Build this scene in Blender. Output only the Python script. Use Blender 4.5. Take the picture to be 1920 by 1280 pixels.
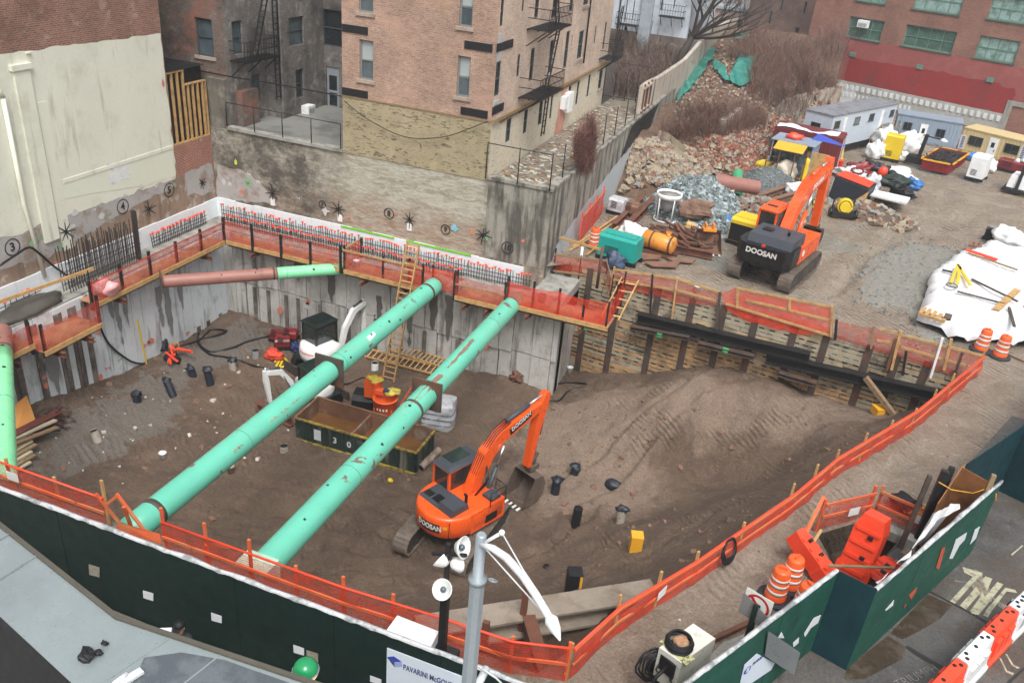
import bpy,math,random
import numpy as np
from mathutils import Vector,Matrix,noise
from mathutils.geometry import delaunay_2d_cdt
R=math.radians
for o in list(bpy.data.objects):bpy.data.objects.remove(o)
sc=bpy.context.scene
COL=sc.collection
# ---- camera,world,sun
CH=16.0; FPX=1580.0; PITCH,ROLL,HEAD=R(28.0),R(5.4),R(18.4)
fw=Vector((-math.sin(HEAD)*math.cos(PITCH),math.cos(HEAD)*math.cos(PITCH),-math.sin(PITCH)))
rt0=Vector((math.cos(HEAD),math.sin(HEAD),0)); up0=rt0.cross(fw)
crt=rt0*math.cos(ROLL)+up0*math.sin(ROLL); cup=-rt0*math.sin(ROLL)+up0*math.cos(ROLL)
cam=bpy.data.objects.new('camera',bpy.data.cameras.new('camera')); COL.objects.link(cam)
cam.matrix_world=Matrix(((crt.x,cup.x,-fw.x,0),(crt.y,cup.y,-fw.y,0),(crt.z,cup.z,-fw.z,CH),(0,0,0,1)))
cam.data.sensor_width=36; cam.data.lens=FPX/1920*36; cam.data.clip_end=1500; cam.data.clip_start=.2
sc.camera=cam
w=bpy.data.worlds.new('World'); sc.world=w; w.use_nodes=True
wn=w.node_tree.nodes; wl=w.node_tree.links
sky=wn.new('ShaderNodeTexSky'); sky.sky_type='NISHITA'; sky.sun_disc=False
SUN_EL,SUN_ROT=R(58),R(150)
sky.sun_elevation=SUN_EL; sky.sun_rotation=SUN_ROT; sky.air_density=1.2; sky.dust_density=5
hs=wn.new('ShaderNodeHueSaturation'); hs.inputs['Saturation'].default_value=.22
wl.new(sky.outputs[0],hs.inputs['Color']); wl.new(hs.outputs[0],wn['Background'].inputs[0])
wn['Background'].inputs[1].default_value=.13
sun=bpy.data.lights.new('sun','SUN'); sun.energy=1.3; sun.angle=R(24); sun.color=(1,.985,.96)
so=bpy.data.objects.new('sun',sun); COL.objects.link(so)
sdir=Vector((math.sin(SUN_ROT)*math.cos(SUN_EL),math.cos(SUN_ROT)*math.cos(SUN_EL),math.sin(SUN_EL)))
so.rotation_euler=sdir.to_track_quat('Z','Y').to_euler()
sc.view_settings.view_transform='Standard'; sc.view_settings.look='None'
sc.view_settings.exposure=.68; sc.view_settings.gamma=1
sc.render.engine='CYCLES'
sc.cycles.max_bounces=6; sc.cycles.transparent_max_bounces=16
# ---- pixel helpers (photo pixels 1920x1280 -> world)
def ray(px,py):return crt*(px-960)-cup*(py-640)+fw*FPX
def G(px,py,z=0.):
 d=ray(px,py); t=(z-CH)/d.z; return Vector((d.x*t,d.y*t,z))
def onx(px,py,X):
 d=ray(px,py); t=X/d.x; return Vector((X,d.y*t,CH+d.z*t))
def ony(px,py,Y):
 d=ray(px,py); t=Y/d.y; return Vector((d.x*t,Y,CH+d.z*t))
def onl(px,py,p0,p1):
 d=ray(px,py); n=(p1[1]-p0[1],-(p1[0]-p0[0])); t=(n[0]*p0[0]+n[1]*p0[1])/(n[0]*d.x+n[1]*d.y)
 return Vector((d.x*t,d.y*t,CH+d.z*t))
def up(px,py,b):
 d=ray(px,py); k=math.hypot(b[0],b[1])/math.hypot(d.x,d.y); return CH+d.z*k
def fbm(x,y,s=1.,o=4,z=0.):
 return noise.fractal(Vector((x*s,y*s,z)),1.,2.,o)
# ---- mesh builder
class MB:
 def __init__(s):s.v=[]; s.f=[]; s.m=[]; s.sm=[]
 def add(s,vs,fs,mi=0,sm=False):
  b=len(s.v); s.v += [tuple(v) for v in vs]
  for f in fs:s.f.append([i+b for i in f]); s.m.append(mi); s.sm.append(sm)
  return s
 def box(s,c,d,rz=0,mi=0,rot=None):
  hx,hy,hz=d[0]/2,d[1]/2,d[2]/2
  vs=[Vector((x,y,z)) for x in (-hx,hx) for y in (-hy,hy) for z in (-hz,hz)]
  m=rot if rot is not None else Matrix.Rotation(rz,3,'Z')
  c=Vector(c)
  return s.add([m @ v+c for v in vs],[(0,1,3,2),(4,6,7,5),(0,4,5,1),(2,3,7,6),(0,2,6,4),(1,5,7,3)],mi)
 def bx(s,x0,x1,y0,y1,z0,z1,mi=0):
  return s.box(((x0+x1)/2,(y0+y1)/2,(z0+z1)/2),(abs(x1-x0),abs(y1-y0),abs(z1-z0)),0,mi)
 def bar(s,p,q,w,h=None,mi=0,up=(0,0,1)):
  p=Vector(p); q=Vector(q); h=w if h is None else h
  d=q-p; L=d.length
  if L < 1e-6:return s
  d.normalize(); u=Vector(up)
  if abs(d.dot(u)) > .98:u=Vector((0,1,0))
  x=d.cross(u).normalized(); y=x.cross(d)
  m=Matrix((x,d,y)).transposed()
  return s.box((p+q)/2,(w,L,h),0,mi,m)
 def hbeam(s,p,q,w=.3,h=.35,t=.03,mi=0):
  p=Vector(p); q=Vector(q); z=Vector((0,0,1)); d=(q-p).normalized(); u=d.cross(z)
  u=Vector((1,0,0)) if u.length < .1 else u.normalized(); y=u.cross(d)
  for k in (-1,1):s.bar(p+y*k*h/2,q+y*k*h/2,w,t,mi,y)
  return s.bar(p,q,t*.8,h-t,mi,y)
 def tube(s,pts,r,n=8,mi=0,cap=True,sm=True):
  pts=[Vector(p) for p in pts]; N=len(pts); vs=[]; fs=[]
  up=Vector((0,0,1)); prev=None
  for i,p in enumerate(pts):
   d=(pts[min(i+1,N-1)]-pts[max(i-1,0)])
   d=d.normalized() if d.length > 1e-7 else Vector((0,0,1))
   if prev is None:
    x=d.cross(up)
    if x.length < .05:x=d.cross(Vector((0,1,0)))
   else:x=prev-d*prev.dot(d)
   x.normalize(); prev=x; y=d.cross(x)
   rr=r[i] if isinstance(r,(list,tuple)) else r
   for k in range(n):
    a=2*math.pi*k/n; vs.append(p+(x*math.cos(a)+y*math.sin(a))*rr)
  for i in range(N-1):
   for k in range(n):fs.append((i*n+k,i*n+(k+1) % n,(i+1)*n+(k+1) % n,(i+1)*n+k))
  s.add(vs,fs,mi,sm)
  if cap:
   b=len(s.v)-N*n
   s.f.append([b+k for k in range(n)][::-1]); s.m.append(mi); s.sm.append(False)
   s.f.append([b+(N-1)*n+k for k in range(n)]); s.m.append(mi); s.sm.append(False)
  return s
 def ring(s,c,R_,r,n=18,k=6,mi=0,ax=(0,0,1),turns=1.,a0=0.,wob=0.):
  ax=Vector(ax).normalized(); x=ax.cross(Vector((0,1,.01))).normalized(); y=ax.cross(x); c=Vector(c)
  m=int(n*turns)+1
  pts=[]
  for i in range(m):
   a=a0+2*math.pi*i/n; q=1+wob*math.sin(i*1.7)
   pts.append(c+(x*math.cos(a)+y*math.sin(a))*R_*q+ax*wob*R_*math.cos(i*.9)*.5)
  return s.tube(pts,r,k,mi)
 def lathe(s,prof,c=(0,0,0),n=16,mi=0,ax=None,sm=True):
  c=Vector(c); vs=[]; fs=[]
  M_=Matrix.Identity(3) if ax is None else Vector(ax).to_track_quat('Z','Y').to_matrix()
  for r,z in prof:
   for k in range(n):
    a=2*math.pi*k/n; vs.append(M_ @ Vector((r*math.cos(a),r*math.sin(a),z))+c)
  for i in range(len(prof)-1):
   for k in range(n):fs.append((i*n+k,i*n+(k+1) % n,(i+1)*n+(k+1) % n,(i+1)*n+k))
  s.add(vs,fs,mi,sm)
  b=len(s.v)-len(prof)*n
  if prof[0][0] > .001:s.f.append([b+k for k in range(n)][::-1]); s.m.append(mi); s.sm.append(False)
  if prof[-1][0] > .001:s.f.append([b+(len(prof)-1)*n+k for k in range(n)]); s.m.append(mi); s.sm.append(False)
  return s
 def extr(s,poly,vec,mi=0):
  vec=Vector(vec); n=len(poly); a=[Vector(p) for p in poly]
  return s.add(a+[p+vec for p in a],[tuple(range(n))[::-1],tuple(range(n,2*n))]+[(i,(i+1) % n,n+(i+1) % n,n+i) for i in range(n)],mi)
 def quad(s,a,b,c,d,mi=0):return s.add([a,b,c,d],[(0,1,2,3)],mi)
 def lump(s,c,r,seed=0,amp=.25,n=10,m=6,mi=0,flat=None,sm=True,fq=1.3,rz=0):
  c=Vector(c); r=Vector(r) if hasattr(r,'__len__') else Vector((r,r,r)); vs=[]; fs=[]
  M_=Matrix.Rotation(rz,3,'Z')
  for i in range(m+1):
   th=math.pi*i/m
   for k in range(n):
    ph=2*math.pi*k/n
    d=Vector((math.sin(th)*math.cos(ph),math.sin(th)*math.sin(ph),math.cos(th)))
    q=1+amp*noise.noise(d*fq+Vector((seed*7.3,seed*3.1,seed)))*2
    p=Vector((d.x*r.x*q,d.y*r.y*q,d.z*r.z*q))
    if flat is not None:p.z=max(p.z,flat)
    vs.append(M_ @ p+c)
  for i in range(m):
   for k in range(n):fs.append((i*n+k,(i+1)*n+k,(i+1)*n+(k+1) % n,i*n+(k+1) % n))
  return s.add(vs,fs,mi,sm)
 def rock(s,c,r,seed,mi=0):
  rnd=random.Random(seed); c=Vector(c)
  e=Matrix.Rotation(rnd.uniform(0,6.3),3,'Z') @ Matrix.Rotation(rnd.uniform(-.6,.6),3,'X') @ Matrix.Rotation(rnd.uniform(-.6,.6),3,'Y')
  vs=[]
  for x in (-1,1):
   for y in (-1,1):
    for z in (-1,1):vs.append(e @ Vector((x*rnd.uniform(.5,1.1),y*rnd.uniform(.4,.9),z*rnd.uniform(.3,.7)))*r+c)
  return s.add(vs,[(0,1,3,2),(4,6,7,5),(0,4,5,1),(2,3,7,6),(0,2,6,4),(1,5,7,3)],mi)
 def build(s,name,mats,parent=None,world=False,cols=None,inv=None):
  vs=s.v
  if world and parent is not None:
   M_=inv if inv is not None else wmat(parent).inverted()
   vs=[tuple(M_ @ Vector(v)) for v in vs]
  me=bpy.data.meshes.new(name); me.from_pydata(vs,[],s.f)
  mats=mats if isinstance(mats,(list,tuple)) else [mats]
  for m in mats:me.materials.append(m)
  me.polygons.foreach_set('material_index',s.m); me.polygons.foreach_set('use_smooth',s.sm)
  me.update()
  uv=me.uv_layers.new(name='UVMap'); W=s.v
  nf=len(me.polygons); nl=len(me.loops)
  nor=np.zeros(nf*3,'f'); me.polygons.foreach_get('normal',nor); nor=nor.reshape(-1,3)
  tot=np.zeros(nf,'i'); me.polygons.foreach_get('loop_total',tot)
  li=np.zeros(nl,'i'); me.loops.foreach_get('vertex_index',li)
  if nl:
   fi=np.repeat(np.arange(nf),tot); n_=nor[fi]; co=np.array(W,'f')[li]
   flat=np.abs(n_[:,2]) > .75
   h=np.hypot(n_[:,0],n_[:,1])+1e-9; tx=-n_[:,1]/h; ty=n_[:,0]/h
   sg=np.where(np.abs(tx) > np.abs(ty),np.sign(tx),np.sign(ty))
   u=np.where(flat,co[:,0],(co[:,0]*tx+co[:,1]*ty)*sg); v=np.where(flat,co[:,1],co[:,2])
   a=np.empty((nl,2),'f'); a[:,0]=u; a[:,1]=v; uv.data.foreach_set('uv',a.ravel())
  o=bpy.data.objects.new(name,me); COL.objects.link(o)
  if parent is not None:o.parent=parent
  return o
def wmat(o):
 m=o.matrix_basis.copy()
 while o.parent:o=o.parent; m=o.matrix_basis @ m
 return m
def tag(o,label,cat,group=None):
 o['label']=label; o['category']=cat
 if group:o['group']=group
 return o
def thing(name,label,cat,loc=(0,0,0),rz=0.,group=None):
 o=bpy.data.objects.new(name,None); COL.objects.link(o); o.empty_display_size=.3
 o.location=loc; o.rotation_euler=(0,0,rz)
 return tag(o,label,cat,group)
def solo(name,mb,mats,label,cat,group=None,kind=None):
 a=np.array(mb.v); c=Vector((a[:,0].mean(),a[:,1].mean(),a[:,2].min()))
 w0=mb.v; o=mb.build(name,mats)
 for v in o.data.vertices:v.co -= c
 o.location=c
 if kind:o['kind']=kind
 if label:tag(o,label,cat,group)
 return o
def struct(name,mb,mats,kind='structure'):
 o=mb.build(name,mats); o['kind']=kind; return o
KIDS={}
def kids(o):return [c for c in bpy.data.objects if c.parent == o]
def copy_tree(o,parent=None):
 c=o.copy(); COL.objects.link(c)
 if parent is not None:c.parent=parent
 for ch in kids(o):copy_tree(ch,c)
 return c
def dup(o,loc,rz,label,group=None,sc_=None):
 c=copy_tree(o); c.location=loc; c.rotation_euler=(0,0,rz); c['label']=label
 if group:c['group']=group
 if sc_:c.scale=sc_
 return c
def text_mb(txt,size,bold=.012,depth=.01):
 cu=bpy.data.curves.new('t','FONT'); cu.body=txt; cu.size=size; cu.offset=bold*size; cu.extrude=depth
 cu.align_x='CENTER'; cu.align_y='CENTER'; cu.resolution_u=3
 o=bpy.data.objects.new('t',cu); COL.objects.link(o)
 dg=bpy.context.evaluated_depsgraph_get(); me=bpy.data.meshes.new_from_object(o.evaluated_get(dg))
 vs=[v.co.copy() for v in me.vertices]; fs=[tuple(p.vertices) for p in me.polygons]
 bpy.data.objects.remove(o); bpy.data.curves.remove(cu); bpy.data.meshes.remove(me)
 return vs,fs
def put_text(mb,txt,size,c,xd,yd,mi=0,bold=.012,depth=.006,sx=1.,shear=0.):
 vs,fs=text_mb(txt,size,bold,depth); xd=Vector(xd).normalized(); yd=Vector(yd); yd=(yd-xd*yd.dot(xd)).normalized()
 n=xd.cross(yd); c=Vector(c)
 return mb.add([c+xd*(v.x*sx+v.y*shear)+yd*v.y+n*(v.z+depth) for v in vs],fs,mi)
# ---- materials
def lin(h):
 h=h.lstrip('#'); c=[int(h[i:i+2],16)/255 for i in (0,2,4)]
 return tuple((x/12.92 if x < .04045 else ((x+.055)/1.055)**2.4) for x in c)+(1,)
class NT:
 def __init__(s,name):
  s.m=bpy.data.materials.new(name); s.m.use_nodes=True; s.t=s.m.node_tree; s.n=s.t.nodes; s.b=s.n['Principled BSDF']
  s.pos=s.n.new('ShaderNodeNewGeometry').outputs['Position']; s.uvo=None
 def uv(s):
  if s.uvo is None:s.uvo=s.n.new('ShaderNodeTexCoord').outputs['UV']
  return s.uvo
 def L(s,a,b):s.t.links.new(a,b)
 def scaled(s,v,sc_):
  k=s.n.new('ShaderNodeVectorMath'); k.operation='MULTIPLY'; s.L(v,k.inputs[0]); k.inputs[1].default_value=sc_; return k.outputs[0]
 def noise(s,scale,vec=None,det=4,rough=.6,stretch=None,dist=0):
  k=s.n.new('ShaderNodeTexNoise'); k.inputs['Scale'].default_value=scale; k.inputs['Detail'].default_value=det
  k.inputs['Roughness'].default_value=rough; k.inputs['Distortion'].default_value=dist
  v=vec or s.pos
  if stretch:v=s.scaled(v,stretch)
  s.L(v,k.inputs['Vector']); return k.outputs['Fac']
 def ramp(s,fac,a,b,va=0.,vb=1.):
  k=s.n.new('ShaderNodeMapRange'); k.inputs['From Min'].default_value=a; k.inputs['From Max'].default_value=b
  k.inputs['To Min'].default_value=va; k.inputs['To Max'].default_value=vb; s.L(fac,k.inputs['Value']); return k.outputs[0]
 def mix(s,fac,a,b,mode='MIX'):
  k=s.n.new('ShaderNodeMix'); k.data_type='RGBA'; k.blend_type=mode
  for sock,v in ((k.inputs['Factor'],fac),(k.inputs['A'],a),(k.inputs['B'],b)):
   if hasattr(v,'is_linked'):s.L(v,sock)
   else:sock.default_value=v
  return k.outputs['Result']
 def math(s,op,a,b=0.):
  k=s.n.new('ShaderNodeMath'); k.operation=op
  for i,v in enumerate((a,b)):
   if hasattr(v,'is_linked'):s.L(v,k.inputs[i])
   else:k.inputs[i].default_value=v
  return k.outputs[0]
 def vary(s,col,amt,scale,**kw):
  f=s.ramp(s.noise(scale,**kw),.25,.75,1-amt,1+amt)
  k=s.n.new('ShaderNodeVectorMath'); k.operation='SCALE'
  if hasattr(col,'is_linked'):s.L(col,k.inputs[0])
  else:k.inputs[0].default_value=col[:3]
  s.L(f,k.inputs['Scale']); return k.outputs[0]
 def bump(s,h,st=.5,dist=.02):
  k=s.n.new('ShaderNodeBump'); k.inputs['Strength'].default_value=st; k.inputs['Distance'].default_value=dist
  s.L(h,k.inputs['Height']); s.L(k.outputs[0],s.b.inputs['Normal'])
 def fin(s,col,rough=.7,metal=0.,spec=.5):
  for sock,v in ((s.b.inputs['Base Color'],col),(s.b.inputs['Roughness'],rough)):
   if hasattr(v,'is_linked'):s.L(v,sock)
   else:sock.default_value=v
  s.b.inputs['Metallic'].default_value=metal; s.b.inputs['Specular IOR Level'].default_value=spec
  return s.m
MATS={}
def M(name,hexc,rough=.7,metal=0.,var=.12,vs=1.5,dirt=None,dt=(.5,.7),ds=1.2,streak=None,st=(.5,.72),bump=0,bs=25,fine=.06,spec=.5):
 """general painted / worn surface: base colour, broad and fine variation, optional dirt patches and vertical runs"""
 if name in MATS:return MATS[name]
 t=NT(name); c=lin(hexc)
 c=t.vary(c,var,vs)
 if fine:c=t.vary(c,fine,22.,det=2)
 if dirt:c=t.mix(t.ramp(t.noise(ds,det=6,rough=.7),dt[0],dt[1],0,.9),c,lin(dirt))
 if streak:c=t.mix(t.ramp(t.noise(2.2,det=5,stretch=(1,1,.13)),st[0],st[1],0,.8),c,lin(streak))
 if bump:t.bump(t.noise(bs,det=5),bump,.03)
 rg=t.ramp(t.noise(3.),.3,.7,max(rough-.12,.03),min(rough+.12,1))
 MATS[name]=t.fin(c,rg,metal,spec); return MATS[name]
def brick(name,c1,c2,mortar,patches=(),w=.24,h=.08,ms=.012,streak=None,bump=.35,off=.5,sq=None):
 t=NT(name); k=t.n.new('ShaderNodeTexBrick'); t.L(t.uv(),k.inputs['Vector'])
 k.inputs['Color1'].default_value=lin(c1); k.inputs['Color2'].default_value=lin(c2); k.inputs['Mortar'].default_value=lin(mortar)
 k.inputs['Scale'].default_value=1; k.inputs['Brick Width'].default_value=w; k.inputs['Row Height'].default_value=h
 k.inputs['Mortar Size'].default_value=ms; k.inputs['Bias'].default_value=-.1; k.inputs['Mortar Smooth'].default_value=.3
 c=t.vary(k.outputs['Color'],.3,9.,det=3,stretch=(1,1,2.5)); c=t.vary(c,.22,.6,det=4)
 for i,(pc,ps,a,b,amt) in enumerate(patches):
  c=t.mix(t.ramp(t.noise(ps,det=7,rough=.7,vec=t.scaled(t.pos,(1+.1*i,1.1,1.2))),a,b,0,amt),c,lin(pc))
 if streak:c=t.mix(t.ramp(t.noise(1.4,det=5,stretch=(1,1,.12)),.5,.75,0,.8),c,lin(streak))
 t.bump(k.outputs['Fac'],-bump,.02)
 return t.fin(c,.85)
def net_mat(name,hexc,dens=.55,wave=16):
 t=NT(name); c=t.vary(lin(hexc),.18,3.)
 t.b.inputs['Roughness'].default_value=.6; t.L(c,t.b.inputs['Base Color'])
 tl=t.n.new('ShaderNodeBsdfTranslucent'); t.L(c,tl.inputs['Color'])
 ms=t.n.new('ShaderNodeMixShader'); ms.inputs[0].default_value=.35; t.L(t.b.outputs[0],ms.inputs[1]); t.L(tl.outputs[0],ms.inputs[2])
 tr=t.n.new('ShaderNodeBsdfTransparent')
 m2=t.n.new('ShaderNodeMixShader'); f=t.ramp(t.noise(2.2,det=3),.3,.7,dens-.16,dens+.16)
 k=t.n.new('ShaderNodeTexWave'); k.bands_direction='Z'; k.inputs['Scale'].default_value=5; k.inputs['Distortion'].default_value=.4; t.L(t.pos,k.inputs['Vector'])
 f=t.math('ADD',f,t.ramp(k.outputs['Fac'],0,1,-.1,.1))
 t.L(f,m2.inputs[0]); t.L(tr.outputs[0],m2.inputs[1]); t.L(ms.outputs[0],m2.inputs[2])
 t.L(m2.outputs[0],t.n['Material Output'].inputs['Surface']); return t.m
# ---- palette
m_pit=None
def soil_mat(name,base,dark,light,grav=None,bumpst=.7,wet=.45,tracks=.5,rr=(.3,.85),attr=False):
 t=NT(name)
 c=t.mix(t.ramp(t.noise(.35,det=8,rough=.68),.35,.65),lin(dark),lin(base))
 c=t.mix(t.ramp(t.noise(1.7,det=8,rough=.72,dist=.6),.52,.72,0,.75),c,lin(light))
 if grav:c=t.mix(t.ramp(t.noise(.16,det=6),grav[1],grav[1]+.08,0,.8),c,lin(grav[0]))
 if attr:
  k=t.n.new('ShaderNodeAttribute'); k.attribute_name='packed'; e=t.ramp(t.math('ADD',k.outputs['Fac'],t.ramp(t.noise(.9,det=6),.3,.7,-.45,.45)),.2,.8)
  c=t.mix(e,c,t.vary(lin('#8B7868'),.15,1.2)); k=t.n.new('ShaderNodeAttribute'); k.attribute_name='gravelly'; e=t.ramp(t.math('ADD',k.outputs['Fac'],t.ramp(t.noise(1.3,det=6),.3,.7,-.4,.4)),.4,.6); c=t.mix(e,c,lin('#756D64'))
 c=t.vary(c,.28,14.,det=3); c=t.vary(c,.25,50.,det=2)
 wv=t.n.new('ShaderNodeTexWave'); wv.bands_direction='DIAGONAL'; wv.inputs['Scale'].default_value=1.6; wv.inputs['Distortion'].default_value=5; wv.inputs['Detail'].default_value=2; wv.inputs['Detail Scale'].default_value=.6
 t.L(t.pos,wv.inputs['Vector'])
 msk=t.ramp(t.noise(.5,det=2),.5,.6)
 h=t.math('ADD',t.math('MULTIPLY',t.noise(5,det=10,rough=.72),1.6),t.math('MULTIPLY',t.math('MULTIPLY',wv.outputs['Fac'],msk),tracks))
 t.bump(h,bumpst,.16)
 wetf=t.ramp(t.noise(.3,det=4,dist=1.2),wet,wet+.12)
 return t.fin(c,t.ramp(wetf,0,1,rr[1],rr[0]))
m_pit=soil_mat('pit_soil','#73604F','#5C4B3F','#866F5E',None,.9,.62,attr=True)
m_ramp=m_pit
m_yard=soil_mat('yard_mud','#9C8F80','#877968','#AFA496',('#86867F',.56),.8,.4,.8,(.1,.6))
m_bank=soil_mat('bank_soil','#6E5E50','#584A3E','#85776A',None,.8)
m_slope=soil_mat('slope_soil','#7A6252','#66503F','#8F7A6A',None,.9)
m_conc=M('concrete','#9A9992',.8,var=.15,dirt='#6F6C64',streak='#5F5B53',bump=.2)
m_concpit=M('pit_concrete','#CBD0D4',.75,var=.1,vs=.8,dirt='#A3A6A8',dt=(.55,.7),ds=.7,streak='#6A6760',st=(.55,.7),bump=.35,bs=8)
m_concdk=M('pit_concrete_grey','#B7B5B0',.8,var=.2,vs=.9,dirt='#857F78',dt=(.5,.68),ds=.9,streak='#4E4A44',st=(.5,.68),bump=.5,bs=6)
m_steel_dk=M('rusty_dark_steel','#4A403A',.65,var=.3,vs=3,dirt='#6A4330',dt=(.5,.65),bump=.15)
m_steel_rust=M('rusty_steel','#6B4434',.75,var=.25,vs=3,dirt='#3E322C',bump=.2)
m_blacksteel=M('black_steel','#1D1D1F',.55,var=.2,dirt='#3A322C',dt=(.58,.75))
m_wood=M('raw_timber','#B9935F',.8,var=.2,vs=4,dirt='#8A6A45',dt=(.5,.7),ds=3,bump=.15)
m_woodold=M('old_timber','#8C7557',.85,var=.25,vs=3,dirt='#5C4C3B',ds=3,bump=.2)
m_net=net_mat('orange_netting','#DE4A32',.52)
m_netred=net_mat('orange_netting_dense','#F0472C',.64)
m_netdk=net_mat('red_netting_dusty','#CC4E3A',.5)
m_orangewood=M('orange_painted_wood','#D8633A',.7,var=.15,dirt='#B48A5C',dt=(.5,.7))
m_white=M('white_sheet','#E6E8E8',.55,var=.06,dirt='#B9BABA',dt=(.55,.75),ds=2,bump=.3,bs=5)
m_black=M('black_matte','#15161A',.6,var=.2)
m_bar=M('rebar_steel','#3C3532',.7,var=.2)
m_cap=M('rebar_cap_plastic','#EE4B2E',.5)
m_glass=M('window_glass','#4E5A60',.12,var=.35,vs=1.2,spec=.8)
m_glassdk=M('dark_window_glass','#23292C',.12,var=.4,vs=1.2,spec=.8)
m_blind=M('window_blind','#9FA6A6',.6,var=.1)
m_frame_dk=M('dark_window_frame','#3E464B',.6)
m_sill=M('stone_sill','#A7978A',.8,dirt='#7B6F66')
# ---- pit surface (height field)
PIT=[(-28.6,13.3),(-28.6,34.8),(-9.6,34.8),(-9.6,37.45),(8.15,35.35),(1.55,22.7),(-3.1,13.5)]
def inside(x,y,P):
 r=False; n=len(P); j=n-1
 for i in range(n):
  if (P[i][1] > y) != (P[j][1] > y) and x < (P[j][0]-P[i][0])*(y-P[i][1])/(P[j][1]-P[i][1])+P[i][0]:r=not r
  j=i
 return r
cp=[]
for x in (-29,-25,-21,-17,-13):
 for y in (13,17,21,25,29):
  if x > -26:cp.append((x,y,-6.4))
cp += [(-28.6,19,-4.7),(-28.4,21.5,-4.9),(-28.4,25,-5.6),(-28.4,28.5,-6.1),(-26.5,19,-5.5),(-28.5,35,-6.0),(-27.5,33,-6.2),(-24,35,-6.1),(-19,35,-6.0),(-14,35,-5.7),(-10,37.6,-5.6),(-9.5,35,-5.7),(-6.8,37.3,-5.1),(-4.1,37,-4.1),(-1.7,36.7,-2.9),(.8,36.4,-2.9),(3.5,36,-2.85),(6.3,35.7,-2.6),(8.2,35.6,-2.0),(-12,31,-6.2),(-9.6,23.7,-6.4),(-9,27,-6.4),(-29,28,-6.1),(-8.2,27,-6.4)]
for px,py,z in [(1200,760,-4.7),(1330,720,-3.1),(1290,790,-4.0),(1450,760,-2.95),(1560,800,-2.5),(1640,790,-2.2),(1100,780,-5.6),(1050,830,-6.2),(1040,740,-6.0),(1130,850,-6.0),(1210,830,-5.1),
                  (1300,840,-5.2),(1400,840,-4.6),(1500,840,-3.9),(1300,880,-5.7),(1400,880,-5.2),(1250,930,-6.0),(1500,870,-3.6),(1350,930,-4.7),(1590,840,-2.0),(1410,960,-2.4),(1340,1010,-2.9),(1250,1060,-3.4),(1180,1010,-5.0),(1075,1105,-4.9),(1025,1060,-6.0),(1160,965,-6.1),(1070,980,-6.3),(1140,905,-6.2),
                  (905,1150,-3.8),(1000,1120,-3.6),(1100,1100,-3.3),(800,1110,-6.2),(1150,1110,-2.2),(880,1060,-6.35),(960,1060,-6.3)]:
 p=G(px,py,z); cp.append((p.x,p.y,z))
for i in range(13):
 a=i/12; 
 if a < .4:k=a/.4; x=-2.75+4.3*k; y=14.3+8.4*k
 else:k=(a-.4)/.6; x=1.55+6.6*k; y=22.7+12.65*k
 cp.append((x+.2,y-.1,-.75)); cp.append((x+2.5,y-1.2,-.5))
cp += [(-5,14,-3.4),(-8,13.5,-5.2),(-3,13.8,-2.0),(-5,15.8,-3.6)]
C_=np.array(cp); N_=len(C_)
def tps(d):return np.where(d > 1e-6,d*d*np.log(d+1e-9),0)
D_=np.hypot(C_[:,None,0]-C_[None,:,0],C_[:,None,1]-C_[None,:,1])
A_=np.zeros((N_+3,N_+3)); A_[:N_,:N_]=tps(D_)+np.eye(N_)*.15; A_[:N_,N_]=1; A_[:N_,N_+1:]=C_[:,:2]; A_[N_,:N_]=1; A_[N_+1:,:N_]=C_[:,:2].T
W_=np.linalg.solve(A_,np.concatenate([C_[:,2],np.zeros(3)]))
def pit_z0(x,y):
 d=np.hypot(C_[:,0]-x,C_[:,1]-y); return float(tps(d) @ W_[:N_]+W_[N_]+W_[N_+1]*x+W_[N_+2]*y)
PRUT=[]
for q in (((330,950),(470,985),(600,1003),(745,1012)),((520,1045),(640,1040),(760,1052)),((480,890),(600,905),(700,935),(770,960)),((340,985),(450,1035),(600,1075),(780,1100)),((560,960),(680,975),(770,985)),((400,930),(520,940),(640,965)),((1010,1130),(1110,1080),(1230,1050),(1330,1000)),((1080,900),(1180,850),(1300,790),(1480,770)),((1050,850),(1160,800),(1290,760),(1450,745)),((960,1010),(1060,960),(1130,900))):
 q=[tuple(G(x,y,-5.9 if x < 900 else -5)[:2]) for x,y in q]; PRUT += list(zip(q,q[1:]))
def pit_z(x,y):
 z=pit_z0(x,y); z=min(max(z,-6.5),-.3)
 n=fbm(x,y,.35,5)*.16+fbm(x,y,1.3,4,3)*.08+fbm(x,y,4.,3,8)*.022
 r=abs(noise.noise(Vector((x*.5+y*.12,y*1.1,4))))
 n += -.1*max(0,.12-r)*8*.5
 for a,b in PRUT:
  L2=(b[0]-a[0])**2+(b[1]-a[1])**2; t=((x-a[0])*(b[0]-a[0])+(y-a[1])*(b[1]-a[1]))/L2
  if -.05 < t < 1.05:dd=((x-a[0])*(b[1]-a[1])-(y-a[1])*(b[0]-a[0]))/math.sqrt(L2)+.12*math.sin(t*7); n += -.2*math.exp(-(dd/.16)**2)+.08*math.exp(-((dd-.35)/.22)**2)-.08*math.exp(-((dd-1.7)/.2)**2)
 return z+n
def PG(px,py,dz=0.):
 """point of the pit surface seen at a photo pixel"""
 z=-5.
 for i in range(12):
  p=G(px,py,z); z=.5*z+.5*pit_z(p.x,p.y)
 return Vector((p.x,p.y,pit_z(p.x,p.y)+dz))
mb=MB(); S=.13; x0,y0=-29.4,12.6; nx,ny=int(38.5/S),int(25.7/S); idx={}
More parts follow.
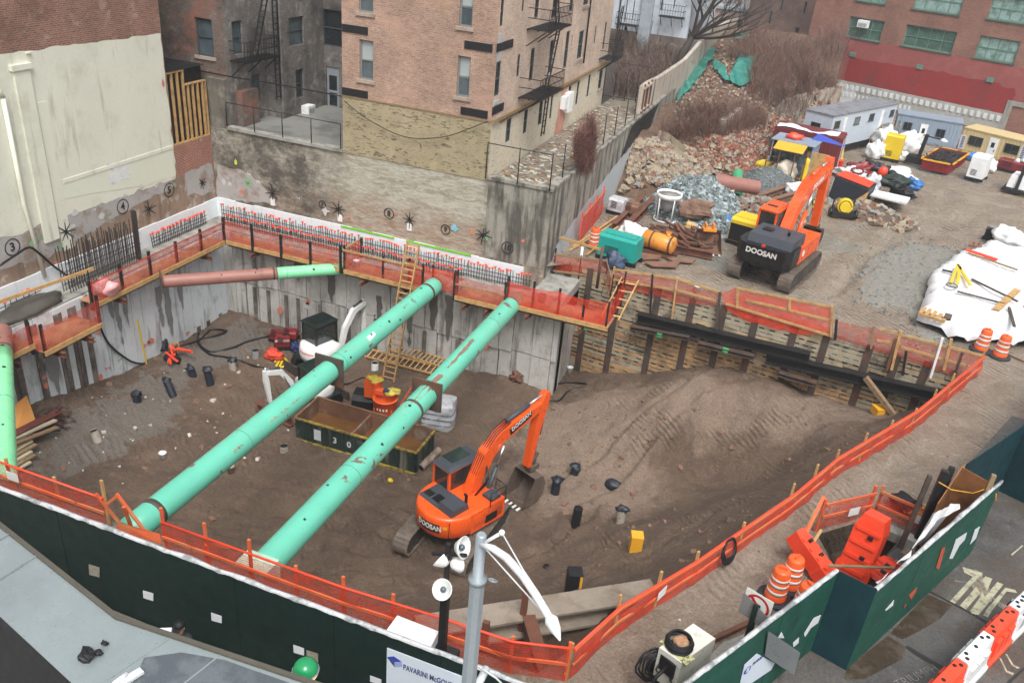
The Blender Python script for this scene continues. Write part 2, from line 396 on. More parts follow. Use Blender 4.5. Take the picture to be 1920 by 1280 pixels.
for j in range(ny):
 for i in range(nx):
  x=x0+i*S; y=y0+j*S
  if inside(x,y,[(-29.2,12.8),(-29.2,35.3),(-10.2,35.3),(-10.2,38.1),(8.9,35.9),(1.9,22.4),(-2.5,12.8)]):
   idx[i,j]=len(mb.v); mb.v.append((x,y,pit_z(x,y)))
for (i,j),a in idx.items():
 q=[idx.get((i+1,j)),idx.get((i+1,j+1)),idx.get((i,j+1))]
 if None not in q:mb.f.append([a]+q); mb.m.append(0); mb.sm.append(True)
pg_=struct('pit_ground',mb,m_pit)
for nm,polys in (('packed',([(1000,770),(1100,735),(1330,705),(1460,740),(1700,775),(1650,792),(1560,806),(1400,800),(1290,798),(1180,840),(1235,880),(1230,960),(1130,950),(1000,960),(930,900)],)),('gravelly',([(330,800),(80,900),(20,900),(120,780),(300,690),(460,590),(520,640),(440,680),(360,700)],))):
 at_=pg_.data.attributes.new(nm,'FLOAT','POINT'); P3=[[tuple(PG(*p))[:2] for p in q] for q in polys]
 at_.data.foreach_set('value',[sum(any(inside(v.co.x+dx,v.co.y+dy,q) for q in P3) for dx in (-.6,0,.6) for dy in (-.6,0,.6))/9 for v in pg_.data.vertices])
mb=MB()
for (x1,y1),(x2,y2) in zip(PIT[4:],PIT[5:]+[PIT[0]]):
 n=24
 for k in range(n):
  a,b=k/n,(k+1)/n; pa=(x1+(x2-x1)*a,y1+(y2-y1)*a); pb=(x1+(x2-x1)*b,y1+(y2-y1)*b)
  mb.quad((pa[0],pa[1],0.02),(pb[0],pb[1],0.02),(pb[0],pb[1],-7),(pa[0],pa[1],-7))
struct('pit_bank',mb,m_bank)
# ---- yard ground with the pit cut out
HOLE=[(-30.3,13.3),(-30.3,36.6),(-10.9,36.6),(-10.0,37.5),(8.15,35.37),(1.55,22.7),(-3.1,13.5)]
rnd=random.Random(5)
RUTS=[[tuple(G(*p))[:2] for p in q] for q in (((1600,560),(1640,510),(1690,460),(1740,420),(1800,395)),((1520,540),(1600,480),(1640,440),(1700,410)),((1800,860),(1640,960),(1500,1080),(1330,1200)))]
def yard_z(x,y):
 d=1 if y > 15 else 0
 q=.07*fbm(x,y,.25,3)+.035*fbm(x,y,1.2,4,2)*d
 for k_,RP in enumerate(RUTS):
  dm=min(abs((x-a[0])*(b[1]-a[1])-(y-a[1])*(b[0]-a[0]))/math.dist(a,b) if -.02 < ((x-a[0])*(b[0]-a[0])+(y-a[1])*(b[1]-a[1]))/math.dist(a,b)**2 < 1.02 else 9 for a,b in zip(RP,RP[1:]))
  if dm < 1.6:q -= .2*math.exp(-((dm-.95)/.28)**2)-.09*math.exp(-((dm-1.45)/.2)**2)
 if y < 18 or x < -11.5:q=0
 return q-.03
pts=[Vector(p) for p in HOLE]
E_=[(i,(i+1) % len(HOLE)) for i in range(len(HOLE))]
TR=[tuple(G(*p)[:2]) for p in ((1535,1003),(1628,975),(1702,1006),(1650,1052),(1575,1078))]; E_ += [(7+i,7+(i+1) % 5) for i in range(5)]; pts += [Vector(p) for p in TR]
yy=12.3
while yy < 96:
 st=.32 if yy < 50 else (.6 if yy < 62 else 1.); xx=-11
 while xx < 24:
  x=xx+rnd.uniform(-.08,.08); y=yy+rnd.uniform(-.08,.08)
  if not inside(x,y,HOLE):pts.append(Vector((x,y)))
  xx += st
 yy += st
for x,y in ((-80,-10),(-80,160),(140,160),(140,-10),(-80,60),(140,60),(30,-10),(-30,-10),(30,160),(-30,160),(-45,12),(-45,30),(-45,36)):pts.append(Vector((x,y)))
vo,eo,fo,*_=delaunay_2d_cdt(pts,E_,[],0,1e-5)
mb=MB(); mb.v=[(v.x,v.y,yard_z(v.x,v.y) if (-10.5 < v.x < 23 and v.y < 95) and not any((v-Vector(h)).length < .01 for h in HOLE) else 0) for v in vo]
for f in fo:
 c=sum((vo[i] for i in f),Vector((0,0)))/len(f)
 if not inside(c.x,c.y,HOLE) and not inside(c.x,c.y,TR):mb.f.append(list(f)); mb.m.append(0); mb.sm.append(True)
struct('ground',mb,m_yard)
mb=MB(); mb.extr([(x,y,-1.0) for x,y in TR],(0,0,.02))
for i in range(5):a,b=TR[i],TR[(i+1) % 5]; mb.quad((*a,.05),(*b,.05),(*b,-1),(*a,-1))
struct('trench',mb,m_bank)
HD=Vector((.40,.9165,0)); HN=Vector((.9165,-.40,0))         # along the street hoarding,and out of it
m_road=soil_mat('wet_asphalt','#5D5A57','#4C4A49','#6C6964',('#4F443A',.5),.12,.40,0.,(.06,.45))
m_pave=soil_mat('pavement_concrete','#A39D95','#8E887F','#AFAAA3',None,.1,.5,0.,(.25,.7))
A0=Vector((-1.0,8.0,0))
mb=MB(); a=Vector((3.0,17.0,.008)); 
mb.quad(a-HD*16-HN*.3,a-HD*16+HN*40,a+HD*60+HN*40,a+HD*60-HN*.3)
struct('road',mb,m_road)
mb=MB(); a=Vector((3.0,17.0,.012))
pv=[a-HD*12-HN*1.55,a-HD*12-HN*.35,a+HD*.2-HN*.35,a+HD*.2-HN*1.2,a-HD*1.5-HN*1.75]
mb.add(pv,[tuple(range(5))]); struct('pavement',mb,m_pave)
mb=MB(); mb.quad((-60,-6,.016),(-.5,-6,.016),(-.5,10.8,.016),(-60,10.8,.016)); struct('sidewalk',mb,m_pave)
# ---- facade helpers
class Facade:
 def __init__(s,O,u,n,T):
  s.O=Vector(O); s.u=Vector(u).normalized(); s.n=Vector(n).normalized(); s.T=T
 def P(s,a,z,d=0.):p=s.O+s.u*a+s.n*d; return Vector((p.x,p.y,z))
 def px(s,x,y):
  q=s.O; p=onl(x,y,(q.x,q.y),(q.x+s.u.x,q.y+s.u.y)); return (p-q).dot(s.u),p.z
 def rect(s,lb,rt):
  a,z=s.px(*lb); b,y=s.px(*rt); return (min(a,b),max(a,b),min(z,y),max(z,y))
 def slab(s,mb,a0,a1,z0,z1,d0,d1,mi=0):
  P=s.P; return mb.add([P(a0,z0,d0),P(a1,z0,d0),P(a1,z1,d0),P(a0,z1,d0),P(a0,z0,d1),P(a1,z0,d1),P(a1,z1,d1),P(a0,z1,d1)],
   [(0,3,2,1),(4,5,6,7),(0,1,5,4),(1,2,6,5),(2,3,7,6),(3,0,4,7)],mi)
 def wall(s,mb,A0,A1,Z0,Z1,holes=(),dep=.22,mi=0):
  holes=[h for h in holes if h[0] < A1 and h[1] > A0 and h[2] < Z1 and h[3] > Z0]
  us=sorted({A0,A1}|{min(max(v,A0),A1) for h in holes for v in h[:2]}); zs=sorted({Z0,Z1}|{min(max(v,Z0),Z1) for h in holes for v in h[2:4]})
  for i in range(len(us)-1):
   for j in range(len(zs)-1):
    ca,cz=(us[i]+us[i+1])/2,(zs[j]+zs[j+1])/2
    if any(h[0] < ca < h[1] and h[2] < cz < h[3] for h in holes):continue
    mb.quad(s.P(us[i],zs[j]),s.P(us[i+1],zs[j]),s.P(us[i+1],zs[j+1]),s.P(us[i],zs[j+1]),mi)
  for h in holes:
   c=[(h[0],h[2]),(h[1],h[2]),(h[1],h[3]),(h[0],h[3])]
   for k in range(4):p,q=c[k],c[(k+1) % 4]; mb.quad(s.P(*p),s.P(*q),s.P(*q,-dep),s.P(*p,-dep),mi)
 def window(s,h,fm,gm,split=True,sill=None,bars=0,dep=.14,fw_=.07,blind=None,name='window'):
  a0,a1,z0,z1=h; mb=MB(); e=.004
  s.slab(mb,a0+e,a0+fw_,z0+e,z1-e,-dep-.05,-dep+.03); s.slab(mb,a1-fw_,a1-e,z0+e,z1-e,-dep-.05,-dep+.03)
  s.slab(mb,a0+fw_,a1-fw_,z0+e,z0+fw_,-dep-.05,-dep+.03); s.slab(mb,a0+fw_,a1-fw_,z1-fw_,z1-e,-dep-.05,-dep+.03)
  if split:zc=(z0+z1)/2; s.slab(mb,a0+fw_,a1-fw_,zc-.03,zc+.03,-dep-.05,-dep+.035)
  for k in range(bars):c=a0+(a1-a0)*(k+1)/(bars+1); s.slab(mb,c-.025,c+.025,z0+fw_,z1-fw_,-dep-.05,-dep+.03)
  f=mb.build(name,fm,s.T,True)
  mb=MB(); mb.quad(s.P(a0,z0,-dep-.02),s.P(a1,z0,-dep-.02),s.P(a1,z1,-dep-.02),s.P(a0,z1,-dep-.02))
  mb.build('pane',gm,f,True,inv=wmat(s.T).inverted())
  if blind:mb=MB(); mb.quad(s.P(a0+fw_,z0+(z1-z0)*blind,-dep-.012),s.P(a1-fw_,z0+(z1-z0)*blind,-dep-.012),s.P(a1-fw_,z1-fw_,-dep-.012),s.P(a0+fw_,z1-fw_,-dep-.012)); mb.build('blind',m_blind,f,True,inv=wmat(s.T).inverted())
  if sill:mb=MB(); s.slab(mb,a0-.12,a1+.12,z0-.16,z0-.003,-dep,.08); mb.build('sill',sill,f,True,inv=wmat(s.T).inverted())
  return f
def ragged(poly,st=.25,amp=.08,seed=0):
 out=[]; n=len(poly)
 for i in range(n):
  a,b=Vector(poly[i]),Vector(poly[(i+1) % n]); L=(b-a).length; k=max(1,int(L/st)); t=Vector((-(b-a).y,(b-a).x)).normalized() if L > 0 else Vector((0,0))
  for j in range(k):
   p=a+(b-a)*j/k; out.append(p+t*amp*2*noise.noise(Vector((p.x*2.1+seed,p.y*2.3,seed*1.7)))*(0 if j == 0 else 1))
 return out
def patch(F,mb,poly,d=.02,st=.25,amp=.08,seed=0,mi=0,flip=False):
 q=ragged([Vector(p) for p in poly],st,amp,seed); v,e,f,*_=delaunay_2d_cdt(q,[(i,(i+1) % len(q)) for i in range(len(q))],[],1,1e-5)
 mb.add([F.P(p.x,p.y,d) for p in v],[tuple(x) for x in f],mi)
# ---- left building (cream painted party wall)
b_left=brick('old_red_brick','#8C5C48','#6E4637','#8F8178',[('#B9A18F',1.1,.55,.72,.7),('#5A3F36',.5,.55,.7,.6)])
b_patch=brick('bright_red_brick','#9A5A48','#844A3A','#A89488',[('#C9B5A2',1.5,.6,.72,.8)])
m_cream=M('cream_paint','#D9D9C9',.75,var=.05,vs=.4,dirt='#C6C5B3',dt=(.52,.72),ds=.7,streak='#A3A08E',st=(.58,.76),bump=.15,bs=9)
m_cream2=M('cream_paint_clean','#D6D8C6',.75,var=.04,vs=.4,bump=.1,bs=9)
m_mauve=M('grey_primer','#A6A29F',.8,var=.12,vs=1,dirt='#8B7A6C',dt=(.5,.6),ds=.8)
m_plbrown=M('brown_plaster','#8F7A68',.85,var=.2,vs=1.2,dirt='#B6ADA2',dt=(.54,.62),ds=1.3,streak='#5E5146')
XL=-29.9
T=thing('painted_party_wall_building','big brick building at the left with a cream painted blank wall over the pit','building',(XL,24,-1.1))
F=Facade((XL,0,0),(0,1,0),(1,0,0),T)
op=F.rect((330,298),(344,132)); 
zt1,zt0=6.9,3.3
mb=MB(); F.wall(mb,8,33.4,-1.2,16,[],.3); mb.quad(F.P(33.4,zt1),F.P(33.4,16),F.P(33.4,16,-8),F.P(33.4,zt1,-8)); mb.quad(F.P(8,16),F.P(33.4,16),F.P(33.4,16,-8),F.P(8,16,-8))
mb.build('brick_wall',b_left,T,True)
mb=MB(); F.wall(mb,33.4,36.28,-1.2,3.3); mb.build('lower_brick_wall',b_patch,T,True)
mb=MB(); patch(F,mb,[(8,1.9),(25.8,1.75),(33.3,1.7),(33.38,2.0),(33.33,8.75),(25.8,8.85),(8,8.7)],.02,.3,.05,1); mb.build('cream_paint',m_cream,T,True)
mb=MB(); patch(F,mb,[(26.4,3.35),(33.25,3.2),(33.3,1.85),(31.2,1.9),(30,2.1),(26.4,2.6)],.03,.3,.04,3); mb.build('fresh_cream_paint',m_cream2,T,True)
mb=MB(); patch(F,mb,[(8,-1.1),(36.2,-1.1),(36.2,1.75),(33.4,1.75),(25.8,1.85),(8,1.95)],.012,.3,.03,5); mb.build('brown_plaster',m_plbrown,T,True)
mb=MB(); patch(F,mb,[(20,.9),(25.2,.3),(28,.75),(30.2,1.1),(33,1.3),(33,1.72),(25.8,1.8),(20,1.9)],.022,.25,.1,7); patch(F,mb,[(34,.6),(36.1,.2),(36.1,1.8),(34,1.8)],.02,.25,.1,8); mb.build('grey_primer',m_mauve,T,True)
mb=MB(); patch(F,mb,[(29,3.5),(30.2,3.45),(30.3,2.5),(29.05,2.55)],.035,.15,.07,9); mb.build('white_patch',M('white_plaster','#D9DBD9',.8,dirt='#A9A9A4',dt=(.5,.7),ds=3),T,True)
mb=MB(); F.slab(mb,25.0,25.75,1.0,8.2,0,.12); F.slab(mb,24.9,25.85,8.2,8.42,0,.18); F.slab(mb,25.86,26.4,.3,6.8,0,.035); F.slab(mb,25.78,26.0,8.75,8.8,0,.1); mb.build('pilaster',m_cream,T,True)
mb=MB(); mb.tube([F.P(24.3,7.3,.12),F.P(24.3,3,.12),F.P(24.6,-.4,.14)],.09,8); mb.tube([F.P(24.3,7.3,.12),F.P(24.2,7.6,.1),F.P(24.0,7.8,0)],.1,8); mb.build('drain_pipe',m_cream,T,True)
mb=MB(); F.slab(mb,26.5,33.3,3.25,3.42,0,.05); mb.build('ledge_band',m_cream,T,True)
mb=MB(); mb.quad(F.P(33.4,3.3,-.3),F.P(36.28,3.3,-.3),F.P(36.28,6.95,-.3),F.P(33.4,6.95,-.3)); mb.quad(F.P(33.4,3.3,0),F.P(36.28,3.3,0),F.P(36.28,3.3,-.3),F.P(33.4,3.3,-.3)); mb.quad(F.P(33.4,6.93,0.0),F.P(36.28,6.93,0.0),F.P(36.28,6.93,-8),F.P(33.4,6.93,-8)); mb.build('opening_membrane',m_black,T,True)
mb=MB()
for a in (33.45,33.85,34.25,34.64):F.slab(mb,a-.04,a+.04,3.38,6.82,-.16,-.04)
for a in (34.95,35.3,35.66,36.02,36.24):F.slab(mb,a-.04,a+.04,3.38,6.1,-.16,-.04)
F.slab(mb,33.4,34.7,6.82,6.9,-.17,-.03); F.slab(mb,34.66,36.28,6.1,6.18,-.17,-.03); F.slab(mb,33.4,36.28,3.3,3.38,-.17,-.03)
mb.build('stud_frame',m_wood,T,True)
m_blackpaint=M('black_spray_paint','#1A1B1E',.7)
m_whitepaint=M('white_spray_paint','#C2C0BB',.8); m_greenpaint=M('green_spray_paint','#7DAA80',.8); m_redpaint=M('red_spray_paint','#CC7A66',.8); m_bluepaint=M('blue_spray_paint','#7FB4C4',.8)
def number_mark(F,ch,px,py,r,d=.045):
 r *= .88; a,z=F.px(px,py); mb=MB(); N=22
 for k in range(N):
  t0,t1=2*math.pi*k/N,2*math.pi*(k+1)/N; w_=.045
  mb.quad(*[F.P(a+q*math.cos(t),z+q*math.sin(t),d) for q,t in ((r-w_,t0),(r,t0),(r,t1),(r-w_,t1))])
 put_text(mb,ch,r*1.35,F.P(a,z,d),F.u if F.u.cross(Vector((0,0,1))).dot(F.n) > 0 else -F.u,(0,0,1),bold=.02,depth=.002)
 mb.build('painted_number',m_blackpaint,F.T,True)
def star_mark(F,px,py,r,d=.05,seed=0,mat=None,name='star_mark'):
 a,z=F.px(px,py); mb=MB(); rn=random.Random(seed)
 for k in range(8):
  t=math.pi*k/4+rn.uniform(-.15,.15); q=r*rn.uniform(.7,1.15); u=Vector((math.cos(t),math.sin(t))); v=Vector((-u.y,u.x))*.035
  mb.quad(F.P(a+v.x,z+v.y,d),F.P(a-v.x,z-v.y,d),F.P(a+u.x*q-v.x*.5,z+u.y*q-v.y*.5,d+.02),F.P(a+u.x*q+v.x*.5,z+u.y*q+v.y*.5,d+.02))
 mb.build(name,mat or m_blackpaint,F.T,True)
def splash(F,pts,mat,d=.04,w_=.5,seed=0,name='paint_mark'):
 w_ *= .62
 for i,(px,py) in enumerate(pts):
  mb=MB(); a,z=F.px(px,py); patch(F,mb,[(a-w_/2,z-w_/3),(a+w_/2,z-w_/4),(a+w_/2.2,z+w_/3),(a-w_/2,z+w_/3)],d,.07,.16,seed+i); mb.build(name,mat,F.T,True)
number_mark(F,'3',22,463,.42); number_mark(F,'4',229,387,.42); number_mark(F,'5',316,356,.42)
star_mark(F,122,434,.5,seed=1); star_mark(F,278,392,.45,seed=2); star_mark(F,378,343,.35,seed=3)
splash(F,[(62,455),(75,447),(112,460)],m_greenpaint,w_=.5,seed=3); splash(F,[(140,480),(105,490)],m_redpaint,w_=.35,seed=9)
splash(F,[(120,415),(140,400),(135,425),(175,395),(190,405),(235,365),(262,352),(293,350),(325,345)],m_whitepaint,w_=.45,seed=20)
splash(F,[(305,157)],m_redpaint,w_=.3,seed=40); splash(F,[(327,347),(205,400)],m_greenpaint,w_=.3,seed=41)
# ---- foundation wall behind the pit (building fronts over it)
t=NT('foundation_stone'); sp=t.n.new('ShaderNodeSeparateXYZ'); t.L(t.pos,sp.inputs[0]); nz=t.noise(.7,det=5)
zz=t.math('ADD',sp.outputs['Z'],t.math('MULTIPLY',nz,2.4))
c=t.mix(t.ramp(t.noise(1.1,det=8,rough=.7,dist=.8,stretch=(1,1,2.2)),.42,.6),lin('#9C8C7A'),lin('#A8A092'))
c=t.mix(t.ramp(t.noise(1.6,det=6,dist=1,stretch=(.6,1,3)),.5,.62,0,.75),c,lin('#8B7360'))
c=t.mix(t.ramp(t.noise(2.1,det=6,rough=.75),.6,.66,0,.6),c,lin('#C07F68'))
c2=t.mix(t.ramp(t.noise(1.3,det=6,dist=1,stretch=(.7,1,2.5)),.45,.6),lin('#B0AC9E'),lin('#97907F'))
c=t.mix(t.ramp(zz,2.3,3.2),c,c2)
c=t.mix(t.math('MULTIPLY',t.ramp(sp.outputs['X'],-21.4,-24,0,1),t.ramp(t.noise(.8,det=7,rough=.7),.4,.56,.25,.95)),c,lin('#4F4A44'))
dk=t.math('MULTIPLY',t.ramp(sp.outputs['X'],-14.6,-13.4,0,1),t.ramp(t.noise(1.3,det=6,stretch=(1,1,.25)),.42,.6,.15,1))
c=t.mix(dk,c,lin('#4A4740'))
c=t.vary(c,.2,5.,stretch=(1,1,2)); t.bump(t.noise(3,det=8,stretch=(1,1,2.4),dist=.6),.7,.06)
m_found=t.fin(c,.85)
t=NT('rubble_stone'); v=t.n.new('ShaderNodeTexVoronoi'); v.feature='DISTANCE_TO_EDGE'; v.inputs['Scale'].default_value=2.6; t.L(t.scaled(t.pos,(.7,.7,2.1)),v.inputs['Vector'])
slot=t.ramp(t.noise(2.6,det=3,stretch=(.8,.8,2.6),dist=1.6),.56,.63)
c=t.mix(slot,t.vary(lin('#A19477'),.14,1.5),lin('#5F5342')); c=t.mix(t.ramp(t.noise(.5),.5,.7,0,.6),c,lin('#8F8468')); c=t.vary(c,.12,12.)
t.bump(slot,-.8,.06); m_rubble=t.fin(c,.85)
t=NT('whitewashed_stone'); slot=t.ramp(t.noise(3.2,det=3,stretch=(.8,.8,2.2),dist=1.4),.6,.68)
c=t.mix(slot,t.vary(lin('#C9BFAA'),.12,1.5),lin('#8A7F6E')); c=t.mix(t.ramp(t.noise(1.5),.55,.72,0,.5),c,lin('#8F8876')); t.bump(slot,-.6,.05); m_white_stone=t.fin(c,.85)
YB=36.3
T=thing('foundation_wall','tall stained stone and plaster foundation wall with spray painted survey marks behind the pit','wall',(-21,YB,-1.1))
F=Facade((0,YB,0),(1,0,0),(0,-1,0),T); FB=F
mb=MB(); F.wall(mb,-29.9,-10.8,-1.2,3.8); 
mb.build('stone_face',m_found,T,True)
mb=MB(); F.slab(mb,-28.8,-21.9,3.8,3.95,-.35,.1); mb.build('coping',m_conc,T,True)
number_mark(F,'8',730,400,.33); number_mark(F,'9',836,430,.3); number_mark(F,'10',952,464,.36); number_mark(F,'7',605,383,.25)
for i,(x,y) in enumerate([(512,362),(635,392),(769,412),(906,440)]):star_mark(F,x,y,.45,seed=i+5)
mb=MB()
for (x,y) in [(512,378),(638,408),(768,425)]:a,z=F.px(x,y); F.slab(mb,a-.12,a+.12,z-.2,z+.15,0,.06)
mb.build('tie_plate',m_white,T,True)
splash(F,[(905,420),(912,447),(520,355),(470,345),(465,338)],m_greenpaint,w_=.35,seed=50); splash(F,[(852,428)],m_bluepaint,w_=.5,seed=60)
splash(F,[(655,408),(742,402),(885,435),(455,360),(980,450)],m_redpaint,w_=.35,seed=70); splash(F,[(420,340),(432,345),(468,325),(485,342),(560,370),(610,395)],m_whitepaint,w_=.4,seed=80)
splash(F,[(443,305)],M('yellow_paint_mark','#C5CF4A',.8),w_=.3,seed=88)
mb=MB(); patch(F,mb,[F.px(408,372),F.px(408,308),F.px(470,325),F.px(520,385),F.px(470,378)],.02,.25,.1,12); mb.build('grey_primer',m_mauve,T,True)
# ---- courtyard building (dark brick,deep left)
b_dark=brick('sooty_brick','#6F5A50','#5A4A43','#6E6862',[('#8F5A48',.45,.5,.62,.8),('#3C3835',.6,.5,.66,.8),('#9A928A',1.3,.58,.7,.7)])
b_grey=brick('grey_painted_brick','#77706A','#66605B','#6E6A66',[('#A09A93',.9,.52,.64,.8),('#3A3735',.5,.5,.66,.85)],streak='#45403C')
m_stonedk=M('dark_stone','#6E6A61',.85,var=.3,vs=1.5,dirt='#8B867B',dt=(.5,.62),ds=1.6,streak='#3F3C37',bump=.8,bs=4)
T=thing('courtyard_tenement','sooty dark brick tenement with fire escape round a raised courtyard at upper left','building',(-30,40,3.8))
Fa=Facade((0,36.6,0),(1,0,0),(0,-1,0),T); Fb=Facade((-28.85,0,0),(0,1,0),(1,0,0),T); Fc=Facade((-27.85,0,0),(0,1,0),(1,0,0),T); Fd=Facade((0,44.2,0),(1,0,0),(0,-1,0),T); Fe=Facade((0,40,0),(1,0,0),(0,-1,0),T)
wa=Fa.rect((370,103),(390,36)); wa=(wa[0],wa[0]+1.05,wa[2],wa[3])
wb1=Fb.rect((438,104),(453,38)); wb2=Fb.rect((474,192),(488,137)); wc1=Fc.rect((543,88),(569,30)); wc2=Fc.rect((556,186),(569,128)); wd=Fd.rect((612,204),(636,128)); we=Fd.rect((605,85),(645,22)); wf=Fd.rect((590,66),(597,22))
mb=MB(); Fa.wall(mb,-40,-28.85,6.3,15,[wa]); mb.build('brick_front',b_dark,T,True)
mb=MB(); Fa.wall(mb,-40,-28.85,3.0,6.3); Fa.slab(mb,-29.9,-28.85,3.6,6.3,0,.28); mb.build('stone_base',m_stonedk,T,True)
mb=MB(); Fb.wall(mb,36.6,40,3.7,15,[wb1,wb2]); mb.build('brick_side',b_grey,T,True)
mb=MB(); Fc.wall(mb,40,44.2,3.7,15,[wc1,wc2]); Fe.wall(mb,-28.85,-27.85,3.7,15); Fd.wall(mb,-27.85,-21.9,3.7,15,[wd,we,wf]); mb.build('rear_wall',b_grey,T,True)
for f_,h,g in ((Fa,wa,m_glass),(Fb,wb1,m_glass),(Fb,wb2,m_glass),(Fc,wc1,m_glass),(Fc,wc2,m_glassdk),(Fd,we,m_glassdk),(Fd,wf,m_glassdk)):f_.window(h,m_frame_dk,g,sill=m_sill if h is wa else None)
mb=MB(); Fd.slab(mb,wd[0]+.05,wd[1]-.05,wd[2],wd[3]-.02,-.12,-.06); d_=mb.build('door',M('grey_door','#8A9096',.4),T,True)
mb=MB(); Fd.slab(mb,wd[0]+.2,wd[1]-.2,wd[2]+.25,wd[2]+1.0,-.058,-.05); Fd.slab(mb,wd[0]+.2,wd[1]-.2,wd[2]+1.15,wd[3]-.5,-.058,-.05); mb.build('door_glass',m_glassdk,d_,True,inv=wmat(T).inverted())
mb=MB(); mb.bx(-28.85,-21.9,36.4,44.2,3.5,3.78); mb.build('courtyard_floor',M('painted_grey_deck','#84847F',.5,var=.1,dirt='#6C6C69',dt=(.5,.6),ds=.5),T,True)
mb=MB(); mb.bx(-28.84,-28.45,37.2,38.6,3.78,5.6); mb.build('red_brick_pier',b_dark,T,True)
def ac_unit(F,px,py,label,w_=.8,h=.5):
 a,z=F.px(px,py); T_=thing('air_conditioner',label,'air conditioner',F.P(a,z-h/2,.3)); mb=MB(); F.slab(mb,a-w_/2,a+w_/2,z-h/2,z+h/2,.02,.5); mb.build('case',m_white,T_,True)
 mb=MB()
 for k in range(6):F.slab(mb,a-w_/2+.08,a+w_/2-.08,z-h/2+.08+k*.06,z-h/2+.1+k*.06,.502,.512)
 mb.build('grille',M('grey_plastic','#6E7173',.6),T_,True); return T_
ac_unit(Fc,571,205,'white air conditioner unit standing under a window in the raised grey courtyard',.7,.55)
def fire_escape(F,label,a0,a1,z,out=1.0,ladders=(),posts=True,group='black iron fire escapes'):
 T_=thing('fire_escape',label,'fire escape',F.P((a0+a1)/2,z,out/2),0,group); mb=MB(); n=int((a1-a0)/.12)
 for k in range(n+1):a=a0+(a1-a0)*k/n; mb.bar(F.P(a,z,.02),F.P(a,z,out),.05,.03)
 for d in (.04,out/2,out):mb.bar(F.P(a0,z-.04,d),F.P(a1,z-.04,d),.05,.06)
 mb.build('platform',m_blacksteel,T_,True); mb=MB()
 for h in (.5,.95):
  mb.bar(F.P(a0,z+h,out),F.P(a1,z+h,out),.035); mb.bar(F.P(a0,z+h,.02),F.P(a0,z+h,out),.035); mb.bar(F.P(a1,z+h,.02),F.P(a1,z+h,out),.035)
 m_=int((a1-a0)/.22)
 for k in range(m_+1):a=a0+(a1-a0)*k/m_; mb.bar(F.P(a,z,out),F.P(a,z+.95,out),.025)
 mb.build('railing',m_blacksteel,T_,True)
 for a in (a0+.1,(a0+a1)/2,a1-.1):mb=MB(); mb.bar(F.P(a,z-.05,out*.9),F.P(a,z-.8,.02),.05); mb.build('bracket',m_blacksteel,T_,True)
 for (p,q,w_) in ladders:
  mb=MB(); P_,Q_=F.P(*p),F.P(*q)
  sd=F.u*w_/2; L=(Q_-P_).length; n=max(2,int(L/.28))
  for s_ in (-1,1):mb.bar(P_+sd*s_,Q_+sd*s_,.06,.06)
  for k in range(n):c_=P_+(Q_-P_)*((k+.5)/n); mb.bar(c_-sd,c_+sd,.05,.03)
  mb.build('ladder',m_blacksteel,T_,True)
 return T_
a0,z=Fb.px(432,120)
fire_escape(Fb,'black fire escape with slanting ladder on the sooty courtyard tenement',36.9,39.9,7.2,.95,[((38.0,7.25,.7),(39.3,10.4,.7),.45),((39.7,4.9,.9),(39.7,10.4,.9),.4)])
def post_fence(name,label,P0,P1,h,n,cat='fence',mesh=None,mat=None,mids=(1.,),r=.03,group=None):
 P0,P1=Vector(P0),Vector(P1); T_=thing(name,label,cat,(P0+P1)/2,0,group); mat=mat or m_blacksteel
 for k in range(n):mb=MB(); c=P0+(P1-P0)*k/(n-1); mb.tube([c,c+Vector((0,0,h))],r,6); mb.build('post',mat,T_,True)
 mb=MB()
 for m_ in mids:mb.tube([P0+Vector((0,0,h*m_)),P1+Vector((0,0,h*m_))],r*.8,5)
 mb.build('rail',mat,T_,True); return T_
post_fence('courtyard_fence','thin black post and rail fence along the raised courtyard edge',(-28.8,36.25,3.95),(-22,36.25,3.95),1.25,5)
# ---- central apartment building
b_pink=brick('tan_pink_brick','#A98571','#8E6C5B','#A3968A',[('#C29C88',.5,.5,.66,.6),('#A98B6C',.9,.55,.7,.5),('#8A6656',1.6,.62,.72,.6)])
b_side=brick('pale_sandy_brick','#BFA795','#AC917D','#BBB0A4',[('#D8BFA9',.5,.5,.66,.6),('#A58B77',1.3,.6,.72,.6)])
T=thing('corner_apartment_block','tan brick corner apartment block with black bands standing behind the pit','building',(-18,46,3.8))
XC=-14.05
F=Facade((0,YB-.03,0),(1,0,0),(0,-1,0),T); Fs=Facade((XC,0,0),(0,1,0),(1,0,0),T)
def z3(x,y):return (900+x/5.333,y/5.333)
def z2(x,y):return (900+x/5.333,180+y/5.333)
fw_=[F.rect((672,22),(700,-55)),F.rect((674,148),(700,78)),F.rect((860,49),(889,-25)),F.rect((855,180),(883,108))]
mb=MB(); F.wall(mb,-21.88,XC,6.6,15,fw_); mb.build('brick_front',b_pink,T,True)
mb=MB(); mb.quad((-21.88,36.27,3.9),(-21.88,36.27,15),(-21.88,44.3,15),(-21.88,44.3,3.9)); mb.build('brick_flank',b_dark,T,True)
mb=MB(); F.wall(mb,-21.88,XC,3.8,6.6); mb.build('rubble_stone_base',m_rubble,T,True)
for i,h in enumerate(fw_):F.window(h,M('grey_window_frame','#7B7F80',.6),m_glass,sill=m_sill,blind=[None,.5,.45,.45][i])
up_=[((195,270),(250,-40)),((415,120),(450,-40)),((540,190),(600,-20)),((715,190),(790,-30)),((890,120),(940,-30)),((1030,60),(1090,-30))]
mid=[((140,970),(215,610)),((362,775),(408,540)),((485,820),(555,475)),((675,740),(745,395)),((828,690),(905,305)),((805,580),(835,375)),((902,540),(932,345)),((965,600),(1045,300)),((1135,440),(1172,255)),((1220,500),(1275,215))]
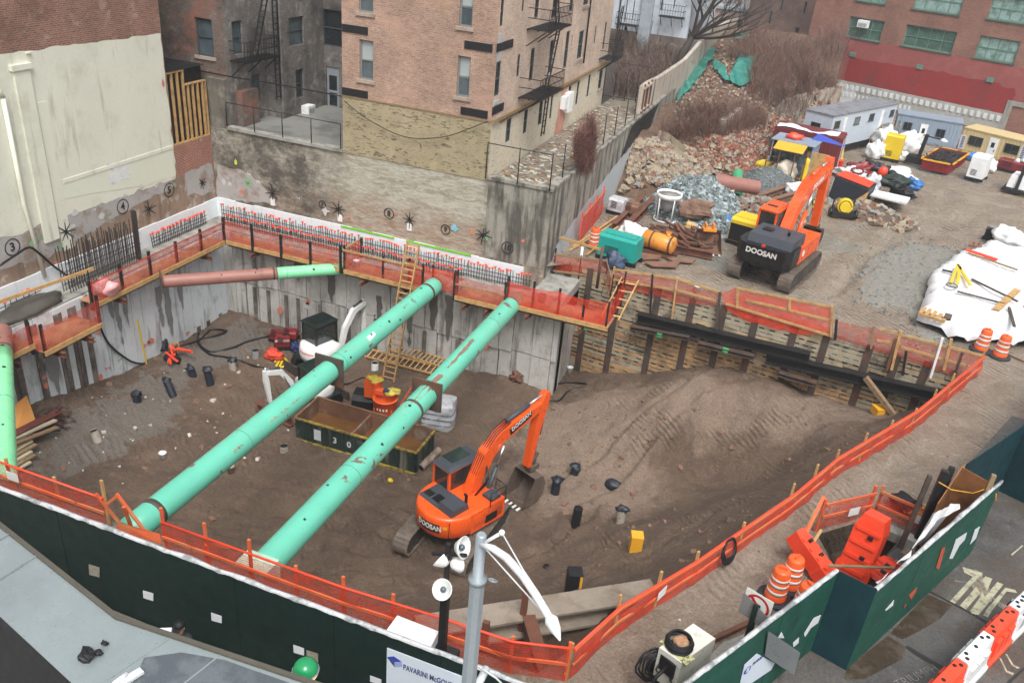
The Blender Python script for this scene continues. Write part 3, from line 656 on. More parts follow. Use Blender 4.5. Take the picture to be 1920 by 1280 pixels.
lowr=[((870,1040),(920,830)),((950,1055),(1005,775)),((1062,975),(1115,715)),((1175,900),(1232,690))]
low2=[((250,475),(322,170)),((425,385),(488,95)),((575,300),(640,-10)),((690,235),(740,-45))]
H1=[Fs.rect(z3(*a),z3(*b)) for a,b in up_+mid]; H0=[Fs.rect(z3(*a),z3(*b)) for a,b in lowr]+[Fs.rect(z2(*a),z2(*b)) for a,b in low2]
H0=[(a,b,max(c,4.3),min(d,6.35)) for a,b,c,d in H0]
mb=MB(); Fs.wall(mb,YB-.03,56.4,6.6,15,H1); mb.quad(Fs.P(56.4,3.8),Fs.P(56.4,15),Fs.P(56.4,15,-8),Fs.P(56.4,3.8,-8)); mb.build('brick_side',b_side,T,True)
mb=MB(); Fs.wall(mb,YB-.03,56.4,3.7,6.6,H0); mb.build('whitewashed_stone_base',m_white_stone,T,True)
for h in H1+H0:Fs.window(h,m_frame_dk,m_glassdk,dep=.06,sill=m_sill if h[1]-h[0] > .7 else None)
mb=MB(); Fs.slab(mb,YB,56.4,6.52,6.68,0,.14); Fs.slab(mb,YB+1,50,6.35,6.43,0,.08); mb.build('trim_band',m_woodold,T,True)
mb=MB(); F.slab(mb,-21.85,XC,6.56,6.64,0,.03); mb.build('water_table',m_woodold,T,True)
for lb,rt in (((642,58),(690,50)),((642,176),(690,171)),((871,90),(924,84)),((864,213),(915,208))):
 mb=MB(); h=F.rect(lb,rt); F.slab(mb,h[0],min(h[1],XC+.04),h[2]-.02 if h[3]-h[2] > .25 else h[2]-.12,h[2]+.32,0,.045); mb.build('black_band',m_black,T,True)
zb=F.px(924,91)[1]; zc=F.px(915,216)[1]; mb=MB()
Fs.slab(mb,YB-.07,YB+1.9,zb-.14,zb+.22,0,.045); mb.build('black_band',m_black,T,True); mb=MB(); Fs.slab(mb,YB-.07,YB+1.3,zc+.02,zc+.38,0,.045)
mb.build('black_band',m_black,T,True)
mb=MB(); Fs.slab(mb,H1[0][0],H1[0][1],H1[6][3]+.05,H1[0][2]-.3,0,.03); Fs.slab(mb,H1[6][0],H1[6][1],zc+.45,H1[6][2]-.2,0,.03); mb.build('grey_panel',M('grey_panel_paint','#A9AFB3',.6),T,True)
mb=MB(); a,_=Fs.px(*z3(800,1000)); patch(Fs,mb,[(a-.5,3.8),(a+1.2,3.9),(a+1.2,6.4),(a+.2,6.45)],.025,.2,.08,4); mb.build('pink_paint',M('pink_wall_paint','#C08A7A',.8),T,True)
mb=MB(); a,z=Fs.px(*z3(845,1030)); Fs.slab(mb,a-.9,a-.3,z-.2,z+.5,.01,.3); Fs.slab(mb,a-.2,a+.6,z-.5,z+.6,.01,.35); mb.build('meter_box',m_white,T,True)
mb=MB()
for (x,yt,yb) in ((1090,60,600),(1000,60,60)):
 a,zt=Fs.px(*z3(x,yt)); _,zb_=Fs.px(*z3(x,yb)); 
 if zt-zb_ > .2:mb.tube([Fs.P(a,14,.08),Fs.P(a,zb_,.08)],.05,6)
mb.build('drain_pipe',m_blacksteel,T,True)
a0,z0=Fs.px(*z3(410,885)); a1,z1=Fs.px(*z3(735,820)); b0,w0=Fs.px(*z3(465,240)); b1,w1=Fs.px(*z3(800,215))
fe_z=7.15; fe_w=10.3
fire_escape(Fs,'lower black fire escape with drop ladder on the sandy side wall of the corner block',39.6,43.4,fe_z,1.1,[((41.0,fe_z-2.0,1.0),(41.2,fe_z+.1,1.0),.45),((41.4,fe_z+.05,.8),(42.6,fe_w,.8),.5)])
fire_escape(Fs,'upper black fire escape high on the sandy side wall of the corner block',40.0,43.6,fe_w,1.1,[((42.6,fe_w,.7),(41.4,fe_w+3,.7),.5)])
fire_escape(Fs,'far black fire escape at the rear end of the sandy brick side wall',54.3,56.3,7.1,1.0,[((55.3,7.1,.7),(56,10.2,.7),.45)])
T=thing('retaining_wall','stained concrete retaining wall with light grey parging under the littered side terrace','wall',(-10.8,48,0))
Fr=Facade((-10.8,0,0),(0,1,0),(1,0,0),T); FR=Fr
m_retain=M('stained_retaining_concrete','#9B978C',.85,var=.2,vs=.8,dirt='#6B675D',dt=(.45,.62),ds=.8,streak='#3B3833',st=(.47,.6),bump=.4,bs=6)
mb=MB(); Fr.wall(mb,YB,66,-1.5,3.9); mb.quad((-10.8,YB-.01,3.9),(-14.0,YB-.01,3.9),(-14.0,YB-.01,0),(-10.8,YB-.01,0)); mb.build('concrete_face',m_retain,T,True)
mb=MB(); Fr.slab(mb,YB-.08,62,3.9,4.05,-.45,.06); mb.bx(-14.0,-11.26,YB-.08,YB+.35,3.9,4.05); mb.build('coping',m_retain,T,True)
mb=MB(); mb.bx(-14.0,-11.27,YB+.36,75,3.5,3.86); mb.build('terrace_slab',M('terrace_dirt','#7C7365',.9,var=.3,vs=1,dirt='#5F564A',bump=.6,bs=8),T,True)
pg=[Fr.px(*p) for p in ((1036,475),(1054,418),(1090,378),(1131,338),(1179,291),(1174,312),(1166,335),(1150,370),(1131,400),(1090,450),(1060,480))]
pg=[(36.35,-1),(38.0,.7),(42,1.3),(47,2.0),(54.3,2.6),(54.6,1.6),(53,0),(52,-.5),(44,-.9)]
mb=MB(); patch(Fr,mb,pg,.03,.4,.08,3); mb.build('parging',M('grey_parging','#AEB3B6',.7,var=.08,vs=.8,dirt='#94989B',ds=.8,bump=.3,bs=6),T,True)
mb=MB(); patch(Fr,mb,[(50,2.35),(54.6,2.7),(58,2.6),(60,4.0),(52,3.95)],.04,.4,.08,5); mb.build('black_membrane',m_black,T,True)
post_fence('terrace_fence','tall thin black fence posts on the corner of the littered side terrace',(-14.1,36.15,3.95),(-10.9,36.15,3.95),1.75,3,mids=(.97,))
post_fence('terrace_fence','long row of thin black fence posts along the top of the stained retaining wall',(-10.95,38.2,3.95),(-10.95,58,3.95),1.75,9,mids=(.05,))
rn=random.Random(3); mb=MB()
for k in range(420):
 y=36.9+20*rn.random()**1.3; x=rn.uniform(-13.9,-11.5)
 mb.box((x,y,3.88+rn.random()*.03),(rn.uniform(.08,.34),rn.uniform(.06,.2),.03),rn.uniform(0,3),rn.choice((0,0,1,2)))
o=struct('terrace_litter',mb,[M('pale_litter','#B9B2A4',.8),M('brown_litter','#8A6B50',.9),M('grey_litter','#8C8A84',.8)],'stuff')
# ---- concrete pit walls
m_pile=M('muddy_pile_steel','#5C544D',.7,var=.3,vs=2,dirt='#857D75',dt=(.42,.58),ds=1.5,streak='#2E2A28')
def pit_wall(T,F,A0_,A1_,zb,zt,m,seed,strips=(),low=None,seams=True):
 rn=random.Random(seed); mb=MB(); a=A0_
 while a < A1_:
  w_=rn.uniform(.55,1.05); b=min(a+w_,A1_); d=rn.uniform(0,.07)
  zl=(low+rn.uniform(-.08,.08)) if low else zb
  F.slab(mb,a,b-.025,zl,zt,-.4,d)
  if low:d2=rn.uniform(-.06,.06); F.slab(mb,a+rn.choice((0,.05)),b-.02,zb,zl-.05,-.4,d2)
  a=b
 mb.build('wall_panel',m,T,True)
 mb=MB(); F.slab(mb,A0_,A1_,zb,zt-.02,-.6,-.12); mb.build('backing',m_bank,T,True)
 for (a,w_,z0,z1) in strips:
  mb=MB(); F.slab(mb,a-w_/2,a+w_/2,z0,z1,.02,.085); F.slab(mb,a-w_*.12,a+w_*.12,z0,z1,.085,.12); mb.build('soldier_pile',m_pile,T,True)
T=thing('left_concrete_pit_wall','pale grey concrete shoring wall along the left side of the pit with dark wet runs','wall',(-28.5,25,-6.4))
FL=Facade((-28.5,0,0),(0,1,0),(1,0,0),T)
st_=[]
for x,y,w_ in ((38,730,.5),(78,700,.3),(124,690,.4),(146,660,.45),(166,640,.3)):a,z=FL.px(x,y); st_.append((a,w_,-6.2,-1.5))
for x,y,w_ in ((375,655,.28),(392,640,.28),(414,625,.25)):a,z=FL.px(x,y); st_.append((a,w_,-5.9,z+.55))
pit_wall(T,FL,12,34.8,-7.2,-1.25,m_concpit,3,st_)
m_wet=M('wet_concrete_stain','#7F8182',.55,var=.1)
mb=MB()
for (x0,y0,x1,y1,w_) in ((218,560,226,655,.35),(232,555,238,615,.3),(298,545,300,615,.38),(315,540,316,635,.5),(335,538,342,580,.35),(95,655,105,745,.75),(205,560,208,600,.4)):
 a,z1=FL.px(x0,y0); b,z0=FL.px(x1,y1); a=(a+b)/2; patch(FL,mb,[(a-w_/2,z1+.3),(a+w_/2,z1+.3),(a+w_*.35,(z0+z1)/2),(a+.05,z0),(a-w_*.4,(z0+z1)/2)],.075,.15,.07,x0)
mb.build('wet_stain',m_wet,T,True)
splash(FL,[(200,690),(272,645),(280,640)],m_redpaint,.09,.6,3); splash(FL,[(82,720),(80,705),(185,705),(176,600),(180,620)],m_redpaint,.13,.35,13); splash(FL,[(222,672)],m_greenpaint,.09,.5,33); splash(FL,[(349,623),(362,612)],m_redpaint,.13,.4,43)
T=thing('rear_concrete_pit_wall','ribbed grey concrete shoring wall at the back of the pit below the netted walkway','wall',(-19,34.8,-6))
FBk=Facade((0,34.8,0),(1,0,0),(0,-1,0),T)
st_=[]
for x in (483,508,540,562,602,655,705,797,860):a,z=FBk.px(x,620); st_.append((a,.2,-6.2,-4.15))
pit_wall(T,FBk,-28.5,-9.2,-7.2,-1.25,m_concdk,8,st_,low=-4.0)
mb=MB(); mb.quad((-9.2,34.8,-7),(-9.2,37.6,-7),(-9.2,37.6,-1.1),(-9.2,34.8,-1.1)); mb.build('end_return',m_concdk,T,True)
mb=MB()
for (x,y0,y1,w_) in ((622,520,575,.5),(712,560,600,.3),(845,560,640,.5),(815,560,625,.35),(560,490,530,.5),(1018,555,605,.3),(770,590,650,.3)):
 a,z1=FBk.px(x,y0); b,z0=FBk.px(x,y1); patch(FBk,mb,[(a-w_/2,z1+.2),(a+w_/2,z1+.2),(a+w_*.4,(z0+z1)/2),(a,z0),(a-w_*.4,(z0+z1)/2)],.085,.15,.07,x)
mb.build('wet_stain',M('wet_concrete_dark','#5F5C57',.55,var=.15),T,True)
splash(FBk,[(580,565),(575,572)],m_whitepaint,.09,.8,3); splash(FBk,[(580,563),(528,580),(530,590),(912,645),(870,640)],m_redpaint,.12,.4,5)
mb=MB(); mb.bx(-29.9,-28.5,12,34.8,-1.9,-1.15); mb.bx(-29.9,-10.8,34.8,36.3,-1.9,-1.15); mb.bx(-10.8,-9.2,34.8,37.6,-1.9,-.6)
struct('concrete_ledge',mb,m_conc)
m_foam=M('white_foam_board','#DDE3E6',.6,var=.05,dirt='#B9BDC0',dt=(.6,.75))
t_=thing('foam_board','white foam drainage board standing along the base of the cream painted building','foam board',(-29.8,25,-1.15))
mb=MB(); y=16.
while y < 36:mb.bx(-29.88,-29.8,y,y+1.19,-1.15,-.13+rnd.uniform(-.03,.03)); y += 1.2
mb.build('board',m_foam,t_,True)
t_=thing('foam_board','white foam drainage board with a bright green edge along the stained stone foundation wall','foam board',(-20,36.2,-1.15))
mb=MB(); x=-29.8
while x < -11.9:mb.bx(x,x+1.19,36.2,36.28,-1.15,-.1+rnd.uniform(-.03,.03)); x += 1.2
mb.build('board',m_foam,t_,True)
mb=MB(); mb.bx(-22.0,-18.9,36.16,36.19,-.16,-.06); mb.bx(-18.2,-14.6,36.16,36.19,-.16,-.06); mb.build('green_tape',M('green_tape','#74C83C',.5),t_,True)
def rebar_row(label,P0,P1,n,h,rows=2,caps=True,hor=3,offv=(0,0,0),group='rebar cages round the pit',capn=90):
 P0,P1=Vector(P0),Vector(P1); T_=thing('rebar_cage',label,'rebar',(P0+P1)/2,0,group); mb=MB(); rn=random.Random(n); tops=[]
 off=Vector(offv)
 for r_ in range(rows):
  for k in range(n):
   p=P0+(P1-P0)*((k+.3*r_)/n)+off*r_; hh=h*rn.uniform(.85,1.08); q=p+Vector((rn.uniform(-.05,.05),rn.uniform(-.05,.05),hh)); mb.bar(p,q,.028); tops.append(q)
  for j in range(hor):z=Vector((0,0,h*(j+.6)/(hor+1))); mb.bar(P0+off*r_+z,P1+off*r_+z,.026)
 mb.build('bar_mat',m_bar,T_,True)
 if caps:
  rn.shuffle(tops); first=None
  for q in tops[:capn]:
   if first is None:mb=MB(); mb.lathe([(.03,-.06),(.035,0),(.075,.01),(.07,.04),(.02,.05)],(0,0,0),6); first=mb.build('rebar_cap',m_cap,T_); c=first
   else:c=first.copy(); COL.objects.link(c); c.parent=T_
   c.location=q-T_.location
 return T_
rebar_row('long row of black dowel bars with orange caps along the rear foam board',(-29.3,35.9,-1.15),(-11.2,35.9,-1.15),130,.85,1,offv=(0,-.7,0))
rebar_row('second row of short dowels with orange caps in front of the rear foam board',(-28.6,35.25,-1.15),(-14.5,35.25,-1.15),90,.6,1,hor=2)
rebar_row('short dowel bars with orange caps along the left foam board near the corner',(-29.5,30.8,-1.15),(-29.5,34.9,-1.15),30,.75,1)
rebar_row('dowel bars with orange caps at the far left beside the excavated ledge',(-29.4,18,-1.15),(-29.4,24.0,-1.15),20,.65,1)
rebar_row('tall upright black rebar cage standing on the left ledge below the painted number four',(-29.25,25.0,-1.15),(-29.25,29.4,-1.15),30,2.1,2,False,3,(.35,0,0))
mb=MB()
for k in range(7):mb.bar((-29.2+.09*(k % 3),29.35+.07*(k//3),-1.15),(-29.2+.09*(k % 3),29.4+.07*(k//3),1.3),.05)
solo('rebar_bundle',mb,m_bar,'thick dark bundle of tall bars at the end of the upright rebar cage','rebar','rebar cages round the pit')
# ---- netting fences
def net_strip(mb,top,bot,nr=5,seed=0,amp=.05,st=.3):
 rn=seed*3.3; P_=[]
 for i in range(len(top)-1):
  a,b,c,d=map(Vector,(top[i],top[i+1],bot[i],bot[i+1])); L=(b-a).length; n=max(1,int(L/st))
  for k in range(n+(i == len(top)-2)):
   t_=k/n; sag=4*t_*(1-t_)*-.05*min(L,2); T_=a+(b-a)*t_; B_=c+(d-c)*t_; B_=B_+Vector((0,0,.09*noise.noise(Vector((B_.x*2.3+rn,B_.y*2.3,0))))); nrm=(b-a).cross(Vector((0,0,1))).normalized(); P_.append((T_+Vector((0,0,sag)),B_,nrm))
 vs=[]; fs=[]
 for i,(a,b,n_) in enumerate(P_):
  for j in range(nr+1):
   q=a+(b-a)*j/nr; f=math.sin(math.pi*j/nr)*.8+.2*(j == nr)
   vs.append(q+n_*amp*2.4*noise.noise(Vector((q.x*1.4+rn,q.y*1.4,q.z*2)))*f)
 for i in range(len(P_)-1):
  for j in range(nr):fs.append((i*(nr+1)+j,(i+1)*(nr+1)+j,(i+1)*(nr+1)+j+1,i*(nr+1)+j+1))
 mb.add(vs,fs,0,True)
def net_fence(label,base,h=1.05,mat=None,post=m_blacksteel,pw=.09,over=.12,every=1.9,rails=(.98,),railm=m_woodold,rw=(.04,.09),seed=0,group='orange netting fences round the pit',low=0.,side=1,edge=None,braces=False,amp=.09,sign=None):
 base=[Vector(b) for b in base]; c=sum(base,Vector())/len(base); T_=thing('safety_fence',label,'fence',c,0,group)
 hs_=h if isinstance(h,(list,tuple)) else [h]*len(base)
 top=[b+Vector((0,0,hh)) for b,hh in zip(base,hs_)]; bot=[b+Vector((0,0,low)) for b in base]
 mb=MB(); net_strip(mb,top,bot,seed=seed,amp=amp); n_=mb.build('netting',mat or m_net,T_,True)
 if edge:
  mb=MB(); mb.tube([t_+Vector((0,0,.0)) for t_ in top],.035,5); mb.build('top_cord',edge,T_,True)
 rn=random.Random(seed)
 for i in range(len(base)-1):
  a,b=base[i],base[i+1]; L=(b-a).length; n=max(1,round(L/every)); nn=(b-a).cross(Vector((0,0,1))).normalized()*.06*side
  for k in range(n+(i == len(base)-2)):
   p=a+(b-a)*k/n-nn; ov=over*rn.uniform(.3,2.2); hh=hs_[i]+(hs_[i+1]-hs_[i])*k/n
   mb=MB(); mb.box(p+Vector((0,0,(hh+ov)/2-.1)),(pw,pw*.7,hh+ov+.2),math.atan2((b-a).y,(b-a).x)); mb.build('post',post,T_,True)
   if braces and k % 2:mb=MB(); mb.bar(p+Vector((0,0,.8)),p-nn*14,.04,.08); mb.build('brace',railm,T_,True)
  for r_ in rails:
   mb=MB(); mb.bar(a+nn*.6+Vector((0,0,hs_[i]*r_)),b+nn*.6+Vector((0,0,hs_[i+1]*r_)),rw[0],rw[1]); mb.build('rail',railm,T_,True)
 if sign:
  for s_ in sign:
   q=s_; d=(base[1]-base[0]).normalized(); mb=MB(); o_=d.cross(Vector((0,0,1)))*.08*side
   mb.extr([q-d*.2-Vector((0,0,.14))+o_,q+d*.2-Vector((0,0,.14))+o_,q+d*.2+Vector((0,0,.14))+o_,q-d*.2+Vector((0,0,.14))+o_],o_*.1); mb.build('notice',m_white,T_,True)
 return T_
WZ=-1.35; WX=-27.55; WY=33.85
m_deck=M('walkway_plywood','#A87B5C',.75,var=.15,vs=2,dirt='#7A4F3C',dt=(.45,.65),ds=1.2)
def walkway(label,P0,P1,w_,inward,z=WZ):
 """timber deck on steel outriggers; P0-P1 is the outer edge"""
 P0=Vector((P0[0],P0[1],z)); P1=Vector((P1[0],P1[1],z)); iv=Vector((inward[0],inward[1],0)); d=(P1-P0).normalized()
 T_=thing('walkway',label,'walkway',(P0+P1)/2,0,'timber walkways hung round the pit'); mb=MB(); up_=Vector((0,0,1))
 mb.extr([P0,P1,P1+iv*w_,P0+iv*w_],(0,0,-.03)); mb.build('deck',m_deck,T_,True)
 mb=MB(); mb.bar(P0-iv*.03-up_*.06,P1-iv*.03-up_*.06,.05,.22); mb.build('edge_plank',m_wood,T_,True)
 mb=MB(); mb.bar(P0+iv*.25-up_*.2,P1+iv*.25-up_*.2,.2,.3); mb.build('bearer',m_steel_dk,T_,True)
 L=(P1-P0).length; n=max(2,int(L/2.4))
 for k in range(n):c=P0+d*(L*(k+.5)/n)-up_*.42; mb=MB(); mb.hbeam(c-iv*.25,c+iv*(w_+.1),.16,.2,.03); mb.build('outrigger',m_steel_rust,T_,True)
 return T_
walkway('long timber walkway along the left concrete wall of the pit',(WX,25.0),(WX,WY),.95,(-1,0))
walkway('lower timber walkway stepping out at the far left of the pit',(-26.95,21.6),(-26.95,24.6),1.5,(-1,0),-1.95)
walkway('short timber walkway at the left edge beside the corner strut',(-27.3,17.5),(-27.3,21.5),1.2,(-1,0),-1.6)
walkway('timber walkway along the rear wall nearest the left corner',(WX,WY),(-20.6,WY),.95,(0,1))
walkway('timber walkway at the back with two white buckets behind the ladder',(-20.3,WY-.25),(-15.95,WY-.25),1.2,(0,1),-1.25)
walkway('timber walkway at the back between the two green struts',(-14.3,WY-.25),(-12.0,WY-.25),1.2,(0,1),-1.2)
walkway('timber walkway at the right end of the rear concrete wall',(-11.9,WY),(-6.75,WY),1.4,(0,1),-1.05)
net_fence('red netting and black posts along the left walkway',[(WX,24.9,WZ),(WX,WY,WZ)],1.05,m_netdk,every=1.75,pw=.13,seed=1,rails=(.99,),railm=m_netdk)
net_fence('red netting and black posts at the rear left corner of the walkway',[(WX,WY,WZ),(-20.6,WY,WZ)],1.05,m_netdk,every=1.7,pw=.12,seed=2,rails=(.99,),railm=m_netdk,side=-1)
net_fence('dusty red netting with timber rail behind the tall ladder',[(-20.3,35.2,-1.25),(-20.3,WY-.25,-1.25),(-16.0,WY-.25,-1.25),],1.1,m_netdk,every=2.2,pw=.1,seed=3,rails=(.98,),railm=m_wood)
net_fence('bright red netting round the top of the left green strut',[(-16.9,WY+.1,-1.25),(-14.35,WY+.1,-1.25),(-14.35,WY-.3,-1.2)],1.15,m_netred,every=1.4,pw=.1,seed=4,rails=())
net_fence('dusty netting between the tops of the two green struts',[(-14.3,WY-.25,-1.2),(-11.75,WY-.25,-1.2)],1.1,m_netdk,every=2.6,pw=.1,seed=5,rails=(.6,),railm=m_deck)
net_fence('bright red netting along the right end of the rear walkway and round its corner',[(-11.7,WY,-1.1),(-9.2,WY,-1.05),(-6.8,WY,-1.0),(-6.75,36.4,-.6)],1.2,m_netred,every=1.3,pw=.1,seed=6,rails=())
net_fence('red netting on the lower left walkway stepping out over the pit',[(-27.5,21.5,-1.95),(-26.95,21.7,-1.95),(-26.95,24.6,-1.95)],1.15,m_netdk,every=3.0,pw=.12,seed=7,rails=())
net_fence('bright orange upright netting panel between two left walkways',[(-26.95,24.55,-1.95),(-27.6,25.0,-1.5)],[1.3,1.5],m_netred,every=3,pw=.06,seed=8,rails=())
net_fence('red netting at the left edge of the photo above the corner strut',[(-27.3,17.5,-1.6),(-27.3,21.4,-1.75)],1.05,m_netdk,every=1.5,pw=.12,seed=9,rails=())
mb=MB(); mb.lump((-27.75,25.9,-.95),(.45,.5,.35),3,.35,14,9); solo('plastic_sack',mb,M('pink_film','#E4A7A8',.4),'pale pink plastic sack bulging against the left walkway netting','bag')
mb=MB(); mb.bar((-29.7,17,-.25),(-28.2,25.8,-.1),.07,.14); solo('long_plank',mb,m_wood,'long yellow plank lying over the rebar at the left edge','plank')
mb=MB(); mb.lump((-29.0,22.8,-1.1),(.55,1.6,.35),8,.3,16,8); solo('mud_heap',mb,M('dark_wet_mud','#4A4640',.5,bump=1,bs=6),'dark heap of wet mud on the left ledge beside the orange netting panel','mud heap')
# ---- timber lagging wall
LG0,LG1=(-10.0,37.5),(8.2,35.3)
T=thing('lagging_wall','timber lagging wall with steel soldier piles on the far right side of the pit','wall',(-1,36.4,-3)) 
lu=Vector((LG1[0]-LG0[0],LG1[1]-LG0[1],0)); LL=lu.length; lu.normalize(); FG=Facade((LG0[0],LG0[1],0),lu,(lu.y,-lu.x,0),T)
m_lag=M('lagging_boards','#AD987A',.85,var=.3,vs=2,dirt='#6F5E4C',dt=(.48,.66),ds=1.1,streak='#7E7A66',bump=.3)
m_lag2=M('lagging_boards_fresh','#B08F68',.85,var=.35,vs=2.5,dirt='#75644F',dt=(.45,.62),ds=1.4,bump=.3)
m_lag3=M('lagging_boards_grey','#A29983',.85,var=.25,vs=2,dirt='#5E564A',dt=(.5,.66),ds=1.1,bump=.3)
piles=[.25,1.45,3.05,4.55,6.2,7.9,9.5,11.1,12.7,14.2,15.7,17.2,18.35]
px_p=[FG.px(x,y)[0] for x,y in ((1095,600),(1143,650),(1205,560),(1222,620),(1290,590),(1345,600),(1412,620),(1484,640),(1540,650),(1640,640),(1670,660),(1740,680),(1786,700))]
piles=[.15,px_p[0],px_p[1],px_p[3],px_p[4]+.1,px_p[5]+.2,px_p[6],px_p[7],px_p[8]+.1,px_p[9]-.1,px_p[10]+.3,px_p[11],LL-.1]
rn=random.Random(12); mb=MB()
for i in range(len(piles)-1):
 a,b=piles[i]+.14,piles[i+1]-.14; z=-.02
 while z > -6.6:
  hgt=rn.uniform(.2,.25); 
  mi=1 if (z < -2.2 and rn.random() < .75) else (2 if rn.random() < .6 else 0)
  s0=a+(b-a)*rn.uniform(.3,.7)
  for (p,q) in ((a,s0),(s0+.03,b)) if rn.random() < .25 else ((a,b),):
   d=rn.uniform(0,.03); FG.slab(mb,p,q,z-hgt+rn.uniform(.01,.03),z,-.08,d,mi)
   if rn.random() < .8:
    for k in range(3):c_=p+(q-p)*(k+rn.uniform(.2,.8))/3; FG.slab(mb,c_-.12,c_+.12,z-hgt-.025,z-hgt+.035,-.07,d+.004,3)
  z -= hgt
mb.build('lagging_board',[m_lag,m_lag2,m_lag3,m_black],T,True)
mb=MB(); FG.slab(mb,0,LL,-7,-.05,-.5,-.1); mb.build('backfill',m_bank,T,True)
for i,a in enumerate(piles):
 mb=MB(); FG.slab(mb,a-.16,a+.16,-6.8,.15*(i % 2),.03,.06); FG.slab(mb,a-.03,a+.03,-6.8,.1,-.05,.03); mb.build('soldier_pile',m_steel_dk,T,True)
def waler(x0,y0,x1,y1,hgt,d0,label,mat=None):
 a,z=FG.px(x0,y0); b,w_=FG.px(x1,y1); T_=thing('waler_beam',label,'steel beam',FG.P((a+b)/2,(z+w_)/2,d0),0,'steel walers on the lagging wall'); mb=MB()
 p,q=FG.P(a,z,d0+.22),FG.P(b,w_,d0+.22); mb.hbeam(p,q,.42,hgt,.04); mb.build('beam',mat or m_blacksteel,T_,True); return T_
waler(1200,590,1520,665,.4,.07,'upper black waler beam along the timber lagging')
waler(1440,665,1785,742,.42,.07,'long dark waler beam running down to the right end of the timber lagging')
for (x0,y0,x1,y1,l_) in ((1190,605,1300,625,'short channel beam hung under the left end of the upper waler'),(1315,635,1420,660,'short channel beam hung under the middle of the upper waler'),(1465,690,1535,710,'short old beam with debris resting low on the lagging')):
 waler(x0,y0,x1,y1,.16,.3,l_,m_steel_dk)
m_grnpl=M('green_connector','#3FA76B',.5)
for px,py in ((1245,618),(1367,648),(1105,604)):
 a,z=FG.px(px,py); mb=MB(); FG.slab(mb,a-.13,a+.13,z-.13,z+.13,.55,.7); FG.slab(mb,a-.05,a+.05,z-.05,z+.05,.7,.72)
 solo('strut_bracket',mb,m_grnpl,{1245:'green square bracket on the left end of the upper waler',1367:'green square bracket on the middle of the upper waler',1105:'green patch on the pile below the right end of the rear walkway'}[px],'bracket','green brackets on the lagging wall')
a,z=FG.px(1625,700); b,w_=FG.px(1690,755); mb=MB(); mb.bar(FG.P(a,z+.05,.5),FG.P(b,w_-.2,1.2),.2,.2); solo('diagonal_plank',mb,m_woodold,'timber prop leaning below the long waler at the right end of the lagging','plank')
m_yel=M('yellow_paint','#E0A52C',.5,var=.08,dirt='#A88A4A',dt=(.62,.75))
def form_box(P_,w_,h_,rz,label,tilt=0.,side=None):
 T_=thing('form_box',label,'box',P_,rz,'yellow and black form boxes in the pit'); m_=Matrix.Rotation(tilt,3,'Y'); mb=MB()
 mb.box(m_ @ Vector((0,0,h_/2)),(w_,w_,h_),0,0,m_); mb.build('box_shell',m_yel,T_)
 mb=MB(); mb.box(m_ @ Vector((0,0,h_)),(w_*1.04,w_*1.04,.03),0,0,m_); mb.build('lid',side or m_yel,T_)
 if side:mb=MB(); mb.box(m_ @ Vector((-w_/2-.012,0,h_/2)),(.02,w_*1.0,h_*1.01),0,0,m_); mb.box(m_ @ Vector((-w_*.1,-w_/2-.012,h_/2)),(w_*.8,.02,h_*1.01),0,0,m_); mb.build('black_side',side,T_)
 return T_
a,z=FG.px(1655,748); form_box(FG.P(a,z-.3,.9),.5,.35,.5,'yellow box lying under the right end of the lagging beside the prop'); a,z=FG.px(1678,762); form_box(FG.P(a,z-.45,1.5),.5,.4,.9,'second yellow box lower and tilted at the right end of the lagging',.5)
form_box(PG(1190,1030,-.25),.42,.95,.3,'yellow upright box standing in the soil to the right of the orange excavator')
form_box(PG(1073,1112,-.1),.45,.95,.4,'upright box with black sides and one yellow face near the front beam',0,m_black)
def lag_pts(pts,d=.12):
 r=[]
 for x,y in pts:a,z=FG.px(x,y); r.append(FG.P(a,z,d))
 return r
def lag_net(label,tp,bt,mat,seed,posts,rails,d=.1,group='orange netting fences round the pit'):
 tp,bt=lag_pts(tp,d),lag_pts(bt,d); T_=thing('safety_fence',label,'fence',bt[0],0,group); mb=MB(); net_strip(mb,tp,bt,6,seed,.08); mb.build('netting',mat,T_,True)
 for (x0,y0,x1,y1,w_,m_) in posts:mb=MB(); p,q=lag_pts([(x0,y0),(x1,y1)],d+.08); mb.bar(p,q,w_); mb.build('post',m_,T_,True)
 for (x0,y0,x1,y1) in rails:mb=MB(); p,q=lag_pts([(x0,y0),(x1,y1)],d+.05); mb.bar(p,q,.05,.1); mb.build('rail',m_wood,T_,True)
 return T_
lag_net('sagging orange netting with timber rails on the left part of the lagging edge',[(1152,505),(1230,514),(1273,522),(1352,546)],[(1160,540),(1225,552),(1275,568),(1350,572)],m_netdk,11,
  [(1226,512,1221,590,.08,m_blacksteel),(1272,520,1262,595,.08,m_wood),(1352,545,1345,615,.12,m_steel_dk),(1168,520,1166,570,.1,m_blacksteel),(1155,498,1148,540,.08,m_wood)],[(1152,503,1273,521),(1150,522,1265,541),(1273,521,1352,546),(1268,541,1345,562)])
lag_net('double orange netting with timber rails bulging over the middle of the lagging edge',[(1352,548),(1382,537),(1480,556),(1564,573)],[(1364,578),(1405,602),(1500,626),(1560,624)],m_netred,12,
  [(1385,537,1384,575,.1,m_wood),(1483,558,1482,580,.1,m_wood),(1562,570,1560,628,.1,m_wood)],[(1382,538,1563,574),(1362,567,1562,628),(1400,560,1566,600)])
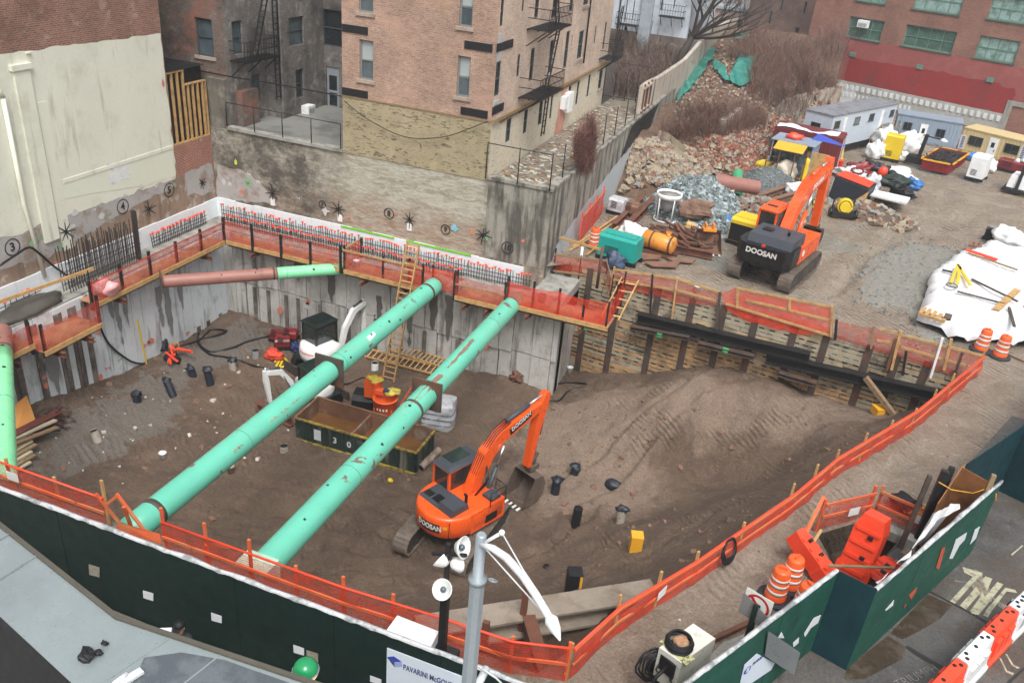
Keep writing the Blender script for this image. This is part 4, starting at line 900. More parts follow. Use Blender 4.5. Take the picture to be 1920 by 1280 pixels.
lag_net('dusty netting with tall mixed posts on the right part of the lagging edge',[(1567,598),(1640,612),(1720,632),(1844,664)],[(1567,632),(1640,655),(1700,672),(1790,705)],m_netdk,13,
  [(1570,596,1567,634,.11,m_blacksteel),(1640,608,1634,650,.09,m_woodold),(1690,617,1672,690,.11,m_wood),(1680,632,1664,690,.12,m_steel_rust),(1768,630,1745,705,.09,m_white),(1784,632,1770,690,.11,m_wood),(1805,658,1790,700,.09,m_steel_dk),(1700,655,1693,700,.1,m_blacksteel)],
  [(1650,615,1690,622),(1645,636,1690,642),(1690,625,1844,664),(1690,648,1810,682)])
# ---- right and front fences
rb=[G(*p) for p in ((1067,1272),(1153,1190),(1299,1095),(1385,1035),(1474,973),(1559,900),(1706,811),(1831,706))]
net_fence('long bright red netting fence along the haul road on the right',rb,[.98,.95,.85,.9,.9,.9,.95,1.0],m_netred,post=m_wood,pw=.08,every=1.9,over=.22,rails=(.96,.5),railm=m_orangewood,rw=(.04,.08),seed=21,edge=m_cap,side=1,amp=.12,
          sign=[(rb[1]+rb[2])/2+Vector((0,0,.6))])
nf=[(-20.5,13.0),(-18.6,13.02),(-15.25,13.05)]
net_fence('orange netting fence behind the left part of the dark green hoarding',[(x,y,0) for x,y in nf],1.05,m_net,post=m_wood,pw=.08,every=1.6,over=.25,rails=(.55,),railm=m_orangewood,seed=22,edge=m_cap,sign=[Vector((-18.2,12.95,.85))])
nf=[(-13.3,12.98),(-8.0,13.0),(-5.4,13.15),(-3.7,13.2),(-2.45,13.58)]
net_fence('orange netting fence behind the right part of the dark green hoarding to the corner',[(x,y,0) for x,y in nf],1.05,m_net,post=m_orangewood,pw=.08,every=1.5,over=.2,rails=(.55,),railm=m_orangewood,seed=23,edge=m_cap,braces=True)
mb=MB(); c=G(1350,1020,.55)
for k in range(5):mb.ring(c+Vector((.0,0,-.03*k)),.3+.015*k,.03,22,6,0,(HN.x,HN.y,.25),1.02,k,.03)
for i_,v_ in enumerate(mb.v):mb.v[i_]=(v_[0]+.28,v_[1]-.18,v_[2]+.1)
solo('hose_coil',mb,m_black,'coil of black hose hung on the red netting fence by the haul road','hose')
# ---- struts
t=NT('sea_green_paint'); c=t.vary(lin('#66BFA5'),.08,.8); c=t.mix(t.ramp(t.noise(1.1,det=6,stretch=(1,.25,1)),.52,.7,0,.55),c,lin('#82B89B')); c=t.mix(t.ramp(t.noise(1.2,det=3,dist=.5),.655,.675),c,lin('#75635A')); c=t.mix(t.ramp(t.noise(6,det=6,rough=.8),.66,.72,0,.8),c,lin('#5B5A4C'))
m_strut=t.fin(c,t.ramp(t.noise(2),.3,.7,.25,.45))
m_strut2=M('fresh_green_paint','#86DBA3',.35,var=.06,dirt='#6E7F6A',dt=(.66,.72)); m_primer=M('red_primer_steel','#97685E',.45,var=.1,dirt='#7B564C',dt=(.55,.7))
m_seam=M('weld_seam','#5D9C86',.5,dirt='#6E6A5A',dt=(.5,.65),ds=3)
def strut(label,P,Q,r,joints=(),m1=m_strut,part2=None,end=True):
 P,Q=Vector(P),Vector(Q); T_=thing('pipe_strut',label,'steel strut',P,0,'big pipe struts bracing the pit'); d=(Q-P).normalized(); L=(Q-P).length; mb=MB()
 n=24; k1=part2[0] if part2 else 1
 mb.tube([P+(Q-P)*(k*k1/n) for k in range(n+1)],r,28); mb.build('tube',m1,T_,True)
 if part2:mb=MB(); mb.tube([P+(Q-P)*(k1+(1-k1)*k/8) for k in range(9)],r*.99,28); mb.build('tube',part2[1],T_,True)
 for (f,w_,kind) in list(joints)+[(k*6.1/L-.04,.008,'b') for k in range(1,int(L/6.1)+1)]:
  c=P+(Q-P)*f; mb=MB()
  if kind == 'plate':mb.bar(c-d*.04,c+d*.04,r*2.9,r*2.9,0,(0,0,1)); 
  else:mb.tube([c-d*w_,c+d*w_],r+.012,28)
  mb.build('joint_plate' if kind == 'plate' else 'weld_band',m_steel_dk if w_ != .008 else m_seam,T_,True)
 rn=random.Random(int(L*100))
 for k in range(6):mb=MB(); f=rn.uniform(.05,.95); a_=rn.uniform(-.3,1.3); x=d.cross(Vector((0,0,1))).normalized(); nn=(x*math.sin(a_)+Vector((0,0,1))*math.cos(a_)); c=P+(Q-P)*f+nn*(r-.004); mb.tube([c,c+nn*.012],rn.uniform(.04,.07),9); mb.build('lifting_hole',m_black,T_,True)
 return T_
sr=.43
s1=strut('left of the two long sea green pipe struts crossing the pit',(-15.65,13.9,-1.05),(-15.5,34.5,-1.1),sr,[(.52,0,'plate'),(.055,.1,'b'),(.93,.08,'b'),(.975,.04,'b')])
s2=strut('right of the two long sea green pipe struts with large patches of bare rust',(-11.45,13.9,-1.05),(-11.5,34.6,-1.15),sr,[(.53,0,'plate'),(.47,.07,'b'),(.965,.04,'b')])
strut('reddish primer and pale green corner strut high in the left rear corner',(-26.9,28.3,-1.4),(-20.6,34.5,-1.55),.3,[(.0,.05,'plate'),(.58,.04,'b')],m_primer,(.6,m_strut2))
strut('pale green corner strut cut by the left edge of the photo',(-28.3,21.0,-1.05),(-20.2,13.95,-1.05),.36,[(.16,.04,'b')],m_primer,(.17,m_strut2))
mb=MB(); mb.hbeam((-6.6,14.3,-1.2),(-1.2,18.4,-1.2),.75,.6,.08); solo('corner_beam',mb,M('muddy_concrete_beam','#8A7F72',.85,var=.2,dirt='#6A5A4C',bump=.6,bs=9),'mud covered waler beam crossing the front right corner of the pit','steel beam')
mb=MB(); mb.bar((-4.1,15.9,-1.0),(-2.9,13.9,-.7),.35,.3); solo('brace_beam',mb,m_steel_rust,'short rust red brace between the muddy beam and the front netting','steel beam')
for (x,y,y2,l_) in ((912,1165,1270,'rusty post beside the street light in the front netting'),(988,1095,1150,'rusty post standing against the muddy corner beam')):
 p=G(x,y,.6 if x == 912 else .2); mb=MB(); mb.bar(p,(p.x,p.y,p.z-2.2),.16,.12); solo('steel_post',mb,m_steel_rust,l_,'post','rusty posts at the front corner')
# ---- tall ladder and stairs
def wood_ladder(label,P,Q,w_,side,n=None,group=None,mat=None,name='timber_ladder'):
 P,Q=Vector(P),Vector(Q); sd=Vector(side).normalized()*w_/2; T_=thing(name,label,'ladder',P,0,group); L=(Q-P).length; n=n or int(L/.3); up_=(Q-P).cross(sd).normalized()
 for s_ in (-1,1):mb=MB(); mb.bar(P+sd*s_,Q+sd*s_,.06,.1,0,up_); mb.build('stile',mat or m_wood,T_,True)
 for k in range(n):c=P+(Q-P)*((k+.5)/n)+up_*.05; mb=MB(); mb.bar(c-sd*1.1,c+sd*1.1,.07,.03,0,up_); mb.build('rung',mat or m_wood,T_,True)
 return T_
wood_ladder('tall timber ladder rising from the pit floor to the rear walkway',PG(728,715,.05),ony(775,455,33.45),.62,(1,0,0))
lp=PG(690,668,.2); lq=PG(828,702,.15)
wood_ladder('timber ladder lying on the pit floor against the rear wall',lp,lq,.6,(.1,1,.25),14,'ladders lying behind the orange mixer')
wood_ladder('second lying timber ladder angled across the first by the rear wall',PG(740,665,.4),PG(830,690,.3),.55,(.2,1,.3),12,'ladders lying behind the orange mixer')
wood_ladder('long red and grey aluminium ladder leaning low against the rear wall',PG(768,648,.9),PG(850,680,.6),.4,(.2,.3,1),16,'ladders lying behind the orange mixer',M('red_ladder_rail','#B24438',.5),'metal_ladder')
wood_ladder('short timber stair ladder down to the right end of the rear walkway',(-6.9,34.7,-1.0),(-6.6,36.6,.35),.8,(1,.1,0),5)
# ---- hoardings
m_wrap=M('dirty_white_wrap','#B9BBBC',.6,var=.15,vs=3,dirt='#77787A',dt=(.47,.6),ds=2.5,bump=.6,bs=9)
def hoard_mat(name,c,d):return M(name,c,.6,var=.15,vs=.7,dirt=d,dt=(.5,.75),ds=1.1,streak=d,st=(.56,.78),spec=.25)
m_hoardD=hoard_mat('dark_green_hoarding_paint','#0A211D','#071815'); m_hoardG=hoard_mat('green_hoarding_paint','#1B4A3E','#143A31'); m_hoardT=hoard_mat('teal_hoarding_paint','#11343A','#0C282D')
m_raw=M('plywood_edge','#8A6A42',.8,var=.2,dirt='#5F4A32')
def hoarding(label,P0,P1,mat,h=2.65,seam=1.22,group='green plywood hoardings',drape=True,seed=0,ext=0.,out=1):
 P0=Vector((P0[0],P0[1],0)); P1=Vector((P1[0],P1[1],0)); u=(P1-P0).normalized(); n=Vector((u.y,-u.x,0))*out; L=(P1-P0).length
 T_=thing('hoarding',label,'hoarding',(P0+P1)/2,0,group); F_=Facade(P0,u,n,T_); rn=random.Random(seed); a=0.
 while a < L-.01:
  b=min(a+seam*2,L); mb=MB(); d=rn.uniform(0,.012); F_.slab(mb,a+.004,b-.004,0.02,h+rn.uniform(-.012,.012),-.02,d+.004); mb.build('plywood_panel',mat,T_,True); a=b
 mb=MB(); F_.slab(mb,0,L,h-.25,h-.15,-.1,-.022); F_.slab(mb,0,L,.9,1.0,-.1,-.022); mb.build('rail',m_wood,T_,True)
 if drape:
  mb=MB(); N=int(L/.16); vs=[]; rows=[(-.1,h-.12),(-.07,h+.01),(-.02,h+.03),(.02,h+.012),(.025,h-.035)]
  for k in range(N+1):
   a=L*k/N; j=noise.noise(Vector((a*1.3,seed*5.1,0))); j2=noise.noise(Vector((a*4.1,seed*2.1,3)))
   for i,(dd,zz) in enumerate(rows):vs.append(F_.P(a,zz+.05*j2*(i in (0,4))+.03*abs(j)*(i == 2),dd+.05*j*(i < 3)-(.1*max(0,j-.25) if i == 0 else 0)))
  fs=[(k*5+i,k*5+5+i,k*5+6+i,k*5+1+i) for k in range(N) for i in range(4)]
  mb.add(vs,fs,0,True); mb.build('top_wrap',m_wrap,T_,True)
 return T_,F_
H1p,H2p,H3p,H4p=(-.6,10.9),(2.88,17.05),(3.74,16.78),(7.12,23.0)
TH1,FH1=hoarding('long dark green hoarding with small viewing windows and a white company sign along the front',(-24,10.9),H1p,m_hoardD,seed=1)
TH2,FH2=hoarding('green hoarding between the welding generator and the barrier trench carrying a tilted company sign',H1p,H2p,m_hoardG,seed=2)
TH2b,FH2b=hoarding('narrow dark teal hoarding return where the green hoarding steps out to the road',H2p,H3p,m_hoardT,seed=3,drape=False)
TH3,FH3=hoarding('green hoarding along the wet road with ragged white sheet on top and orange spray marks',H3p,H4p,m_hoardG,seed=4)
TH4,FH4=hoarding('dark teal hoarding at the right edge beyond the brown plywood box',(6.25,23.45),(8.3,26.9),m_hoardT,seed=5,drape=False)
TH5,FH5=hoarding('dark teal hoarding corner cut by the right edge of the photo',(8.45,27.1),(13,37),m_hoardT,seed=6,drape=False)
hoarding('end piece of teal hoarding turning in from the road at the right edge',(8.3,26.9),(9.3,26.4),m_hoardT,seed=7,drape=False)
def qpx(F,pts,mat,name,d=.02,par=None,n=None):
 P_=[F.px(*p) for p in pts]; mb=MB(); mb.extr([F.P(a,z,d) for a,z in P_],F.n*.008); return mb.build(name,mat,par or F.T,True)
def z6(x,y):return (640+x/3,960+y/3)
def zc(x,y):return (1380+x*.375,800+y*.375)
m_paper=M('white_notice','#C9CDD0',.6,var=.05); m_lexan=M('viewing_window_glass','#8A8578',.3,var=.3,vs=4)
def zl(x,y):return (x/2.286,720+y/2.286)
for c in (((384,768),(430,782),(430,824),(386,812)),((1316,1135),(1366,1150),(1366,1192),(1318,1178))):
 o=qpx(FH1,[zl(*p) for p in c],m_lexan,'viewing_window'); 
for c in (((616,880),(660,893),(660,925),(618,912)),((908,975),(953,990),(953,1020),(910,1008)),((1260,1112),(1306,1128),(1306,1158),(1262,1145))):qpx(FH1,[zl(*p) for p in c],m_paper,'notice')
qpx(FH1,[z6(165,912),z6(228,935),z6(228,965),z6(165,945)],m_paper,'notice')
m_sign=M('pale_sign_board','#C3CDD8',.45,var=.04); m_navy=M('navy_ink','#3A4470',.5,var=.02); m_blue=M('blue_ink','#2D3FA0',.5,var=.02); m_ltblue=M('light_blue_ink','#8E9BC8',.5,var=.02)
aL,zT=FH1.px(*z6(262,755)); sgn=MB(); FH1.slab(sgn,aL,aL+3.0,zT-1.3,zT,.02,.04); sg=sgn.build('company_sign',m_sign,TH1,True)
iv1=wmat(TH1).inverted()
a0,z0=FH1.px(*z6(355,848)); a1,_=FH1.px(*z6(660,945))
def fit_text(F,txt,a0,a1,z,cap,d,mat,par,inv,name='lettering',bold=.012,shear=0):
 vs,fs=text_mb(txt,1.0,bold,.004); xs=[v.x for v in vs]; ys=[v.y for v in vs]; w_=max(xs)-min(xs); h_=max(ys)-min(ys)
 u=F.u; mb=MB(); flip=F.u.cross(Vector((0,0,1))).dot(F.n) < 0
 pts=[]
 for v in vs:
  q=(v.x-min(xs))/w_; r_=(v.y-min(ys))/h_*cap; a=(a0+(a1-a0)*q)+shear*r_; pts.append(F.P(a,z+r_,d+v.z))
 mb.add(pts,fs); return mb.build(name,mat,par,True,inv=inv)
wd_=(a1-a0)/.955
fit_text(FH1,'PAVARINI McGOVERN',a0,a0+wd_,z0-.13,.155,.046,m_navy,sg,iv1)
fit_text(FH1,'CONSTRUCTION MANAGER',a0+.3,a0+1.5,z0-.5,.06,.046,m_navy,sg,iv1)
ac,zz_=FH1.px(*z6(305,826)); mb=MB(); r_=.17
for q in (((-1,.2),(-.1,.75),(.95,.35),(0,-.15)),):mb.extr([FH1.P(ac+x*r_,zz_+y*r_,.044) for x,y in q],FH1.n*.004)
mb.build('logo_top',m_blue,sg,True,inv=iv1)
mb=MB(); mb.extr([FH1.P(ac+x*r_,zz_+y*r_,.044) for x,y in ((-1,.15),(0,-.2),(0,-1.0),(-.35,-.6))],FH1.n*.004); mb.build('logo_left',m_navy,sg,True,inv=iv1)
mb=MB(); mb.extr([FH1.P(ac+x*r_,zz_+y*r_,.044) for x,y in ((.05,-.2),(1,.25),(1,-.5),(.05,-1.0))],FH1.n*.004); mb.build('logo_right',m_ltblue,sg,True,inv=iv1)
def zs(x,y):return (1180+x/6.4,1080+y/6.4)
sg2=qpx(FH2,[zs(1370,1050),zs(1520,915),zs(1735,1030),zs(1690,1110),zs(1290,1380)],m_sign,'company_sign',.02); iv2=wmat(TH2).inverted()
a0,z0=FH2.px(*zs(1465,1050)); a1,z1=FH2.px(*zs(1605,930)); fit_text(FH2,'PAVARINI',a0,a1,(z0+z1)/2-.04,.1,.032,m_navy,sg2,iv2)
ac,zq=FH2.px(*zs(1405,1105)); mb=MB(); mb.extr([FH2.P(ac+x*.13,zq+y*.13,.03) for x,y in ((-1,.2),(-.1,.75),(.95,.35),(.9,-.5),(0,-1),(-.9,-.6))],FH2.n*.004); mb.build('logo',m_blue,sg2,True,inv=iv2)
mb=MB(); mb.extr([FH2.P(ac+x*.05,zq+y*.07,.036) for x,y in ((-1,-1),(1,-1),(1,1),(-1,1))],FH2.n*.003); mb.build('logo_window',m_sign,sg2,True,inv=iv2)
for c in ((zc(223,1020),zc(236,1050),zc(205,1050)),(zc(280,1075),zc(310,1048),zc(308,1075),zc(282,1096)),(zc(335,1030),zc(385,950),zc(420,935),zc(405,975),zc(370,1000),zc(340,1045))):qpx(FH2,c,m_paper,'notice',.022)
for c in ((zc(742,912),zc(785,862),zc(780,888),zc(745,915)),(zc(1062,655),zc(1095,560),zc(1150,525),zc(1140,560),zc(1112,590),zc(1078,655)),(zc(1165,585),zc(1190,510),zc(1215,495),zc(1195,555))):qpx(FH3,c,m_paper,'notice',.02)
for c in ((zc(995,700),zc(1025,600),zc(1042,600),(zc(1010,710))),(zc(860,840),zc(900,797),zc(895,820),zc(870,860)),(zc(835,905),zc(840,880),zc(848,882))):qpx(FH3,c,M('orange_mark','#A8492F',.8),'spray_mark',.02)
mb=MB(); P_=[FH2.px(*zs(*p)) for p in ((1640,630),(1890,790),(1820,1060),(1600,930))]; mb.extr([FH2.P(a,z,.05+.3*(i in (1,2))) for i,(a,z) in enumerate(P_)],(0,0,.01)+Vector((0,0,0)) if False else FH2.n*.015)
solo('metal_flap',mb,M('galvanised_sheet','#8E9496',.35,.6),'bent grey metal sheet sticking out of the green hoarding above the tilted sign','metal sheet')
# ---- road details
m_mark=M('worn_road_paint','#A9A68C',.6,var=.15,dirt='#6D6A60',dt=(.5,.62),ds=5); m_tar=M('tar_strip','#2B2A2A',.4,var=.1); m_patchd=M('wet_patch','#3F3429',.25,var=.3,vs=2,dirt='#544A40',dt=(.5,.6))
def zr(x,y):return (1700+x/4.267,980+y/4.267)
def gp(pts,z,mat,name,kind='structure'):
 mb=MB(); mb.add([G(x,y,z) for x,y in pts],[tuple(range(len(pts)))]); o=mb.build(name,mat); o['kind']=kind; return o
zz_=.014
gp([zr(445,350),zr(600,395),zr(610,415),zr(560,440),zr(520,425),zr(460,395)],zz_,m_mark,'road_marking'); gp([zr(560,395),zr(612,392),zr(385,645),zr(345,625)],zz_+.004,m_mark,'road_marking')
gp([zr(630,425),zr(685,445),zr(475,690),zr(425,660)],zz_,m_mark,'road_marking'); gp([zr(640,430),zr(685,445),zr(600,640),zr(555,735),zr(505,705),zr(590,590)],zz_+.004,m_mark,'road_marking')
gp([zr(725,470),zr(775,490),zr(575,735),zr(515,720)],zz_+.008,m_mark,'road_marking'); gp([zr(790,515),zr(870,535),zr(885,560),zr(800,545),zr(690,690),zr(650,755),zr(612,735),zr(640,690)],zz_,m_mark,'road_marking')
gp([zr(835,250),zr(925,175),zr(932,185),zr(840,262)],zz_,m_mark,'road_marking'); gp([zr(740,1075),zr(755,1080),zr(805,1180),zr(860,1200),zr(845,1215),zr(795,1190)],zz_,m_mark,'road_marking'); gp([zr(790,1045),zr(805,1050),zr(855,1130),zr(905,1155),zr(890,1165),zr(845,1145)],zz_,m_mark,'road_marking')
gp([zr(170,545),zr(195,545),zr(680,800),zr(665,815),zr(480,705)],.018,m_tar,'road_joint'); gp([zr(0,975),zr(320,1160),zr(300,1185),zr(130,1090),zr(0,1005)],.018,m_tar,'road_joint')
gp([zc(555,1200),zc(760,1045),zc(850,1100),zc(830,1160),zc(640,1260),zc(540,1260)],.011,m_patchd,'road_patch'); gp([zc(770,1030),zc(960,835),zc(1080,890),zc(1020,960),zc(860,1050),zc(830,1060)],.011,m_patchd,'road_patch')
mb=MB(); p=G(*zr(85,1225),.016); put_text(mb,'TRIUMPH',.34,p,G(*zr(165,1200),.016)-G(*zr(0,1275),.016),Vector((.4,.9,0)),depth=.001,bold=-.02); o=mb.build('chalk_lettering',M('chalk','#8E8C88',.8)); o['kind']='structure'
gp([zr(800,1270),zr(939,1150),zr(939,1175),zr(830,1280)],.016,m_tar,'road_joint')
# ---- water filled barriers
m_bor=M('orange_barrier_plastic','#EC4A2C',.4,var=.06,dirt='#B4553C',dt=(.62,.75)); m_bwh=M('white_barrier_plastic','#D9DBDC',.4,var=.05,dirt='#A7A7A4',dt=(.58,.72),ds=2)
def barrier(P0,P1,mat,label,h=1.05,group='orange and white water filled barriers'):
 P0=Vector((P0.x,P0.y,0)); P1=Vector((P1.x,P1.y,0)); c=(P0+P1)/2; u=(P1-P0).normalized(); L=(P1-P0).length; rz=math.atan2(u.y,u.x)
 T_=thing('water_barrier',label,'barrier',c,rz,group); mb=MB()
 prof=[(-.3,.02),(-.3,.16),(-.24,.2),(-.2,.42),(-.15,h-.04),(-.12,h),(.12,h),(.15,h-.04),(.2,.42),(.24,.2),(.3,.16),(.3,.02)]
 mb.extr([(-L/2+.02,y,z) for y,z in prof],(L-.04,0,0)); mb.build('shell',mat,T_)
 for s_ in (-1,1):
  for k in range(3):mb=MB(); mb.box((-L/2+.35+(L-.7)*k/2,s_*.2,.52),(.3,.09,.5)); mb.build('side_pocket',mat,T_)
 for k in (-1,0,1):mb=MB(); mb.lathe([(.05,0),(.05,.012)],(k*(L/2-.16),-.045*(k != 0),h),8); mb.build('filler_hole',m_black,T_)
 for k in (-1,1):mb=MB(); mb.lathe([(.05,0),(.05,.012)],(k*(L/2-.3),.045,h),8); mb.build('filler_hole',m_black,T_)
 return T_
bp=[G(*zr(*p),1.05) for p in ((120,1380),(445,1100),(660,880),(858,680),(985,560))]
bp[0]=bp[1]+(bp[1]-bp[2])*1.3
for i in range(4):barrier(bp[i],bp[i+1],(m_bor,m_bwh)[i % 2],['orange water filled barrier at the bottom edge nearest the chalk lettering','white water filled barrier between two orange ones on the wet road','orange water filled barrier beside the word painted on the road','white water filled barrier at the right edge of the photo'][i])
def upended(label,c,h,w_,d_,rz,tilt,group='orange barriers dumped in the trench'):
 T_=thing('upended_barrier',label,'barrier',c,rz,group); m_=Matrix.Rotation(tilt,3,'X'); mb=MB()
 out=[(-w_/2,0),(w_/2,0),(w_*.5,h*.25),(w_*.42,h*.3),(w_*.42,h*.8),(w_*.3,h),(-w_*.3,h),(-w_*.42,h*.8),(-w_*.42,h*.3),(-w_*.5,h*.25)]
 mb.extr([m_ @ Vector((x,-d_/2,z)) for x,z in out],m_ @ Vector((0,d_,0))); mb.build('shell',m_bor,T_)
 for k in range(4):mb=MB(); mb.box(m_ @ Vector((0,-d_/2-.02,h*(.2+.2*k))),(w_*.7,.06,.1),0,0,m_); mb.build('rib',m_bor,T_)
 for k in (.4,.7):mb=MB(); mb.box(m_ @ Vector((w_*.12,-d_/2-.032,h*k+.05)),(.13,.07,.1),0,0,m_); mb.build('fork_slot',m_black,T_)
 return T_
upended('big orange water barrier standing on end in the trench behind the green hoarding',G(1603,1062,.3)+Vector((0,0,-.5)),2.1,.95,.6,R(-22),R(-14))
upended('ribbed orange barrier lying half across the trench edge beside the upended one',G(1560,1072,.5)+Vector((0,0,-.3)),1.5,.5,.5,R(60),R(-62))
upended('small orange barrier end showing between the sheet and the teal hoarding return',G(1655,1068,.6)+Vector((0,0,-.4)),.7,.6,.5,R(-40),R(-30))
m_borange=M('barrel_orange','#E9622C',.45,var=.05,dirt='#B45F3D',dt=(.62,.75)); m_refl=M('reflective_white','#D8D6D2',.35,dirt='#B3AFA8')
def barrel_proto():
 T_=thing('traffic_barrel','x','traffic barrel',(0,0,0),0,'orange traffic barrels'); mb=MB()
 mb.lathe([(.3,.05),(.29,.1),(.285,.22),(.27,.24),(.265,.4),(.255,.42),(.25,.62),(.24,.64),(.235,.84),(.225,.86),(.22,.96),(.2,1.0),(.08,1.01),(.001,1.01)],(0,0,0),20); mb.build('drum',m_borange,T_)
 for z0,z1,r0,r1 in ((.27,.38,.272,.268),(.5,.61,.257,.253),(.7,.79,.243,.24)):mb=MB(); mb.lathe([(r0,z0),(r1,z1)],(0,0,0),20); mb.build('reflective_band',m_refl,T_)
 mb=MB(); mb.lathe([(.46,0),(.47,.03),(.42,.08),(.3,.09),(.29,.02)],(0,0,0),18); mb.build('rubber_base',M('rubber','#2C3036',.7),T_)
 mb=MB(); mb.box((0,0,1.05),(.22,.03,.07)); mb.build('handle',m_borange,T_); return T_
bpz=[(1452,1120,'orange and white traffic barrel in front by the hoarding top beside the road sign'),(1478,1098,'orange and white traffic barrel tucked behind another beside the leaning boards'),(1500,1150,'orange traffic barrel with only its lid showing over the green hoarding'),(1838,656,'left of two traffic barrels at the corner of the haul road fence'),(1873,668,'right of two traffic barrels at the corner of the haul road fence'),(1113,462,'orange traffic barrel beside the red netting panel at the grey parged wall')]
bproto=barrel_proto()
for i,(x,y,l_) in enumerate(bpz):
 q=G(x,y,.0)
 if i == 0:bproto.location=q; bproto['label']=l_
 else:dup(bproto,q,i*1.1,l_)
net_fence('short orange netting panel on the far side of the barrier trench',[G(1534,991),G(1626,969)],.95,m_net,post=m_orangewood,pw=.09,over=.4,rails=(.5,.98),railm=m_orangewood,seed=31,every=1.4,sign=[G(1588,981)+Vector((0,-.1,.6))])
net_fence('short orange netting panel to the right of the barrier trench',[G(1639,961),G(1725,999)],.85,m_net,post=m_orangewood,pw=.09,over=.4,rails=(.4,.98),railm=m_orangewood,seed=32,every=1.6,sign=[G(1716,996)+Vector((0,-.1,.55))])
mb=MB(); mb.bar(G(1628,980,.15),G(1720,1020,.15),.35,.3); solo('concrete_kerb_beam',mb,m_conc,'long concrete beam below the right netting panel of the trench','beam')
for i,(a,b,w_,m_,l_) in enumerate((((1545,930,1.2),(1488,1050,.1),.09,m_orangewood,'longest orange board leaning beside the traffic barrels'),((1530,955,.9),(1490,1045,.1),.1,m_wood,'brown board leaning beside the traffic barrels'),((1522,975,.7),(1483,1045,.2),.1,m_orangewood,'short orange board leaning nearest the traffic barrels'),((1540,993,.6),(1497,1062,.1),.08,m_wood,'yellow pole leaning nearest the upended barrier'),((1553,1060,.9),(1678,1064,1.0),.08,m_woodold,'long weathered board laid across the trench in front of the orange barrier'),((1632,1035,.5),(1668,1060,.8),.09,m_wood,'short yellow plank slanting from the upended barrier to the hoarding'))):
 mb=MB(); mb.bar(G(*a),G(*b),w_,.045); solo('loose_board',mb,m_,l_,'board','loose boards round the trench')
p0,p1,p2=Vector((5.6,22.2,0)),Vector((6.1,23.3,0)),Vector((7.0,22.9,0))
T_=thing('plywood_enclosure','brown plywood box with tall mixed posts inside the end of the green hoarding','enclosure',(6.2,22.8,0)); m_brply=M('brown_plywood','#8A5B35',.7,var=.3,vs=1.5,dirt='#5E3B22')
mb=MB(); mb.extr([p1,p2,p2+Vector((0,0,2.5)),p1+Vector((0,0,2.6))],(0,.03,0)); mb.build('back_panel',m_brply,T_,True); mb=MB(); mb.extr([p0,p1,p1+Vector((0,0,2.6)),p0+Vector((0,0,1.9))],(.03,0,0)); mb.build('side_panel',m_brply,T_,True)
for (a,h,w_,m_) in (((5.15,22.3),2.5,.13,m_steel_dk),((5.55,22.6),2.6,.2,m_blacksteel),((5.75,22.9),2.6,.15,m_blacksteel),((6.6,22.2),3.1,.12,m_woodold)):mb=MB(); mb.bar((a[0],a[1],0),(a[0]+.1,a[1]+.25,h),w_); mb.build('post',m_,T_,True)
mb=MB(); mb.tube([(5.5,22.5,2.4),(5.9,22.6,2.2),(6.5,22.8,2.15),(7.0,22.95,2.5),(7.1,22.8,2.1)],.018,5); solo('yellow_rope',mb,m_yel,'thin yellow rope strung over the brown plywood box','rope')
mb=MB(); mb.lump(G(1697,946,.15),(.45,.35,.25),4,.5,14,8); solo('rubbish_bag',mb,m_black,'black rubbish bag on the mud beside the right trench netting','bag')
rn=random.Random(9)
for i in range(5):q=G(1718+i*7,955+i*3,.12+.05*i); mb=MB(); mb.bar(q-Vector((.35,.3,0)),q+Vector((.3,.35,.05)),.09,.05); solo('timber_offcut',mb,m_wood,'pale timber offcut in the little pile beside the black rubbish bag','offcut','timber offcuts by the black bag')
mb=MB()
P_=[FH3.px(*zc(*c)) for c in ((700,780),(780,690),(880,610),(980,480),(1105,400),(1110,380),(1070,380),(985,430),(905,560),(860,640),(770,700),(690,770))]
patch(FH3,mb,P_,.05,.2,.05,2)
for v in range(len(mb.v)):x,y,z=mb.v[v]; q=noise.noise(Vector((x*3,y*3,z*3)))*.07; mb.v[v]=(x+q*.9,y-q*.4,z)
solo('torn_sheet',mb,m_white,'torn white plastic sheet hanging over the top of the green hoarding by the road','plastic sheet')
mb=MB(); mb.quad(*[G(*zc(*c),z) for c,z in (((985,430),2.75),((1105,385),2.75),((960,560),1.9),((880,610),1.9))]); solo('grey_tarp',mb,M('grey_tarp','#8C8A90',.6,var=.1),'grey mesh tarpaulin slung inside the green hoarding over the trench','tarpaulin')
# ---- welding generator
T_=thing('welding_generator','cream white towable welding generator with a hose coil on top behind the green hoarding','generator',G(1280,1250,.3)); zt_=1.45
q=[G(x,y,zt_) for x,y in ((1300,1168),(1342,1196),(1278,1242),(1236,1213))]; m_cream3=M('cream_white_enamel','#D9D7CB',.35,var=.05,dirt='#9F9A8A',dt=(.58,.74),ds=3)
mb=MB(); mb.extr(q,(0,0,-.95)); mb.build('housing',m_cream3,T_,True)
cq=sum(q,Vector())/4; u_=(q[1]-q[2]).normalized(); v_=(q[0]-q[1]).normalized()
mb=MB(); mb.box(cq+Vector((0,0,-1.15)),((q[1]-q[2]).length*1.1,(q[0]-q[1]).length*.9,.35),math.atan2(u_.y,u_.x)); mb.build('chassis',m_black,T_,True)
for s_ in (-1,1):mb=MB(); c=cq-v_*s_*.62; mb.lathe([(.3,-.1),(.32,0),(.3,.1)],Vector((c.x,c.y,.32)),16,0,v_); mb.build('wheel',m_black,T_,True)
e0=q[3]; e1=q[2]; nn=-u_
mb=MB(); c=e0+(e1-e0)*.5+nn*.02+Vector((0,0,-.35)); mb.box(c,(.05,.42,.42),math.atan2(u_.y,u_.x)); mb.build('exhaust_grille',m_black,T_,True)
